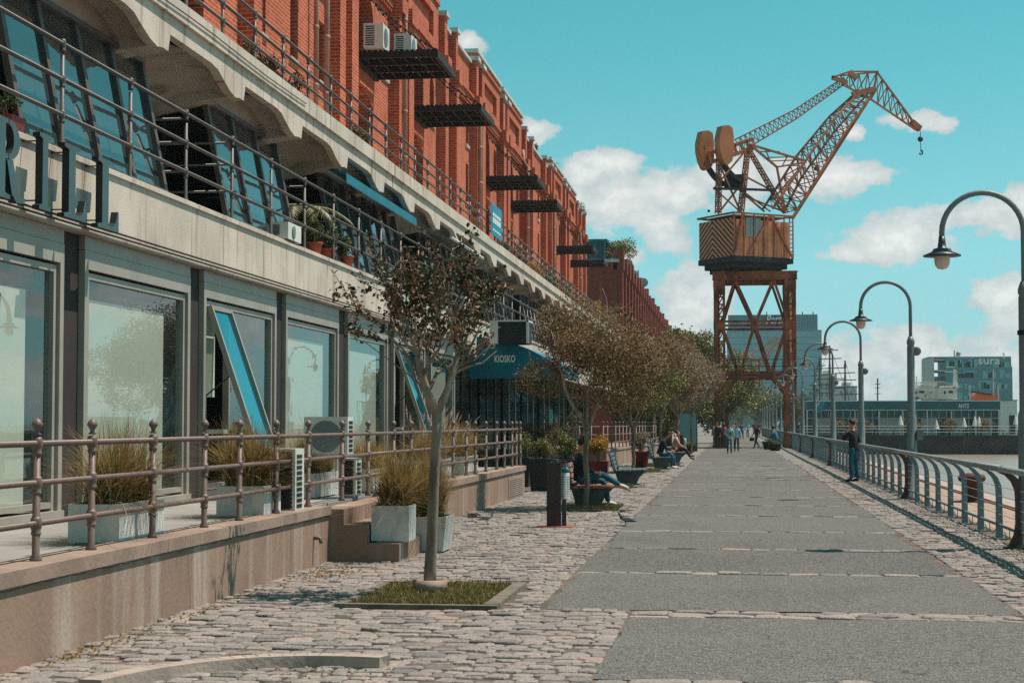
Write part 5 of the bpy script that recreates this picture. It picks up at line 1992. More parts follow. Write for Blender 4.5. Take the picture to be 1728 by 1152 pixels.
big_tree(-3.4, 128, 5.2, 3.6, 3.7, 'big dark evergreen tree behind the left crane leg', 21)
big_tree(-0.7, 140, 4.7, 3.7, 3.9, 'big leafy tree leaning over the walkers, seen through the crane portal', 22)
big_tree(-4.3, 150, 7.2, 3.2, 3.2, 'tallest dark tree top rising left of the crane legs', 23, 12000)
big_tree(-4.7, 123, 2.5, 2.3, 2.5, 'low dark leafy tree filling the gap left of the crane leg', 27, 9000, 0.2)
big_tree(-6.5, 118, 4.2, 3.0, 3.6, 'bushy dark tree between the light box and the crane', 24, 12000, 0.2)
# distant rows that can still be told apart
for i, (x, y, z, R) in enumerate([(-2.5, 230, 4.0, 3.4), (-3.2, 300, 4.5, 4), (7.5, 240, 3.4, 3.0), (9.5, 262, 3.6, 3.2), (6.0, 290, 4.0, 3.6), (-1.0, 380, 5, 5), (5, 380, 5, 5), (1.5, 460, 5, 6), (12, 300, 4, 4)]):
    big_tree(x, y, z, R, R * 0.9, ['far tree left of the promenade past the big trees', 'farther tree on the left of the vanishing walk', 'round tree beyond the railing behind the crane leg',
             'second round tree beyond the railing near the pier', 'green tree behind the row of far lamp posts', 'hazy tree at the far left end of the walk', 'hazy tree at the far right end of the walk',
             'dim tree closing the end of the promenade', 'far tree in front of the glass tower base'][i], 40 + i, 3000, 0.32, 'leaf_green', 'broadleaf_tree')

# shrubs, pots and greenery


def bush(name, x, y, z, r, label, matl, n, size, cat='shrub', pot=None, potm='dark_box', seed=1, lumps=10, stem=None, lsz=0.4, group=None):
    t = thing(name, label, cat, (x, y, z), group=group)
    rg = np.random.default_rng(seed)
    zz = z
    if pot:
        pw, ph, shape = pot
        b = MB()
        if shape == 'round':
            b.lathe((x, y, z), [(pw * 0.7, 0), (pw * 0.95, ph * 0.9), (pw * 1.05, ph * 0.9), (pw * 1.05, ph), (pw * 0.9, ph), (pw * 0.9, ph * 0.92)], 20)
        else:
            b.add([(x - pw * .85, y - pw * .85, z), (x + pw * .85, y - pw * .85, z), (x + pw * .85, y + pw * .85, z), (x - pw * .85, y + pw * .85, z), (x - pw, y - pw, z + ph), (x + pw, y - pw, z + ph), (x + pw, y + pw, z + ph), (x - pw, y + pw, z + ph)],
                  [(3, 2, 1, 0), (4, 5, 6, 7), (0, 1, 5, 4), (1, 2, 6, 5), (2, 3, 7, 6), (3, 0, 4, 7)])
        part('pot', b, potm, t, shape == 'round')
        zz = z + ph
    b = MB()
    for k in range(5):
        b.tube([(x + rg.normal(0, .03), y + rg.normal(0, .03), zz - 0.02), (x + rg.normal(0, r[0] * .3), y + rg.normal(0, r[1] * .3), zz + (stem or 0) + r[2] * 1.2)], [0.014, 0.006], 5)
    part('stem', b, 'bark', t)
    b = MB()
    leafs(b, fill(rg, (x, y, zz + (stem or 0) + r[2]), r, n, lumps, lsz, 0.5), size, rg, 1, size * 0.5)
    part('foliage', b, matl, t, recalc=False)
    return t


bush('round_shrub', -5.5, 44.5, 0.0, (0.3, 0.3, 0.3), 'clipped round shrub in a dark box left of the seated man', 'leaf_olive', 2600, 0.05, pot=(0.28, 0.75, 'sq'), seed=2, lumps=16, lsz=0.55)
bush('round_shrub', -4.55, 41.5, 0.0, (0.28, 0.28, 0.24), 'clipped round shrub in the big dark planter just left of the litter bin', 'leaf_olive', 3000, 0.045, pot=(0.34, 0.78, 'sq'), seed=3, lumps=16, lsz=0.55)
bush('round_shrub', -4.25, 44.5, 0.0, (0.3, 0.3, 0.32), 'dark round shrub right behind the head of the seated man', 'leaf_olive', 2600, 0.05, pot=(0.3, 0.7, 'sq'), seed=4, lumps=14, lsz=0.5)
bush('yellow_green_shrub', -5.2, 52.5, 0.0, (0.5, 0.5, 0.45), 'tall yellow green shrub below the right corner of the kiosk canopy', 'leaf_green', 3500, 0.06, pot=(0.35, 0.6, 'sq'), seed=5, stem=0.2)
bush('flowering_bush', -3.62, 46.6, 0.0, (0.34, 0.34, 0.3), 'golden yellow bush in a square red planter behind the second tree', 'leaf_gold', 2600, 0.06, pot=(0.27, 0.62, 'sq'), potm='red_planter', seed=6, stem=0.1)
bush('potted_plant', -3.35, 63.0, 0.0, (0.4, 0.4, 0.4), 'pale pink leaved plant in a round red pot beside the far terrace wall', 'leaf_pale', 2200, 0.07, pot=(0.33, 0.62, 'round'), potm='red_planter', seed=7)
for i, (px, y, h) in enumerate(((880, 47.5, 2.3), (925, 48.5, 2.2), (955, 50, 2.1), (905, 46.8, 2.0))):
    x = onY(px, 700, y).x
    t = thing('entrance_tree', ['pale stemmed leafy shrub under the left half of the kiosk canopy', 'dark spiky leaved small tree in the middle under the kiosk canopy', 'small dark tree with white twigs under the right corner of the canopy', 'low pale twigged shrub in front of the kiosk entrance'][i], 'shrub', (x, y, 0), group='small trees in the shade of the kiosk canopy')
    T = Tree(60 + i)
    T.w.tube([(x, y, 0), (x + 0.03, y, h * 0.45)], [0.03, 0.022], 7)
    for k in range(5):
        a = k * 1.3
        T.branch((x + 0.03, y, h * (0.3 + 0.04 * k)), (math.cos(a) * 0.7, math.sin(a) * 0.7, 0.8), 0.5, 0.018, 2, None, 0.3, 0.15, (1, 2))
    part('trunk', T.w, 'bark', t, True)
    m = MB(); leafs(m, T.tw, 0.1, T.rng, 2, 0.07, elong=4)
    part('crown', m, 'leaf_dark', t, recalc=False)
for i, (y, z, r, lab, ml) in enumerate([(25.5, 7.1, 0.5, 'reddish green climber on the upper railing at the top of the photo', 'leaf_dark'), (27.6, 7.05, 0.55, 'trailing shrub on the upper railing left of the drain pipes', 'leaf_dark'),
      (32.6, 7.0, 0.42, 'spiky dark shrub growing through the upper railing below the small air conditioner', 'leaf_dark'), (54, 7.05, 0.5, 'low bush on the upper gallery right of the teal banner', 'leaf_green'), (58, 7.1, 0.6, 'yellowish bush on the upper gallery past the teal banner', 'leaf_brown'),
      (63, 7.1, 0.7, 'orange tinted bush along the upper gallery railing', 'leaf_gold'), (69, 7.1, 0.7, 'green shrub behind the upper railing in the middle distance', 'leaf_green'), (76, 7.2, 0.8, 'mixed green bush on the upper gallery near its far end', 'leaf_olive'), (84, 7.2, 0.9, 'brown green bush near the end of the upper gallery', 'leaf_brown'),
      (93, 7.2, 1.0, 'orange brown bush at the far end of the upper gallery', 'leaf_gold'), (102, 7.2, 1.1, 'last bush of the upper gallery before the second brick building', 'leaf_green')]):
    bush('gallery_shrub', -7.25, y, 6.86, (0.25, r * 1.6, r * 0.6), lab, ml, 1500, 0.05 + 0.0009 * y, seed=70 + i, group='shrubs behind the upper gallery railing')
bush('climbing_plant', -7.5, 15.2, 4.45, (0.3, 0.6, 0.7), 'leafy creeper behind the railing in the top left corner', 'leaf_green', 2500, 0.045, seed=90, lsz=0.3)
bush('potted_plant', -7.1, 16.0, 4.45, (0.12, 0.2, 0.12), 'low plant in a red box planter above the raised letters', 'leaf_green', 300, 0.04, pot=(0.16, 0.2, 'sq'), potm='red_planter', seed=91)
bush('potted_plant', -7.2, 19.2, 4.3, (0.14, 0.4, 0.14), 'small bush on the beam in front of the first glazed bay', 'leaf_green', 700, 0.04, seed=92)
for i, (y, lab) in enumerate(((28.2, 'terracotta pot holding the small palm on the gallery'), (29.2, 'terracotta pot with low green plant right of the palm'), (30.6, 'terracotta pot with bushy plant in front of the third glazed bay'))):
    bush('potted_plant', -7.0, y, 4.42, (0.2, 0.3, 0.2), lab, 'leaf_green', 900, 0.05, pot=(0.16, 0.26, 'round'), potm='terracotta', seed=95 + i)
pt = thing('palm', 'small palm with arching fronds behind the lower gallery railing', 'palm', (-7.3, 28.2, 4.6))
m = MB(); m.tube([(-7.3, 28.2, 4.6), (-7.3, 28.25, 5.25)], [0.03, 0.02], 7); part('trunk', m, 'bark', pt)
m = MB(); rg = np.random.default_rng(4)
for k in range(11):
    a = k * 2 * PI / 11 + 0.3; L = rg.uniform(0.6, 0.95)
    prevp = None
    for j in range(22):
        t = j / 21
        p = Vector((-7.3 + math.cos(a) * L * t, 28.25 + math.sin(a) * L * t * 1.1, 5.25 + 0.42 * t - 0.62 * t * t))
        if prevp is not None:
            dd_ = (p - prevp).normalized(); sd = dd_.cross(Vector((0, 0, 1))).normalized()
            for s_ in (-1, 1):
                tip = p + sd * s_ * 0.2 * math.sin(PI * (0.12 + 0.85 * t)) + dd_ * 0.08 - Vector((0, 0, 0.05))
                m.add([prevp, p, tip], [(0, 1, 2)], float(rg.uniform(0, 1)))
        prevp = p
part('frond', m, 'palm', pt, recalc=False)

# ------------------------------------------------------------------ the harbour crane
CY = 116.5
cr = thing('harbour_crane', 'large rusty orange harbour crane on a lattice portal straddling the promenade', 'crane', (1.47, CY, 0), group='old harbour cranes')
XA, XB = -1.22, 4.15
YA, YB = 114.0, 119.0
LW = 0.72
s_ = 114 / F
Zt, Z2, Z1 = 11.6, 8.2, 4.8


def lattice_col(mb, x0, x1, y0, y1, z0, z1, n, t=0.11, d=0.06):
    for x in (x0 + t / 2, x1 - t / 2):
        for y in (y0 + t / 2, y1 - t / 2):
            mb.beam((x, y, z0), (x, y, z1), t)
    for k in range(n):
        za, zb = z0 + (z1 - z0) * k / n, z0 + (z1 - z0) * (k + 1) / n
        for y in (y0 + 0.02, y1 - 0.02):
            mb.beam((x0 + t, y, za), (x1 - t, y, zb), d)
            mb.beam((x0 + t, y, zb), (x1 - t, y, zb), d)
        for x in (x0 + 0.02, x1 - 0.02):
            mb.beam((x, y0 + t, zb), (x, y1 - t, za), d)


for (xa, xb) in ((XA, XA + LW), (XB - LW, XB)):
    for (ya, yb) in ((YA, YA + 0.7), (YB - 0.7, YB)):
        m = MB()
        lattice_col(m, xa, xb, ya, yb, 0.5, Zt - 0.5, 13, 0.14, 0.06)
        m.box(xa + 0.0, xa + 0.26, ya - 0.003, ya + 0.02, 0.5, Zt - 0.5)
        for z in (Z1, Z2 - 0.1, Zt - 0.9):
            m.box(xa - 0.02, xb + 0.02, ya - 0.02, yb + 0.02, z - 0.28, z + 0.28)
        m.prism([(xa - 0.12, 0.0), (xb + 0.12, 0.0), (xb, 0.8), (xa, 0.8)], ya - 0.05, yb + 0.05, 'y')
        part('portal_leg', m, 'crane_portal', cr)
m = MB()
for y in (YA, YB - 0.35):
    m.box(XA - 0.08, XB + 0.08, y, y + 0.35, Zt - 0.5, Zt)
    m.box(XA - 0.12, XB + 0.12, y - 0.04, y + 0.39, Zt - 0.06, Zt + 0.02)
    m.box(XA - 0.1, XB + 0.1, y - 0.03, y + 0.38, Zt - 0.54, Zt - 0.5)
for x in (XA, XB - 0.35):
    m.box(x, x + 0.35, YA + 0.35, YB - 0.35, Zt - 0.5, Zt)
for k in range(5):
    x = XA + 0.9 + k * 0.85
    m.box(x, x + 0.12, YA + 0.35, YB - 0.35, Zt - 0.42, Zt - 0.12)
m.box(XA + 0.35, XB - 0.35, YA + 2.4, YA + 2.6, Zt - 0.5, Zt - 0.1)
part('portal_girder', m, 'crane_portal', cr)
m = MB()
for y in (YA + 0.1, YB - 0.1):
    m = MB()
    for z in (Z2, Z1):
        m.beam((XA + LW, y, z + 0.12), (XB - LW, y, z + 0.12), 0.14); m.beam((XA + LW, y, z - 0.15), (XB - LW, y, z - 0.15), 0.14)
    xm1, xm2 = XA + 1.4, XB - 1.45
    mid = (XA + XB) / 2
    for (a, b) in (((xm1, Zt - 0.5), (XA + 0.5, Z2)), ((xm1, Zt - 0.5), (mid, Z2)), ((xm2, Zt - 0.5), (mid, Z2)), ((xm2, Zt - 0.5), (XB - 0.5, Z2)),
                   ((mid, Z2), (XA + 1.65, Z1)), ((mid, Z2), (XB - 1.65, Z1)), ((XA + 0.5, Z2), (XA + 1.65, Z1)), ((XB - 0.5, Z2), (XB - 1.65, Z1)),
                   ((XA + 1.65, Z1), (XA + 0.6, 3.55)), ((XB - 1.65, Z1), (XB - 0.6, 3.55))):
        m.beam((a[0], y, a[1]), (b[0], y, b[1]), 0.17, 0.17)
    m.box(mid - 0.22, mid + 0.22, y - 0.05, y + 0.05, Z2 - 0.4, Z2 + 0.35)
    for xx in (XA + 1.65, XB - 1.65):
        m.box(xx - 0.28, xx + 0.28, y - 0.05, y + 0.05, Z1 - 0.25, Z1 + 0.25)
    part('portal_brace', m, 'crane_portal', cr)
for x in (XA + 0.3, XB - 0.3):
    m = MB()
    m.beam((x, YA + 0.7, Z2), (x, YB - 0.7, Z2), 0.16); m.beam((x, YA + 0.7, Z1), (x, YB - 0.7, Z1), 0.16)
    m.beam((x, YA + 0.7, Z1), (x, (YA + YB) / 2, Z2), 0.12); m.beam((x, YB - 0.7, Z1), (x, (YA + YB) / 2, Z2), 0.12)
    m.beam((x, YA + 0.7, Z2), (x, (YA + YB) / 2, Zt - 0.5), 0.12); m.beam((x, YB - 0.7, Z2), (x, (YA + YB) / 2, Zt - 0.5), 0.12)
    part('side_brace', m, 'crane_portal', cr)
m = MB()
for k in range(8):
    x = XA + 0.9 + k * (XB - XA - 1.8) / 7
    m.beam((x, YA + 0.02, Z1 + 0.15), (x, YA + 0.02, Z1 + 1.0), 0.05)
for z in (Z1 + 0.55, Z1 + 1.0):
    m.beam((XA + 0.7, YA + 0.02, z), (XB - 0.7, YA + 0.02, z), 0.05)
m.box(XA + 0.7, XB - 0.7, YA + 0.12, YA + 0.7, Z1 + 0.19, Z1 + 0.23)
part('walkway', m, 'crane_black', cr)

# slewing part: axis u points along the jib, w across it
U = Vector((0.821, 0.571, 0)); Wv = Vector((-0.571, 0.821, 0))
CO = onY(1238, 400, 112.3); CO.z = 0               # near corner of the cabin
CEN = CO + U * 2.39 + Wv * 2.07


def CP(px, py, v=0.0):
    """point in the vertical plane through the jib, shifted v across it"""
    r = ray(px, py)
    C = CEN + Wv * v
    a = (C.y * r.x - C.x * r.y) / (U.x * r.y - U.y * r.x)
    X = C.x + U.x * a; Y = C.y + U.y * a
    return Vector((X, Y, H + r.z * (Y / r.y)))


def RB(mb, a0, a1, b0, b1, z0, z1, mi=0):
    """box in crane axes measured from the near cabin corner"""
    vs = [CO + U * a + Wv * b + Vector((0, 0, z)) for z in (z0, z1) for b in (b0, b1) for a in (a0, a1)]
    mb.add(vs, [(0, 2, 3, 1), (4, 5, 7, 6), (0, 1, 5, 4), (2, 6, 7, 3), (0, 4, 6, 2), (1, 3, 7, 5)], mi=mi)


ZB = onY(1238, 431, 112.3).z; ZR = onY(1238, 358, 112.3).z
m = MB()
RB(m, 0, 4.78, 0, 4.14, ZB - 0.35, ZB)
RB(m, 0.3, 4.5, 0.3, 3.84, ZB - 0.7, ZB - 0.35)
part('slewing_platform', m, 'crane_black', cr)
m = MB(); m.lathe((CEN.x, CEN.y, Zt), [(1.3, 0.02), (1.3, 0.25), (1.0, 0.3), (1.0, ZB - 0.7 - Zt)], 20)
for k in (-1, 1):
    for j in (-1, 1):
        p = CEN + U * (1.7 * k) + Wv * (1.4 * j)
        m.box(p.x - 0.18, p.x + 0.18, p.y - 0.18, p.y + 0.18, Zt - 0.05, ZB - 0.7)
part('slew_ring', m, 'crane_black', cr)
m = MB()
RB(m, 0.12, 4.6, 0.1, 4.0, ZB, ZR - 0.42)
for k in range(12):
    RB(m, 0.2 + k * 0.37, 0.26 + k * 0.37, 0.06, 0.1, ZB, ZR - 0.42)
cab = part('cabin', m, 'crane_cab', cr)
m = MB()
q = [CO + U * 0.085 + Wv * b + Vector((0, 0, z)) for (b, z) in ((0.0, ZB), (4.14, ZB), (4.14, ZR - 0.3), (0.0, ZR - 0.3))]
vs = q + [p + U * 0.03 for p in q]
m.add(vs, [(3, 2, 1, 0), (4, 5, 6, 7), (0, 1, 5, 4), (1, 2, 6, 5), (2, 3, 7, 6), (3, 0, 4, 7)])
o = part('striped_panel', m, 'chevron_paint', cr, label='rear wall with black and ochre chevrons', recalc=False)
uv = o.data.uv_layers.new(name='UVMap')
UVQ = [(0, 0), (1, 0), (1, 1), (0, 1)]
for pl in o.data.polygons:
    for li in pl.loop_indices:
        vi = o.data.loops[li].vertex_index % 4
        # picture-left end of the wall is the far one
        uv.data[li].uv = (1 - UVQ[vi][0], UVQ[vi][1])
m = MB()
for z in (ZR - 0.08, ):
    RB(m, -0.06, 4.84, -0.06, 0.02, z, z + 0.12); RB(m, -0.06, 4.84, 4.12, 4.2, z, z + 0.12)
    RB(m, -0.06, 0.02, 0.02, 4.12, z, z + 0.12); RB(m, 4.78, 4.84, 0.02, 4.12, z, z + 0.12)
RB(m, 0.3, 4.6, 0.4, 4.0, ZR - 0.12, ZR - 0.06)
for a in (0, 0.8, 1.6, 2.4, 3.2, 4.0, 4.72):
    RB(m, a, a + 0.07, -0.04, 0.03, ZB, ZR)
for (a0, a1) in ((2.9, 1.1), (2.9, 4.7), (0.05, 0.7)):
    m.beam(CO + U * a0 + Wv * -0.06 + Vector((0, 0, ZR if a0 > 1 else ZB)), CO + U * a1 + Wv * -0.06 + Vector((0, 0, ZB if a0 > 1 else ZR)), 0.12, 0.12)
part('cabin_frame', m, 'crane_lattice', cr)
m = MB(); zz = ZB + 1.35
for a in (1.05, 1.42, 1.79):
    RB(m, a, a + 0.32, 0.02, 0.05, zz, zz + 1.15)
part('window', m, 'gallery_glass', cab)
m = MB()
for a in (1.0, 1.375, 1.745, 2.11):
    RB(m, a, a + 0.05, 0.0, 0.055, zz - 0.05, zz + 1.2)
for z in (zz - 0.05, zz + 0.55, zz + 1.15):
    RB(m, 1.0, 2.16, 0.005, 0.055, z, z + 0.05)
part('window_frame', m, 'window_frame', cab)
m = MB(); RB(m, 4.92, 4.97, 0.2, 0.25, ZB, ZR); RB(m, 4.92, 4.97, 0.6, 0.65, ZB, ZR)
for k in range(10):
    RB(m, 4.92, 4.97, 0.25, 0.6, ZB + 0.2 + k * 0.28, ZB + 0.25 + k * 0.28)
for k in range(7):
    p = CO + U * (0.3 + k * 0.7) - Wv * 0.12
    m.beam((p.x, p.y, ZR), (p.x, p.y, ZR + 0.0), 0.04)
part('ladder', m, 'crane_black', cr)


def truss(mb, A, B, n, t=0.1, d=0.055):
    """A, B: four chord ends each (ring order)"""
    for a, b in zip(A, B):
        mb.beam(a, b, t)
    k4 = len(A)
    for k in range(n):
        f0, f1 = k / n, (k + 1) / n
        for i in range(k4):
            j = (i + 1) % k4
            p, q = (i, j) if (k + i) % 2 else (j, i)
            mb.beam(A[p].lerp(B[p], f0), A[q].lerp(B[q], f1), d)
            mb.beam(A[i].lerp(B[i], f1), A[j].lerp(B[j], f1), d)


def ring4(pl, pu, v):
    return [CP(*pl, -v), CP(*pl, v), CP(*pu, v), CP(*pu, -v)]


# A-frame tower above the cabin
apex = lambda v: CP(1269, 240, v)
m = MB()
for v in (-1.5, 1.5):
    ap = CP(1262, 250, v * 0.55)
    base = [CP(1250, 358, v), CP(1325, 358, v), CP(1212, 360, v)]
    for bpt, w_ in ((base[0], 0.3), (base[1], 0.3), (base[2], 0.22)):
        top = ap if bpt is not base[2] else CP(1213, 275, v * 0.6)
        e = Wv * 0.12 + U * 0.1
        A = [bpt + Wv * 0.14 + U * 0.14, bpt - Wv * 0.14 + U * 0.14, bpt - Wv * 0.14 - U * 0.14, bpt + Wv * 0.14 - U * 0.14]
        B = [top + (p - bpt) * 0.8 for p in A]
        truss(m, A, B, 11, 0.07, 0.04)
    for (p, q) in (((1205, 318), (1305, 322)), ((1213, 275), (1262, 250)), ((1250, 358), (1213, 275)), ((1205, 318), (1262, 250)), ((1254, 330), (1325, 358)), ((1262, 300), (1300, 320)), ((1212, 360), (1245, 318)), ((1245, 318), (1290, 357))):
        m.beam(CP(*p, v * 0.85), CP(*q, v * 0.85), 0.1)
for (p) in ((1250, 358), (1325, 358), (1212, 360), (1205, 318), (1305, 322), (1213, 275), (1262, 250)):
    m.beam(CP(*p, -1.3), CP(*p, 1.3), 0.1)
for (p, q) in (((1205, 318), (1250, 358)), ((1250, 320), (1300, 357)), ((1262, 250), (1254, 318))):
    m.beam(CP(*p, -1.2), CP(*q, 1.2), 0.07); m.beam(CP(*p, 1.2), CP(*q, -1.2), 0.07)
part('tower_frame', m, 'crane_lattice', cr)
m = MB()
a, b = CP(1204, 318, 0), CP(1308, 320, 0)
for v in (-1.5, 1.5):
    m.beam(CP(1204, 318, v), CP(1308, 321, v), 0.1, 0.16)
vs = [CP(1204, 318, -1.5), CP(1308, 321, -1.5), CP(1308, 321, 1.5), CP(1204, 318, 1.5)]
vs = vs + [p + Vector((0, 0, 0.08)) for p in vs]
m.add(vs, [(3, 2, 1, 0), (4, 5, 6, 7), (0, 1, 5, 4), (1, 2, 6, 5), (2, 3, 7, 6), (3, 0, 4, 7)])
p = CP(1240, 310, 0)
m.box(p.x - 0.7, p.x + 0.7, p.y - 0.9, p.y + 0.9, p.z - 0.3, p.z + 0.5)
part('winch_deck', m, 'crane_black', cr)

# main boom
m = MB()
b0 = [CP(1338, 366, -1.25), CP(1322, 360, 1.25), CP(1288, 352, 1.25), CP(1304, 352, -1.25)]
b1 = [CP(1376, 305, -1.2), CP(1352, 300, 1.2), CP(1345, 262, 1.1), CP(1366, 262, -1.1)]
b2 = [CP(1425, 225, -0.85), CP(1408, 222, 0.85), CP(1400, 196, 0.8), CP(1414, 194, -0.8)]
b3 = [CP(1476, 153, -0.35), CP(1470, 152, 0.35), CP(1438, 162, 0.35), CP(1446, 160, -0.35)]
truss(m, b0, b1, 5, 0.13, 0.06); truss(m, b1, b2, 7, 0.12, 0.055); truss(m, b2, b3, 7, 0.11, 0.05)
m.beam(b0[0] + Vector((0, 0, -.1)), b3[0], 0.14)
part('boom', m, 'crane_lattice', cr)
# luffing struts between the tower top and the boom
m = MB()
for v in (-0.8, 0.8):
    for (p, q, w_) in (((1266, 244), (1360, 272), 0.13), ((1268, 246), (1311, 282), 0.13), ((1311, 282), (1360, 274), 0.12), ((1311, 282), (1325, 356), 0.12), ((1360, 272), (1310, 330), 0.1), ((1280, 256), (1315, 256), 0.07), ((1295, 266), (1335, 265), 0.07), ((1300, 272), (1350, 270), 0.07),
                   ((1290, 249), (1300, 272), 0.06), ((1330, 262), (1320, 280), 0.06)):
        m.beam(CP(*p, v), CP(*q, v), w_)
for p in ((1266, 244), (1360, 272), (1311, 282)):
    m.beam(CP(*p, -0.9), CP(*p, 0.9), 0.12)
part('luffing_strut', m, 'crane_lattice', cr)
# upper tie boom
m = MB()
t0 = ring4((1248, 258), (1240, 236), 0.6); t1 = ring4((1345, 200), (1338, 187), 0.5); t2_ = ring4((1428, 140), (1424, 131), 0.3)
truss(m, t0, t1, 12, 0.085, 0.04); truss(m, t1, t2_, 13, 0.075, 0.04)
part('tie_boom', m, 'crane_lattice', cr)
# holed girder from the tie to the counterweights
m = MB()
for v in (-0.75, 0.75):
    g0, g1 = CP(1199, 266, v), CP(1272, 242, v)
    d_ = (g1 - g0).normalized(); nn = d_.cross(Wv).normalized() * 0.38
    if nn.z < 0:
        nn = -nn
    # web in panels with openings between them
    n = 7
    for s__ in (-1, 1):
        off = Wv * (0.05 * s__)
        m.beam(g0 + nn + off, g1 + nn + off, 0.1, 0.1); m.beam(g0 - nn + off, g1 - nn + off, 0.1, 0.1)
    for k in range(n + 1):
        p = g0.lerp(g1, k / n)
        m.beam(p - nn * 0.95, p + nn * 0.95, 0.16 if k % 2 else 0.22, 0.05, up=tuple(Wv))
        if k < n:
            q = g0.lerp(g1, (k + 1) / n)
            m.beam(p + nn * 0.7, q + nn * 0.7, 0.05, 0.2); m.beam(p - nn * 0.7, q - nn * 0.7, 0.05, 0.2)
part('counterweight_girder', m, 'crane_yellow', cr)
for v, lab in ((-1.05, 'near curved counterweight plate'), (1.05, 'far curved counterweight plate')):
    m = MB()
    C0 = CP(1211, 250, 0) + Wv * v * 1.1
    poly = [(-.62, 1.22), (-.1, 1.3), (.2, 1.15), (.3, .5), (.3, -.5), (.15, -1.05), (-.2, -1.35), (-.42, -1.25), (-.66, -.8), (-.82, -.2), (-.84, .4)]
    vs = [C0 + U * a_ + Vector((0, 0, b_)) + Wv * s_2 for s_2 in (-.3, .3) for (a_, b_) in poly]
    n = len(poly)
    m.add(vs, [tuple(range(n)), tuple(range(2 * n - 1, n - 1, -1))] + [(q, q + n, (q + 1) % n + n, (q + 1) % n) for q in range(n)])
    part('counterweight', m, 'crane_yellow', cr, label=lab)
    m = MB()
    rr = []
    for k in range(11):
        t = k / 10
        a0_, a1_ = (1213, 245) if v < 0 else (1184, 245), (1253, 308) if v < 0 else (1222, 312)
        mid_ = (1216, 290) if v < 0 else (1190, 292)
        x = a0_[0] * (1 - t) ** 2 + 2 * mid_[0] * t * (1 - t) + a1_[0] * t * t
        y = a0_[1] * (1 - t) ** 2 + 2 * mid_[1] * t * (1 - t) + a1_[1] * t * t
        rr.append(CP(x, y, v))
    for k in range(10):
        m.beam(rr[k], rr[k + 1], 0.36, 0.26)
    part('curved_rack', m, 'crane_black', cr)
# fly jib
m = MB()
f0 = ring4((1422, 143), (1418, 128), 0.4); f1 = ring4((1470, 168), (1480, 122), 0.4); f2 = ring4((1545, 219), (1541, 205), 0.15)
truss(m, f0, f1, 4, 0.11, 0.06); truss(m, f1, f2, 7, 0.11, 0.055)
for v in (-0.4, 0.4):
    m.beam(CP(1404, 131, v), CP(1434, 121, v), 0.12); m.beam(CP(1434, 121, v), CP(1482, 121, v), 0.1); m.beam(CP(1480, 121, v), CP(1475, 152, v), 0.1)
    m.beam(CP(1404, 131, v), CP(1430, 140, v), 0.12, 0.3)
    m.beam(CP(1438, 160, v), CP(1478, 150, v), 0.14, 0.4)
    m.beam(CP(1434, 121, v), CP(1445, 134, v), 0.12, 0.35)
p = CP(1547, 214, 0)
m.beam(CP(1538, 206, 0), CP(1552, 218, 0), 0.35, 0.4)
part('fly_jib', m, 'crane_lattice', cr)
hk = MB()
a, b = CP(1553, 222, 0), CP(1554, 258, 0)
hk.tube([a, b], 0.025, 5)
hk.ball(CP(1553, 235, 0), 0.2, 8, 6)
part('hoist_block', hk, 'crane_black', cr)
hk = MB(); c_ = CP(1554, 256, 0)
hk.tube([c_ + Vector((0, 0, 0.15))] + [c_ + U * (0.16 * math.sin(t)) + Vector((0, 0, -0.05 + 0.16 * math.cos(t))) for t in [k * 0.6 for k in range(8)]], 0.05, 6)
part('hook', hk, 'crane_black', cr)
hk = MB(); hk.tube([CP(1378, 268, 0), CP(1378, 283, 0)], 0.02, 4); hk.lathe(tuple(CP(1378, 285, 0)), [(0.2, -0.1), (0.12, 0.15)], 8)
hk.ball(CP(1196, 356, 0), 0.1, 6, 5)
part('work_lamp', hk, 'crane_black', cr)
dup(cr, (1.47 + 3.2, 500, 0), 0.0, 'pale distant twin of the big crane, seen small through its portal')

# ------------------------------------------------------------------ benches, bin


def bench(x, y, label, tone='bench_wood', L=1.8, flip=1):
    t = thing('bench', label, 'bench', (x, y, 0), group='slatted benches facing the water')
    for yy in (y - L / 2 + 0.25, y + L / 2 - 0.3):
        m = MB()
        m.prism([(x - 0.22, 0), (x + 0.16, 0), (x + 0.26, 0.2), (x + 0.46, 0.38), (x - 0.32, 0.38), (x - 0.26, 0.2)], yy - 0.04, yy + 0.04, 'y')
        m.prism([(x - 0.34, 0.36), (x - 0.27, 0.36), (x - 0.42, 0.84), (x - 0.49, 0.84)], yy - 0.03, yy + 0.03, 'y')
        part('side_frame', m, 'bench_side', t)
    for k in range(6):
        xx = x - 0.26 + k * 0.125
        m = MB(); m.box(xx, xx + 0.1, y - L / 2, y + L / 2, 0.385 + 0.003 * k, 0.425 + 0.003 * k)
        part('seat_slat', m, tone, t)
    for k in range(4):
        z = 0.5 + k * 0.105
        xx = x - 0.33 - (z - 0.4) * 0.28
        m = MB(); m.beam((xx, y - L / 2, z), (xx, y + L / 2, z), 0.04, 0.085, up=(-0.28, 0, 1))
        part('back_slat', m, tone, t)


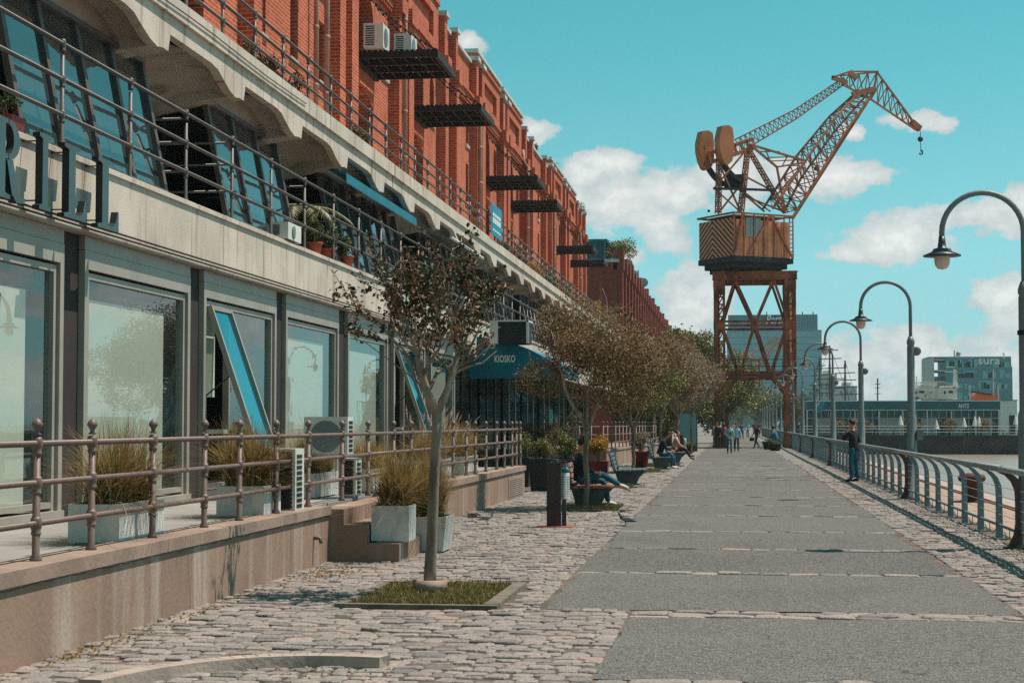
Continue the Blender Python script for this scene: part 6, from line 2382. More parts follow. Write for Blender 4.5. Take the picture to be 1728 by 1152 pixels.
bench(-2.80, 33.9, 'reddish slatted bench with a flared base, the man in jeans sits on it', 'bench_wood')
bench(-2.75, 45.6, 'empty grey slatted bench beyond the seated man', 'bench_iron')
bench(-2.55, 62.0, 'grey bench where the person in black sits by a thin trunk', 'bench_iron')
bench(-2.4, 72.0, 'dark bench farther along, partly behind the person in black', 'bench_iron')
lb = thing('litter_bin', 'brown steel panel with perforated grey bin and teal lid on a rusty plate', 'litter bin', (-2.82, 27.2, 0))
p0, p1 = onY(923, 850, 27.2).x, onY(947, 850, 27.2).x
m = MB(); m.box(p0, p1, 27.15, 27.22, 0.015, 1.02)
part('panel', m, 'bin_panel', lb)
m = MB(); m.box(p0 - 0.17, p1 + 0.2, 27.0, 27.6, 0.0, 0.015)
part('base_plate', m, 'rust_plate', lb)
m = MB(); m.box(p1 + 0.0, p1 + 0.07, 27.3, 27.34, 0.015, 0.45); m.tube([(p0 + 0.06, 27.24, 1.0), (p0 + 0.06, 27.36, 1.035), (p1 + 0.065, 27.36, 1.035), (p1 + 0.065, 27.3, 0.93)], 0.009, 6)
part('bracket', m, 'lamp_dark', lb)
m = MB(); cx_ = p1 + 0.05
m.lathe((cx_, 27.36, 0.43), [(0.075, 0), (0.08, 0.01), (0.072, 0.02), (0.068, 0.42), (0.06, 0.43)], 18)
part('bin', m, 'bin_grey', lb, True)
m = MB(); m.lathe((cx_, 27.36, 0.86), [(0.066, 0), (0.068, 0.05), (0.05, 0.075), (0.02, 0.085)], 18)
part('lid', m, 'bin_teal', lb, True)
m = MB()
for j in range(9):
    for k in range(12):
        a = PI + k * 0.27
        m.box(cx_ + 0.0715 * math.cos(a) - 0.004, cx_ + 0.0715 * math.cos(a) + 0.004, 27.36 + 0.0715 * math.sin(a) - 0.003, 27.36 + 0.0715 * math.sin(a) + 0.003, 0.48 + j * 0.038, 0.49 + j * 0.038)
part('perforation', m, 'lamp_dark', lb)
# second bin beside the light box, light box
lb = thing('litter_bin', 'small dark post with a pale cylinder bin near the advertising light box', 'litter bin', (-2.0, 84, 0))
x = onY(1149, 740, 84).x
m = MB(); m.box(x - 0.12, x + 0.1, 84, 84.08, 0, 1.05); part('panel', m, 'bin_panel', lb)
m = MB(); m.lathe((x + 0.18, 84.1, 0.4), [(0.08, 0), (0.08, 0.45), (0.05, 0.5)], 12); part('bin', m, 'bin_grey', lb, True)
lx = thing('advertising_panel', 'glass advertising light box with a blue green picture standing left of the promenade', 'advertising panel', (-2.9, 100, 0))
a_, b_ = onY(1144, 700, 100), onY(1177, 757, 100)
m = MB(); m.box(a_.x, b_.x, 100, 100.2, 0, 2.35); part('frame', m, 'lamp_dark', lx)
m = MB(); m.box(a_.x + 0.1, b_.x - 0.06, 99.985, 99.995, 0.45, 2.2)
part('poster', m, 'tower_panel', lx)
for i, (px, y, w_, ph) in enumerate(((1308, 103, 0.4, 0.42), (1297, 108, 0.42, 0.5), (1165, 97, 0.3, 0.4))):
    x = onY(px, 750, y).x
    bush('bowl_planter', x, y, 0.0, (0.28, 0.28, 0.08), ['grey tapered bowl planter near the foot of the right crane leg', 'darker tapered planter beside the figure in blue', 'low dark planter by the light box'][i], 'leaf_olive', 300, 0.06, 'planter', pot=(w_, ph, 'round'), potm='dark_box', seed=130 + i)

# ------------------------------------------------------------------ people


def skin_mesh(nodes, edges, root=0, sub=1):
    """one continuous surface grown round joints: nodes {name:(pos, r or (rx,ry))}"""
    names = list(nodes)
    idx = {n: i for i, n in enumerate(names)}
    me = bpy.data.meshes.new('s')
    me.from_pydata([tuple(nodes[n][0]) for n in names], [(idx[a], idx[b]) for a, b in edges], [])
    o = bpy.data.objects.new('s', me)
    COL.objects.link(o)
    md = o.modifiers.new('k', 'SKIN'); md.branch_smoothing = 0.3; md.use_smooth_shade = True
    for n in names:
        r = nodes[n][1]
        sv = me.skin_vertices[0].data[idx[n]]
        sv.radius = (r, r) if isinstance(r, (int, float)) else r
        sv.use_root = (n == names[root])
    if sub:
        sd = o.modifiers.new('s', 'SUBSURF'); sd.levels = sub; sd.render_levels = sub
    dg = bpy.context.evaluated_depsgraph_get(); dg.update()
    m2 = bpy.data.meshes.new_from_object(o.evaluated_get(dg))
    mb = MB(); mb.add([tuple(v.co) for v in m2.vertices], [tuple(p.vertices) for p in m2.polygons])
    bpy.data.objects.remove(o); bpy.data.meshes.remove(me); bpy.data.meshes.remove(m2)
    return mb


STAND = dict(pel=(0, 0, .93), sp=(0, 0, 1.1), ch=(0, .01, 1.3), nk=(0, .0, 1.44), nk2=(0, .02, 1.52), hd=(0, .035, 1.6), ht=(0, .03, 1.66), sl=(-.17, 0, 1.38), sr=(.17, 0, 1.38),
             el=(-.23, -.02, 1.12), er=(.23, -.02, 1.12), wl=(-.24, .08, .88), wr=(.24, .08, .88), hl=(-.24, .11, .8), hr=(.24, .11, .8),
             pl=(-.09, 0, .88), pr=(.09, 0, .88), kl=(-.1, .02, .48), kr=(.1, .02, .48), al=(-.1, -.02, .09), ar=(.1, -.02, .09), tl=(-.11, .15, .035), tr=(.11, .15, .035))


def person(label, x, y, rz, pose, top, trou, shoe='shoe_dark', scale=1.0, hair='hair', fingers=True, z=0.0, bag=None, long_hair=False, legs='trousers', slim=1.0, sole=None, group=None):
    t = thing('person', label, 'person', (x, y, z), rz, group)
    J = {k: Vector(v) * scale for k, v in {**STAND, **pose}.items()}
    S = scale
    up = (J['ht'] - J['nk2']).normalized()
    fwd = pose.get('_face')
    fwd = Vector(fwd).normalized() if fwd else Vector((0, 1, 0))
    R = lambda r: r * S * slim
    B = dict(pel=(J['pel'], R(.08)), sp=(J['sp'], R(.09)), ch=(J['ch'], R(.12)), nk=(J['nk'], R(.065)), nk2=(J['nk2'], R(.058)),
             sl=(J['sl'], R(.055)), sr=(J['sr'], R(.055)), el=(J['el'], R(.04)), er=(J['er'], R(.04)), wl=(J['wl'], R(.027)), wr=(J['wr'], R(.027)), hl=(J['hl'], (R(.036), R(.016))), hr=(J['hr'], (R(.036), R(.016))),
             pl=(J['pl'], R(.072)), pr=(J['pr'], R(.072)), kl=(J['kl'], R(.055)), kr=(J['kr'], R(.055)), al=(J['al'], R(.038)), ar=(J['ar'], R(.038)), tl=(J['tl'], R(.03)), tr=(J['tr'], R(.03)),
             hb=(J['nk2'] + up * .045 * S + fwd * .012 * S, R(.074)), hm=(J['nk2'] + up * .11 * S + fwd * .012 * S, (R(.078), R(.09))), hu=(J['nk2'] + up * .17 * S, (R(.07), R(.085))))
    E = [('pel', 'sp'), ('sp', 'ch'), ('ch', 'nk'), ('nk', 'nk2'), ('nk2', 'hb'), ('hb', 'hm'), ('hm', 'hu'), ('ch', 'sl'), ('sl', 'el'), ('el', 'wl'), ('wl', 'hl'), ('ch', 'sr'), ('sr', 'er'), ('er', 'wr'), ('wr', 'hr'),
         ('pel', 'pl'), ('pl', 'kl'), ('kl', 'al'), ('al', 'tl'), ('pel', 'pr'), ('pr', 'kr'), ('kr', 'ar'), ('ar', 'tr')]
    mb = skin_mesh(B, E)
    # nose, ears, jaw detail merged in the body mesh
    hm = B['hm'][0]
    side = fwd.cross(up).normalized()
    mb.tube([hm + fwd * .075 * S + up * .02 * S, hm + fwd * .098 * S - up * .012 * S, hm + fwd * .075 * S - up * .02 * S], [.008 * S, .014 * S, .008 * S], 6)
    for s in (-1, 1):
        mb.ball(hm + side * s * .077 * S - up * .005 * S, (.012 * S, .02 * S, .03 * S), 6, 5)
    if fingers:
        for w_, h_, s in (('wl', 'hl', -1), ('wr', 'hr', 1)):
            d = (J[h_] - J[w_]).normalized(); a = d.cross(fwd if abs(d.dot(fwd)) < 0.9 else up).normalized(); bb = d.cross(a)
            for k, ln in enumerate((.062, .075, .08, .072)):
                p = J[h_] + a * (k - 1.5) * .019 * S
                mb.tube([p, p + d * ln * .5 * S, p + d * ln * .85 * S + bb * .018 * S, p + d * ln * S + bb * .035 * S], [.0095 * S, .009 * S, .008 * S, .006 * S], 6)
            p = J[w_].lerp(J[h_], 0.5) + a * s * .028 * S
            mb.tube([p, p + a * s * .02 * S + d * .03 * S, p + a * s * .022 * S + d * .06 * S], [.011 * S, .01 * S, .008 * S], 6)
    part('body', mb, 'skin', t, True, world=False)
    g = 1.22
    up_sl = J['el'].lerp(J['wl'], 0.85); up_sr = J['er'].lerp(J['wr'], 0.85)
    short = pose.get('_short')
    N = dict(pe0=(J['pel'] + (J['pel'] - J['sp']).normalized() * (.1 if not pose.get('pel') else .03), R(.15)), pel=(J['pel'], R(.14)), sp=(J['sp'], R(.125)), ch=(J['ch'], R(.145)), nk=(J['nk'] - up * .02, R(.085)), sl=(J['sl'], R(.075)), sr=(J['sr'], R(.075)))
    e2 = [('pe0', 'pel'), ('pel', 'sp'), ('sp', 'ch'), ('ch', 'nk'), ('ch', 'sl'), ('ch', 'sr')]
    if short:
        N['el'] = (J['sl'].lerp(J['el'], 0.75), R(.06)); N['er'] = (J['sr'].lerp(J['er'], 0.75), R(.06)); e2 += [('sl', 'el'), ('sr', 'er')]
    else:
        N.update(el=(J['el'], R(.058)), er=(J['er'], R(.058)), wl=(up_sl, R(.042)), wr=(up_sr, R(.042))); e2 += [('sl', 'el'), ('sr', 'er'), ('el', 'wl'), ('er', 'wr')]
    part('shirt' if short else 'jacket', skin_mesh(N, e2), top, t, True, world=False)
    N = dict(sp0=(J['pel'].lerp(J['sp'], .55), R(.122)), pel=(J['pel'] + Vector((0, 0, .0)), R(.124)), pl=(J['pl'], R(.098)), pr=(J['pr'], R(.098)), kl=(J['kl'], R(.07)), kr=(J['kr'], R(.07)), al=(J['kl'].lerp(J['al'], 1.0), R(.058)), ar=(J['kr'].lerp(J['ar'], 1.0), R(.058)))
    part(legs, skin_mesh(N, [('sp0', 'pel'), ('pel', 'pl'), ('pel', 'pr'), ('pl', 'kl'), ('pr', 'kr'), ('kl', 'al'), ('kr', 'ar')]), trou, t, True, world=False)
    for a, b in (('al', 'tl'), ('ar', 'tr')):
        d = (J[b] - J[a])
        hd_ = Vector((d.x, d.y, 0)); hd_ = hd_.normalized() if hd_.length > .01 else Vector((0, 1, 0))
        q = skin_mesh(dict(a=(J[a] - d.normalized() * .03 * S + Vector((0, 0, -.02)) * S, (R(.045), R(.05))), b=(J[a].lerp(J[b], .5), (R(.045), R(.045))), c=(J[b] + d.normalized() * .03 * S, (R(.043), R(.03)))), [('a', 'b'), ('b', 'c')])
        so_ = part('shoe', q, shoe, t, True, world=False)
        if sole:
            dn = d.normalized(); sx = dn.cross(Vector((0, 0, 1))).normalized(); dz = dn.cross(sx)
            if dz.z > 0:
                dz = -dz
            mm = MB(); mm.beam(J[a] - dn * .09 * S + dz * .045, J[b] + dn * .07 * S + dz * .03, .085 * S, .025 * S)
            part('sole', mm, sole, so_, world=False)
    # hair cap
    mb = MB()
    c = hm + up * .035 * S - fwd * .018 * S
    n = 14
    vs = []; fs = []
    rg = np.random.default_rng(int(abs(x * 100 + y)))
    q = Quaternion(fwd.cross(up).cross(up).normalized() * 0 + up, 0)
    low_ = -0.97 if long_hair else -0.75
    for i in range(8):
        a = i / 7
        ph = PI / 2 - a * (PI / 2 - math.asin(max(-0.99, low_)) * 1.0)
        for j in range(n):
            tt = 2 * PI * j / n
            fr = math.cos(tt)            # 1 = towards the face
            dr = ph if fr < 0.2 else max(ph, 0.35 * (fr - 0.2) / 0.8)
            rr = 1.0 + rg.normal(0, .02)
            v = fwd * math.cos(dr) * math.cos(tt) * .098 + side * math.cos(dr) * math.sin(tt) * .088 + up * math.sin(dr) * .098
            vs.append(c + v * S * slim * rr)
    for i in range(7):
        for j in range(n):
            fs.append((i * n + j, i * n + (j + 1) % n, (i + 1) * n + (j + 1) % n, (i + 1) * n + j))
    fs.append(tuple(range(n - 1, -1, -1))); fs.append(tuple(7 * n + j for j in range(n)))
    mb.add(vs, fs)
    if long_hair:
        mb.tube([hm + up * .05 * S - fwd * .06 * S, hm - up * .08 * S - fwd * .08 * S, hm - up * .22 * S - fwd * .08 * S], [.07 * S, .075 * S, .04 * S], 10)
    part('hair', mb, hair, t, True, world=False)
    if bag:
        kind, m_ = bag
        mb = MB()
        if kind == 'cross':
            a, b = J['sr'] + Vector((0, .13, .05)) * S, J['pel'] + Vector((-.15, .1, .06)) * S
            mb.beam(a, b, .05, .012); mb.beam(J['sp'] + Vector((-.02, .15, .0)), J['sp'] + Vector((-.1, .15, .12)), .16, .07)
        elif kind == 'hand':
            p = J['hr'] + Vector((0, 0, -.2)); mb.box(p.x - .05, p.x + .05, p.y - .15, p.y + .15, p.z - .12, p.z + .1); mb.tube([(p.x, p.y - .1, p.z + .1), (p.x, p.y, p.z + .22), (p.x, p.y + .1, p.z + .1)], .008, 5)
        elif kind == 'back':
            p = J['ch'] + Vector((0, -.17, -.02)); mb.ball(p, (.15, .1, .2), 10, 8)
        part('bag', mb, m_, t, kind == 'back', world=False)
    return t


# man leaning at the railing, hand at his mouth
X, Y = 3.32, 48.9
person('man in black jacket and teal jeans standing at the railing, hand at his mouth', X, Y, math.radians(60),
       dict(hd=(0, .07, 1.6), sl=(-.18, .02, 1.38), sr=(.18, .0, 1.38), el=(-.2, .2, 1.17), wl=(-.06, .2, 1.36), hl=(-.02, .16, 1.46), er=(.24, -.08, 1.14), wr=(.24, .06, .98), hr=(.2, .12, .96),
            kl=(-.1, .03, .48), kr=(.12, -.04, .48), al=(-.1, 0, .09), ar=(.09, -.1, .09), tl=(-.14, .15, .035), tr=(.09, .07, .035)), 'cloth_black', 'cloth_teal', 'shoe_dark', 1.0)
# man on the near bench, legs crossed, arm along the lap
person('man seated cross-legged on the near bench in dark shirt, teal jeans and orange soled shoes', -2.97, 33.5, math.radians(-84),
       dict(pel=(0, .0, .55), sp=(0, -.02, .72), ch=(0, -.02, .92), nk=(0, .0, 1.08), nk2=(0, .03, 1.15), hd=(0, .06, 1.23), ht=(0, .06, 1.3), sl=(-.18, 0, 1.0), sr=(.18, .0, 1.0),
            el=(-.27, .08, .74), wl=(-.2, .3, .66), hl=(-.14, .37, .66), er=(.26, .1, .76), wr=(.2, .32, .68), hr=(.14, .38, .68),
            pl=(-.09, .03, .52), pr=(.09, .03, .52), kl=(-.12, .47, .52), kr=(.06, .42, .66), al=(-.1, .56, .1), ar=(.0, .78, .44), tl=(-.12, .72, .05), tr=(-.02, .93, .38), _face=(-.35, 1, .1)), 'cloth_dark', 'cloth_teal', 'shoe_white', 1.0, sole='shoe_sole')
# person on the third bench
person('person in black jacket and blue jeans bent over on the bench by a thin trunk', -2.6, 61.6, math.radians(-88),
       dict(pel=(0, .0, .55), sp=(0, .05, .74), ch=(0, .12, .93), nk=(0, .2, 1.07), nk2=(0, .26, 1.13), hd=(0, .3, 1.2), ht=(0, .32, 1.26), sl=(-.18, .14, 1.0), sr=(.18, .14, 1.0),
            el=(-.25, .22, .74), wl=(-.1, .45, .66), hl=(-.05, .51, .64), er=(.25, .22, .74), wr=(.1, .45, .66), hr=(.05, .5, .64),
            pl=(-.1, .03, .52), pr=(.1, .03, .52), kl=(-.13, .48, .52), kr=(.13, .45, .52), al=(-.13, .52, .1), ar=(.13, .42, .1), tl=(-.13, .68, .04), tr=(.13, .58, .04)), 'cloth_black', 'cloth_jean', 'shoe_white', 1.0)
person('person in pink sitting slouched just past the one in black, knees drawn up', -2.45, 71.5, math.radians(-85),
       dict(pel=(0, .0, .55), sp=(0, .05, .74), ch=(0, .1, .93), nk=(0, .15, 1.07), nk2=(0, .2, 1.13), sl=(-.18, .1, 1.0), sr=(.18, .1, 1.0),
            el=(-.25, .22, .74), wl=(-.1, .45, .62), hl=(-.05, .51, .6), er=(.25, .22, .74), wr=(.1, .45, .62), hr=(.05, .5, .6),
            pl=(-.1, .03, .52), pr=(.1, .03, .52), kl=(-.13, .42, .66), kr=(.13, .45, .6), al=(-.13, .7, .3), ar=(.13, .7, .22), tl=(-.13, .86, .26), tr=(.13, .84, .16)), 'cloth_pink', 'cloth_black', 'shoe_dark', 1.0)
WALK = dict(kl=(-.1, .16, .5), al=(-.1, .24, .12), tl=(-.11, .41, .07), kr=(.1, -.02, .48), ar=(.1, -.26, .16), tr=(.11, -.13, .06), el=(-.24, -.12, 1.14), wl=(-.24, -.08, .9), hl=(-.24, -.04, .83), er=(.24, .02, 1.12), wr=(.24, .18, .93), hr=(.24, .23, .87))
W2 = dict(WALK); W2.update(er=(.25, .04, 1.12), wr=(.12, .22, 1.08), hr=(.04, .24, 1.08))
x = onZ(1231, 766)
person('man in pale blue shirt with dark cross strap walking towards the camera', x.x, x.y, PI, W2, 'cloth_light', 'cloth_jean', 'shoe_dark', 0.93, bag=('cross', 'cloth_navy'))
person('person half hidden right behind the man in the pale blue shirt', x.x + 0.38, x.y + 6, PI, WALK, 'cloth_light', 'cloth_dark', 'shoe_dark', 0.93)
x = onZ(1277, 757)
person('woman in a dark coat striding left with a handbag, mid-promenade', x.x, x.y, math.radians(120), WALK, 'cloth_black', 'cloth_black', 'shoe_dark', 0.93, bag=('hand', 'cloth_black'), long_hair=True)
for i, (px, py, c1, c2, rz, lab) in enumerate(((1221, 757, 'cloth_red', 'cloth_dark', 0.3, 'person in a red top standing by the left crane leg'), (1211, 757, 'cloth_dark', 'cloth_black', 2.6, 'person in dark clothes beside the left crane leg, next to the red top'),
      (1206, 753, 'cloth_pink', 'cloth_dark', 1.2, 'person in faded pink at the outer side of the left crane leg'), (1252, 742, 'cloth_blue', 'cloth_dark', 0.1, 'distant walker in blue left of the middle of the promenade'), (1262, 739, 'cloth_light', 'cloth_grey', 3.0, 'distant walker in pale clothes in mid-promenade'),
      (1246, 740, 'cloth_grey', 'cloth_jean', 3.1, 'distant walker in grey furthest left in the far group'), (1279, 733, 'cloth_dark', 'cloth_dark', 3.1, 'far walker in dark clothes just past the woman with the handbag'), (1284, 731, 'cloth_red', 'cloth_dark', 3.1, 'tiny far walker in red near the quay railing'),
      (1272, 731, 'cloth_black', 'cloth_black', 0, 'tiny far walker in black left of the red one'), (1238, 735, 'cloth_white', 'cloth_jean', 3.1, 'far walker in white behind the pale blue shirt'))):
    p = onZ(px, py)
    person(lab, p.x, p.y, rz, WALK if i > 2 else {}, c1, c2, 'shoe_dark', 0.97, fingers=i < 3, long_hair=i in (0, 4))
p = onZ(1301, 752)
person('hooded figure in bright blue sitting bent over by the railing near the crane leg', p.x + 0.1, 112, math.radians(70),
       dict(pel=(0, .0, .5), sp=(0, .05, .7), ch=(0, .12, .9), nk=(0, .2, 1.03), nk2=(0, .26, 1.09), sl=(-.18, .14, .97), sr=(.18, .14, .97),
            el=(-.25, .25, .72), wl=(-.1, .45, .66), hl=(-.05, .51, .64), er=(.25, .25, .72), wr=(.1, .45, .66), hr=(.05, .5, .64),
            pl=(-.1, .03, .48), pr=(.1, .03, .48), kl=(-.13, .44, .5), kr=(.13, .44, .5), al=(-.13, .46, .1), ar=(.13, .44, .1), tl=(-.13, .6, .04), tr=(.13, .58, .04)), 'cloth_blue', 'cloth_blue', 'shoe_white', 1.1, slim=1.15)


def pigeon(x, y, rz, label, pecking=False, m='pigeon'):
    t = thing('pigeon', label, 'pigeon', (x, y, 0), rz, 'pigeons on the cobbles')
    hz_ = .03 if pecking else .0
    N = dict(a=((0, -.03, .105), .042), b=((0, .03, .115), .05), c=((0, .075, .14 - hz_), .034), d=((0, .1, .175 - hz_), .02), h=((0, .11, .2 - hz_), .021), bk=((0, .135, .196 - hz_), .007), t1=((0, -.1, .09), .026), t2=((0, -.19, .075), (.022, .007)),
             )
    mb = skin_mesh(N, [('a', 'b'), ('b', 'c'), ('c', 'd'), ('d', 'h'), ('h', 'bk'), ('a', 't1'), ('t1', 't2')], root=1)
    for s in (-1, 1):
        mb.tube([(s * .018, .01, .08), (s * .02, .0, .04), (s * .02, .01, .004)], [.008, .004, .004], 5)
        for a in (-.5, 0, .5):
            mb.tube([(s * .02, .01, .004), (s * .02 + math.sin(a) * .03, .01 + math.cos(a) * .03, .003)], .003, 4)
    part('body', mb, m, t, True, world=False)
    mb = MB()
    for s in (-1, 1):
        mb.ball((s * .04, -.03, .115), (.014, .1, .036), 8, 6)
    part('wing', mb, 'pigeon_grey' if m == 'pigeon' else 'pigeon', t, True, world=False)


p = onZ(1056, 887); pigeon(p.x, p.y, math.radians(75), 'dark pigeon standing alone on the paving edge near the litter bin')
p = onZ(822, 884); pigeon(p.x, p.y, math.radians(-50), 'dark pigeon by the plinth wall, right one of the two')
p = onZ(798, 880); pigeon(p.x, p.y, math.radians(60), 'grey pigeon close to the plinth wall, left one of the two', True, 'pigeon_grey')

# ------------------------------------------------------------------ second brick building, roof garden
b2 = thing('brick_warehouse', 'second brick warehouse farther off, with bushes and satellite dishes on its roof', 'building', (-14, 180, 0))
BX2 = -9.3
Y2 = 139.5
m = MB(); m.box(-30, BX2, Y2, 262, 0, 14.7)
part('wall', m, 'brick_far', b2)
m = MB()
m.box(-30, BX2 + 0.2, Y2 - 0.2, 262, 14.7, 14.95)
part('roof', m, 'coping', b2)
yy = Y2 + 0.6
k = 0
while yy < 255:
    m = MB(); m.box(BX2, BX2 + 0.45, yy - 0.45, yy + 0.45, 0, 14.4); m.box(BX2 - 0.3, BX2 + 0.55, yy - 0.6, yy + 0.6, 14.1, 15.35 + 0.4 * (k % 3 == 0))
    part('pilaster', m, 'brick_far', b2)
    for z in (3, 7.2, 11):
        m = MB(); m.box(BX2 + 0.0, BX2 + 0.03, yy + 1.6, yy + 3.0, z, z + 1.9)
        o = part('window', m, 'dark_glass', b2)
        f = MB(); f.box(BX2, BX2 + 0.15, yy + 1.4, yy + 3.2, z - 0.25, z - 0.05); f.box(BX2, BX2 + 0.2, yy + 1.4, yy + 3.2, z + 1.95, z + 2.2)
        part('sill', f, 'brick_far', o)
    yy += 4.6; k += 1
m = MB()
for k in range(22):
    y = Y2 + 2 + k * 5.4
    m.box(BX2, BX2 + 0.8, y - 0.9, y + 0.9, 10.4, 10.55)
part('balcony', m, 'crane_black', b2)
gh = thing('roof_pavilion', 'small teal glazed box on the roof of the second brick building', 'pavilion', (-14, 143, 14.95))
a_, b_ = onY(988, 405, 143), onY(1021, 433, 143)
m = MB(); m.box(a_.x, b_.x, 143, 148, 14.95, a_.z - 0.15); part('glazing', m, 'dark_glass', gh)
m = MB(); m.box(a_.x - 0.2, b_.x + 0.2, 142.8, 148.2, a_.z - 0.15, a_.z + 0.05)
for q in (a_.x, (a_.x + b_.x) / 2, b_.x):
    m.box(q - 0.06, q + 0.06, 142.93, 143.0, 14.95, a_.z)
part('frame', m, 'teal_paint', gh)
p = onY(1035, 412, 146)
bush('roof_shrub', p.x + 0.1, 146, 14.95, (2.0, 1.5, 1.35), 'big leafy shrub leaning over the roof corner of the second brick building', 'leaf_olive', 5000, 0.16, seed=150, lumps=14, lsz=0.35)
p = onY(985, 400, 112)
bush('roof_shrub', p.x - 0.3, 111, 14.6, (0.8, 0.8, 0.9), 'dark green bush at the far end of the first roof', 'leaf_olive', 2000, 0.12, seed=151)
p = onY(905, 240, 84)
bush('cactus', onX(905, 240, -9.6).x, onX(905, 240, -9.6).y, 14.9, (0.14, 0.14, 0.35), 'narrow cactus like plant standing on the brick parapet', 'leaf_green', 500, 0.06, 'plant', seed=152)
bush('roof_shrub', -9.7, 93, 15.4, (0.3, 1.3, 0.22), 'row of small bushes on top of the raised parapet', 'leaf_dark', 900, 0.1, seed=153)
for i, (px, py) in enumerate(((1059, 446), (1070, 465), (1086, 477))):
    p = onX(px, py, -9.4)
    t = thing('satellite_dish', ['first satellite dish on the second brick roof, highest of the three', 'middle satellite dish on the second brick roof', 'last satellite dish, right of the thin pole'][i], 'satellite dish', (p.x, p.y, 14.9), group='satellite dishes on the second brick building')
    m = MB(); m.tube([(p.x, p.y, 14.9), (p.x, p.y, p.z)], 0.04, 6); part('mast', m, 'lamp_grey', t)
    m = MB(); m.lathe((p.x, p.y - 0.1, p.z), [(0.02, 0), (0.3, -0.06), (0.48, -0.18), (0.5, -0.18), (0.3, -0.02)], 16, 'y'); part('dish', m, 'lamp_grey', t, True)
p = onX(1077, 475, -9.4)
m = MB(); m.tube([(p.x, p.y, 14.9), (p.x, p.y, onX(1077, 456, -9.4).z)], 0.07, 6)
solo('chimney_pipe', m, 'lamp_grey', 'thin vertical pipe on the second brick roof between two dishes', 'pipe')

# ------------------------------------------------------------------ far bank: pavilion, ships, glass buildings
PYV = 213.0
Q = lambda px, py, Y=PYV: onY(px, py, Y)
pv = thing('pier_pavilion', 'long low pavilion with a teal roof band reading ANTS across the basin', 'building', (Q(1525, 700).x, PYV + 4, 0.1))
xl_, xr_ = Q(1362, 690).x, Q(1688, 690).x
zt_, zb_ = Q(1500, 677).z, Q(1500, 691).z
m = MB(); m.box(xl_, xr_, PYV, PYV + 9, zb_, zt_); part('roof_band', m, 'teal_paint', pv)
m = MB(); m.box(xl_ - 0.1, xr_ + 0.1, PYV - 0.1, PYV + 9.1, zt_, zt_ + 0.1); m.box(xl_, xr_, PYV - 0.04, PYV + 0.0, zb_ - 0.08, zb_)
part('roof_edge', m, 'white_paint', pv)
m = MB()
n = 26
for k in range(n + 1):
    x = xl_ + (xr_ - xl_) * k / n
    m.box(x - 0.04, x + 0.04, PYV + 1.4, PYV + 1.5, 0, zb_)
m.box(xl_, xr_, PYV + 1.4, PYV + 1.5, 2.2, 2.26)
part('window_frame', m, 'white_paint', pv)
for k in range(9):
    x = xl_ + (xr_ - xl_) * k / 8
    m = MB(); m.box(x - 0.06, x + 0.06, PYV + 0.1, PYV + 0.22, 0, zb_)
    part('post', m, 'white_paint', pv)
m = MB(); m.box(xl_, xr_, PYV + 1.52, PYV + 1.56, 0, zb_); part('glazing', m, 'dark_glass', pv)
for (a, b) in ((1372, 1400), (1425, 1455), (1478, 1520), (1548, 1575), (1600, 1618), (1650, 1668)):
    m = MB(); m.box(Q(a, 0).x, Q(b, 0).x, PYV + 1.3, PYV + 1.34, 0.1, 2.15); part('curtain', m, 'city_pale', pv)
m = MB(); m.box(xl_, xr_, PYV + 6, PYV + 8.8, 0, zb_); part('interior', m, 'dark_box', pv)
tm = text_mb('ANTS', 1.0, 0.02, bold=0.02)
a_ = Q(1617, 688)
tm.xform(Matrix.Translation((a_.x, PYV - 0.06, a_.z)) @ Matrix.Rotation(PI / 2, 4, 'X') @ Matrix.Diagonal((0.5, 0.72, 1, 1)))
part('lettering', tm, 'sign_white', pv, label='white ANTS letters')
# pier railing
pr_ = thing('pier_railing', 'pale two-bar railing along the edge of the opposite quay', 'railing', (30, 207.6, 0.2))
m = MB()
x = Q(1345, 0, 207.6).x
for z in (0.55, 0.9, 1.25):
    m.tube([(x, 207.5, z), (60, 207.5, z)], 0.03, 5)
part('rail', m, 'pier_glass_frame', pr_)
while x < 60:
    m = MB(); m.box(x - 0.03, x + 0.03, 207.47, 207.53, 0.0, 1.3); part('post', m, 'pier_glass_frame', pr_); x += 2.2
for i, px in enumerate((1452, 1533, 1590, 1652, 1403)):
    p = Q(px, 0, 209.5)
    bush('pier_tree', p.x, 209.5, 0.0, (1.1, 1.0, 0.75), ['small round tree on the pier left of the pole, second from the left', 'small tree on the pier hidden behind the second lamp post', 'bushy small tree in front of the word on the pavilion', 'rightmost small tree on the pier', 'leftmost small brownish tree on the pier'][i], 'leaf_brown', 900, 0.2, 'tree', seed=160 + i, stem=0.6, lsz=0.45, group='small trees on the opposite pier')
rg = np.random.default_rng(9)
for i, px in enumerate((1512, 1572, 1618, 1636, 1643, 1704)):
    p = Q(px, 0, 209)
    t = thing('parasol', '%s closed white parasol on the pier, counted from the left' % ORD[i], 'parasol', (p.x, 209, 0), group='white parasols on the opposite pier')
    hh = rg.uniform(1.7, 2.6)
    m = MB(); m.tube([(p.x, 209, 0), (p.x, 209, hh)], 0.03, 5); part('pole', m, 'white_paint', t)
    m = MB(); m.lathe((p.x, 209, hh - 1.1), [(0.34, 0), (0.26, 0.3), (0.14, 0.8), (0.03, 1.15)], 7); part('canopy', m, 'sign_white', t)
t = thing('terrace_furniture', 'dark outdoor tables and chairs crowded along the pier in front of the pavilion', 'outdoor furniture', (30, 210, 0)); t['kind'] = 'stuff'
m = MB(); x = Q(1372, 0, 209).x
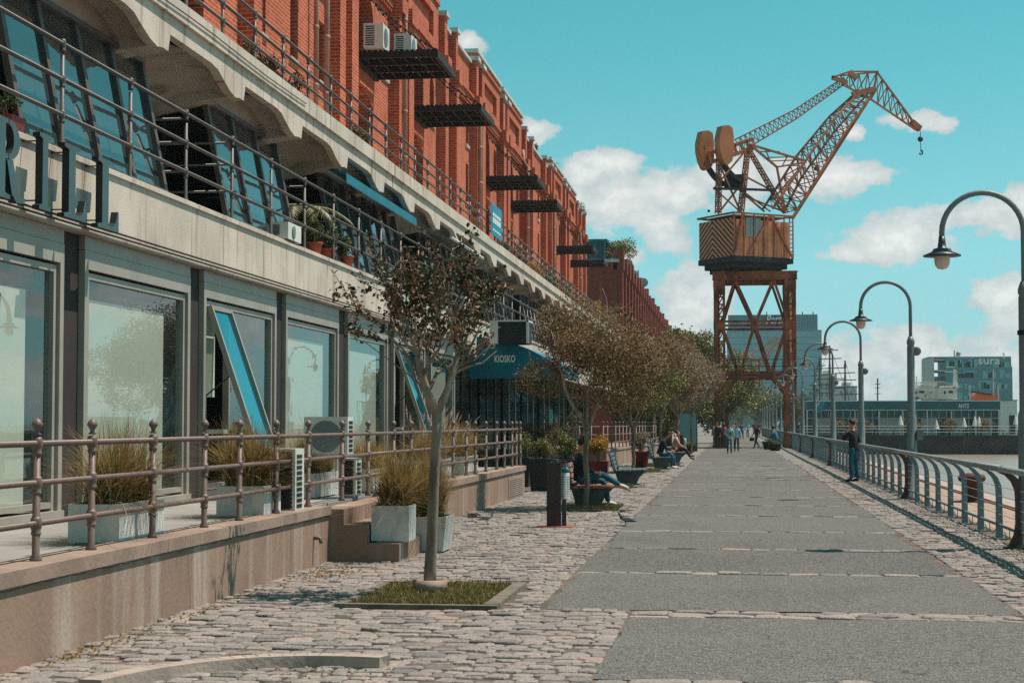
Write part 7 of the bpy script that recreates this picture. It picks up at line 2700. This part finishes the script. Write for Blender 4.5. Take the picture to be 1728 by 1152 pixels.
while x < Q(1715, 0, 209).x:
    w_ = rg.uniform(0.4, 0.9); yy = rg.uniform(208.6, 211)
    m.box(x, x + w_, yy, yy + w_, 0.68, 0.74); m.box(x + w_ * .4, x + w_ * .6, yy + .2, yy + .3, 0, 0.68)
    m.box(x + w_ + 0.1, x + w_ + 0.5, yy, yy + 0.4, 0.42, 0.47); m.box(x + w_ + 0.45, x + w_ + 0.5, yy, yy + 0.4, 0.42, 0.9)
    for q in (0.12, 0.46):
        m.box(x + w_ + q, x + w_ + q + 0.03, yy, yy + 0.03, 0, 0.42)
    x += w_ + rg.uniform(0.6, 1.0)
part('table_set', m, 'dark_box', t)
# white block and mast at the right end
t = thing('harbour_hut', 'plain white harbour building at the right end of the pier', 'building', (Q(1702, 0, 230).x, 232, 0))
a_, b_ = Q(1688, 676, 230), Q(1716, 676, 230)
m = MB(); m.box(a_.x, b_.x, 230, 236, 0, a_.z); part('wall', m, 'white_paint', t)
m = MB(); m.box(a_.x - 0.1, b_.x + 0.1, 229.9, 236.1, a_.z, a_.z + 0.12); part('roof', m, 'lamp_grey', t)
m = MB(); m.box(b_.x - 1.0, b_.x - 0.2, 229.95, 229.98, 0.2, 2.6); part('door', m, 'dark_box', t)
# teal sign blade left of the pavilion
a_ = Q(1378, 0, 211.5)
t = thing('flag_banner', 'slanted bright blue banner with a white streak at the left end of the pavilion', 'banner', (a_.x, 211.5, 2))
m = MB(); m.prism([(Q(1363, 0).x, 2.9), (Q(1378, 0).x, 2.9), (Q(1386, 0).x, 4.2), (Q(1374, 0).x, 4.2)], 211.5, 211.54, 'y'); part('cloth', m, 'banner', t)
m = MB(); m.prism([(Q(1366, 0).x, 2.95), (Q(1367.5, 0).x, 2.95), (Q(1376, 0).x, 4.15), (Q(1374.5, 0).x, 4.15)], 211.46, 211.49, 'y'); part('stripe', m, 'sign_white', t)

# white ship
SY = 262.0
S_ = lambda px, py: onY(px, py, SY)
sh = thing('ship', 'white moored ship with wheelhouse and mast rising behind the pavilion', 'ship', (S_(1600, 0).x, SY + 4, -2))
m = MB()
for (x0, x1, y0, y1, za, zb) in ((1537, 1640, 0, 8, 730, 676), (1540, 1608, 0.5, 7, 676, 655), (1552, 1575, 1, 6, 655, 643), (1585, 1612, 1, 6, 655, 653), (1612, 1690, 2, 7, 690, 676)):
    m.box(S_(x0, 0).x, S_(x1, 0).x, SY + y0, SY + y1, S_(0, za).z if za < 720 else 0.3, S_(1600, zb).z)
m.prism([(S_(1536, 0).x, S_(1536, 676).z), (S_(1541, 0).x, S_(1536, 676).z), (S_(1552, 0).x, S_(1552, 645).z), (S_(1546, 0).x, S_(1546, 650).z)], SY + 0.6, SY + 6, 'y')
part('superstructure', m, 'ship_white', sh)
m = MB(); m.prism([(S_(1534, 0).x, 0.3), (S_(1700, 0).x, 0.3), (S_(1706, 0).x, -0), (S_(1695, 0).x, -2.6), (S_(1545, 0).x, -2.6)], SY - 0.5, SY + 9, 'y'); part('hull', m, 'ship_hull', sh)
for (px, py, w_, h_) in ((1546, 662, 4, 4), (1556, 661, 9, 4), (1547, 671, 8, 2.5), (1562, 667, 2, 2), (1595, 662, 3, 5), (1605, 661, 7, 4), (1572, 662, 2, 2)):
    m = MB(); a_, b_ = S_(px - w_ / 2, py + h_ / 2), S_(px + w_ / 2, py - h_ / 2)
    m.box(a_.x, b_.x, SY - 0.04 if py > 676 else SY + 0.46, SY + 0.5, a_.z, b_.z); part('window', m, 'crane_black', sh)
m = MB()
m.prism([(S_(1604, 0).x, S_(1604, 655).z), (S_(1612, 0).x, S_(1612, 655).z), (S_(1609, 0).x, S_(1609, 622).z), (S_(1606, 0).x, S_(1606, 622).z)], SY + 2, SY + 3, 'y')
for (a, b, z) in ((1598, 1618, 626), (1600, 1614, 618)):
    m.beam(S_(a, z) + Vector((0, 2.5, 0)), S_(b, z) + Vector((0, 2.5, 0)), 0.15)
for (px, z1_) in ((1558, 632), (1541, 628), (1549, 634), (1680, 622), (1640, 650), (1688, 650)):
    m.beam(S_(px, 676) + Vector((0, 2, 0)), S_(px, z1_) + Vector((0, 2, 0)), 0.12)
part('mast', m, 'ship_white', sh)
m = MB()
for k in range(26):
    a = S_(1540 + k * 2.7, 655) + Vector((0, 0.6, 0)); m.beam(a, a + Vector((0, 0, 0.9)), 0.06)
m.beam(S_(1540, 645) + Vector((0, .6, 0)), S_(1608, 645) + Vector((0, .6, 0)), 0.06)
part('deck_railing', m, 'white_paint', sh)
m = MB(); q = [(S_(1637, 0).x, S_(1637, 676).z), (S_(1677, 0).x, S_(1677, 676).z), (S_(1675, 0).x, S_(1675, 667).z), (S_(1668, 0).x, S_(1668, 665).z), (S_(1642, 0).x, S_(1642, 661).z), (S_(1637, 0).x, S_(1637, 667).z)]
m.prism(q, SY + 1.4, SY + 4.5, 'y')
part('funnel', m, 'ship_orange', sh, label='orange cover on the aft deck')
m = MB(); m.beam(S_(1641, 660.5) + Vector((0, 1.3, 0.05)), S_(1676, 666.5) + Vector((0, 1.3, 0.05)), 0.2); part('trim', m, 'crane_black', sh)

# sailing ship with yards
GY = 300.0
G_ = lambda px, py: onY(px, py, GY)
sv = thing('sailing_ship', 'tall ship with bare masts and crossed yards behind the pavilion', 'ship', (G_(1405, 0).x, GY, -2))
m = MB(); m.prism([(G_(1360, 0).x, 0.5), (G_(1452, 0).x, 0.8), (G_(1444, 0).x, -2.6), (G_(1366, 0).x, -2.6)], GY - 1.5, GY + 1.5, 'y'); part('hull', m, 'ship_hull', sv)
for (px, top, yards) in ((1400, 583, ((592, 14), (606, 20), (622, 24), (640, 27), (656, 28))), (1383, 604, ((618, 10), (634, 14), (650, 17), (664, 18))), (1426, 608, ((630, 17), (642, 19), (654, 21), (666, 22)))):
    m = MB(); m.beam(G_(px, 716), G_(px, top), 0.26)
    m.ball(G_(px, top + 10), (0.25, 0.25, 0.5), 6, 5)
    o = part('mast', m, 'mast', sv)
    for (y, hw) in yards:
        m = MB(); m.beam(G_(px - hw, y) - Vector((0, .2, 0)), G_(px + hw, y - 1.5) - Vector((0, .2, 0)), 0.16); part('yard', m, 'mast', o)
m = MB()
for (a, b) in (((1400, 583), (1360, 700)), ((1400, 583), (1440, 690)), ((1383, 604), (1362, 690)), ((1426, 608), (1450, 690)), ((1400, 600), (1392, 690)), ((1400, 600), (1408, 690)), ((1426, 620), (1420, 690)), ((1426, 620), (1434, 690)), ((1383, 620), (1377, 690)), ((1383, 620), (1389, 690)), ((1400, 620), (1396, 690)), ((1400, 620), (1404, 690))):
    m.beam(G_(*a), G_(*b), 0.06)
part('rigging', m, 'mast', sv)
m = MB()
for (px, z) in ((1481, 638), (1481, 638)):
    m.beam(onY(px, 690, 290), onY(px, z, 290), 0.2)
for z in (648, 654, 664):
    m.beam(onY(1476, z, 290), onY(1486, z, 290), 0.1)
m.v = m.v
solo('yacht_mast', m, 'mast', 'single thin mast with short cross bars behind the middle of the pavilion', 'mast')

# pale apartment blocks behind the ship
for i, (x0, x1, top, y, lab) in enumerate(((1382, 1412, 630, 520, 'pale hazy apartment tower right behind the tall ship, left one'), (1414, 1446, 651, 500, 'lower pale apartment block right of the tall ship masts'))):
    a_, b_ = onY(x0, top, y), onY(x1, top, y)
    t = thing('apartment_block', lab, 'building', ((a_.x + b_.x) / 2, y, 0))
    m = MB(); m.box(a_.x, b_.x, y, y + 14, 0, a_.z); m.box(a_.x + 1.5, b_.x - 1.5, y + 3, y + 9, a_.z, a_.z + 1); part('wall', m, 'city_pale', t)
    nf = int(a_.z / 2.8)
    for f in range(nf):
        m = MB()
        k = a_.x + 0.5
        while k < b_.x - 0.8:
            m.box(k, k + 0.7, y - 0.03, y, 1 + f * 2.8, 2.3 + f * 2.8); k += 1.4
        part('window_row', m, 'lamp_grey', t)
# glass office block with the sura lettering
OY = 430.0
O_ = lambda px, py: onY(px, py, OY)
ob = thing('office_building', 'blue green glass office block with pale sura lettering near its top corner', 'building', (O_(1630, 0).x, OY + 8, 0))
xa, xb, xc = O_(1560, 0).x, O_(1588, 0).x, O_(1698, 0).x
zt_ = O_(1640, 603).z
m = MB(); m.box(xb, xc, OY, OY + 16, 0, zt_)
m.box(xc, xc + 0.4, OY + 1, OY + 15, 0, O_(0, 625).z)
part('curtain_wall', m, 'sura_glass', ob)
m = MB(); m.box(xa, xa + 1.3, OY, OY + 16, 0, zt_ - 0.1)
for z in range(6):
    zz = zt_ - 0.3 - z * 2.7
    if zz > 1:
        m.box(xa + 1.3, xb, OY + 0.3, OY + 15, zz - 0.35, zz)
m.box(xa, xc, OY + 0.2, OY + 16, zt_, zt_ + 0.25)
part('side_frame', m, 'city_pale', ob)
m = MB(); m.box(xa + 1.3, xb, OY + 5, OY + 15.5, 0, zt_ - 4.5); part('recess', m, 'sura_glass', ob)
m = MB()
rg = np.random.default_rng(5)
k = xb
while k < xc:
    m.box(k, k + 0.07, OY - 0.05, OY, 0, zt_); k += rg.uniform(0.5, 0.9)
for z in range(7):
    zz = zt_ - z * 2.6
    m.box(xb, xc, OY - 0.04, OY, zz - 0.12, zz)
part('mullion', m, 'tower_panel', ob)
for k in range(70):
    m = MB(); x = rg.uniform(xb, xc - 1.5); z = zt_ - 2.6 * rg.integers(1, 7) + 0.2
    m.box(x, x + rg.uniform(0.6, 2.0), OY - 0.03, OY - 0.005, z, z + rg.uniform(0.8, 2.0))
    part('blind', m, 'pale_blind', ob)
tm = text_mb('sura', 3.1, 0.03, bold=0.05)
a_ = O_(1650, 614)
tm.xform(Matrix.Translation((a_.x, OY - 0.12, a_.z)) @ Matrix.Rotation(PI / 2, 4, 'X') @ Matrix.Diagonal((1.0, 0.85, 1, 1)))
part('lettering', tm, 'sign_white', ob, label='pale sura letters')
m = MB(); m.box(O_(1685, 0).x, O_(1687, 0).x, OY - 0.1, OY - 0.06, O_(0, 613).z, O_(0, 606).z)
m.box(O_(1683, 0).x, O_(1687, 0).x, OY - 0.1, OY - 0.06, O_(0, 606).z, O_(0, 604).z)
part('emblem', m, 'sign_white', ob)
m = MB()
for (px, z) in ((1613, 590), (1620, 596), (1616, 598)):
    m.beam(O_(px, 603) + Vector((0, 3, 0)), O_(px, z) + Vector((0, 3, 0)), 0.25)
m.ball(O_(1620, 596) + Vector((0, 3, 0)), 0.6, 8, 6)
part('antenna', m, 'lamp_grey', ob)
# big glass tower behind the crane
TY = 620.0
T_ = lambda px, py: onY(px, py, TY)
gt = thing('glass_tower', 'large pale teal office tower behind the crane with white script lettering', 'building', (T_(1300, 0).x, TY + 20, 0))
xa, xb = T_(1223, 0).x, T_(1378, 0).x
zt_, zm_ = T_(1300, 531).z, T_(1300, 557).z
m = MB(); m.box(xa, xb + 0.8, TY, TY + 40, 0, zm_); part('shaft', m, 'tower_glass', gt)
m = MB(); m.box(xa + 0.5, T_(1375, 0).x, TY - 0.3, TY + 39, zm_, zt_); part('top_band', m, 'sura_glass', gt)
m = MB(); m.box(T_(1280, 0).x, T_(1330, 0).x, TY - 0.8, TY - 0.3, zm_ + 1.2, zt_ - 0.1); part('sign_panel', m, 'dark_box', gt)
m = MB()
z = 2.0
while z < zm_:
    m.box(xa, xb + 0.8, TY - 0.08, TY, z, z + 0.22); z += 2.3
part('floor_line', m, 'tower_line', gt)
m = MB()
k = xa + 0.5
while k < T_(1375, 0).x:
    if not (T_(1279, 0).x < k < T_(1331, 0).x):
        m.box(k, k + 0.25, TY - 0.42, TY - 0.3, zm_, zt_)
    k += 1.0
part('fin', m, 'teal_paint', gt)
tm = text_mb('Persa', 4.6, 0.05, shear=0.35, bold=0.03)
a_ = T_(1292, 547)
tm.xform(Matrix.Translation((a_.x, TY - 0.9, a_.z)) @ Matrix.Rotation(PI / 2, 4, 'X') @ Matrix.Rotation(0.06, 4, 'Z') @ Matrix.Diagonal((0.68, 1.0, 1, 1)))
part('lettering', tm, 'sign_white', gt, label='white script letters')
m = MB()
for px in (1294, 1355, 1373):
    m.beam(T_(px, 532) + Vector((0, 4, 0)), T_(px, 525) + Vector((0, 4, 0)), 0.4)
part('antenna', m, 'lamp_grey', gt)


def car(x, y, rz, label, m_='car_white', L=4.3, Hh=1.45):
    t = thing('parked_car', label, 'car', (x, y, 0), rz, 'cars parked beyond the crane')
    b = MB()
    prof = [(-L / 2, .35), (-L / 2, .75), (-L / 2 + .5, .88), (-L / 2 + 1.1, .95), (-L / 2 + 1.7, Hh - .02), (L / 2 - 1.0, Hh), (L / 2 - .25, .98), (L / 2, .85), (L / 2, .35)]
    b.prism(prof, -.85, .85, 'y'); part('body', b, m_, t, world=False)
    b = MB(); b.prism([(-L / 2 + 1.25, .97), (-L / 2 + 1.75, Hh - .1), (L / 2 - 1.05, Hh - .1), (L / 2 - .45, .97)], -.86, .86, 'y'); part('window', b, 'car_glass', t, world=False)
    for xx in (-L / 2 + .8, L / 2 - .8):
        for yy in (-.8, .8):
            b = MB(); b.lathe((xx, yy - .1, .32), [(.32, 0), (.32, .2), (.2, .21)], 16, 'y'); part('wheel', b, 'tyre', t, world=False)


car(onY(1318, 0, 222).x, 222, 0.1, 'white car parked beyond the railing, just left of the right crane leg', L=4.6, Hh=1.9)
car(onY(1350, 0, 228).x, 228, 0.0, 'pale car behind the right crane leg', Hh=1.7)

# ------------------------------------------------------------------ air
m, t, b, out = base_mat('haze_air')
t.nt.nodes.remove(b)
vol = t.n('ShaderNodeVolumePrincipled')
vol.inputs['Color'].default_value = (0.72, 0.90, 0.93, 1)
vol.inputs['Density'].default_value = 0.0002
vol.inputs['Anisotropy'].default_value = 0.2
t.l(vol.outputs[0], out.inputs['Volume'])
MATS['haze_air'] = m
hm_ = MB(); hm_.box(-1000, 1000, -80, 2600, -4, 60)
struct('haze', hm_, 'haze_air', 'stuff')
SC.cycles.volume_bounces = 0
SC.cycles.volume_step_rate = 10
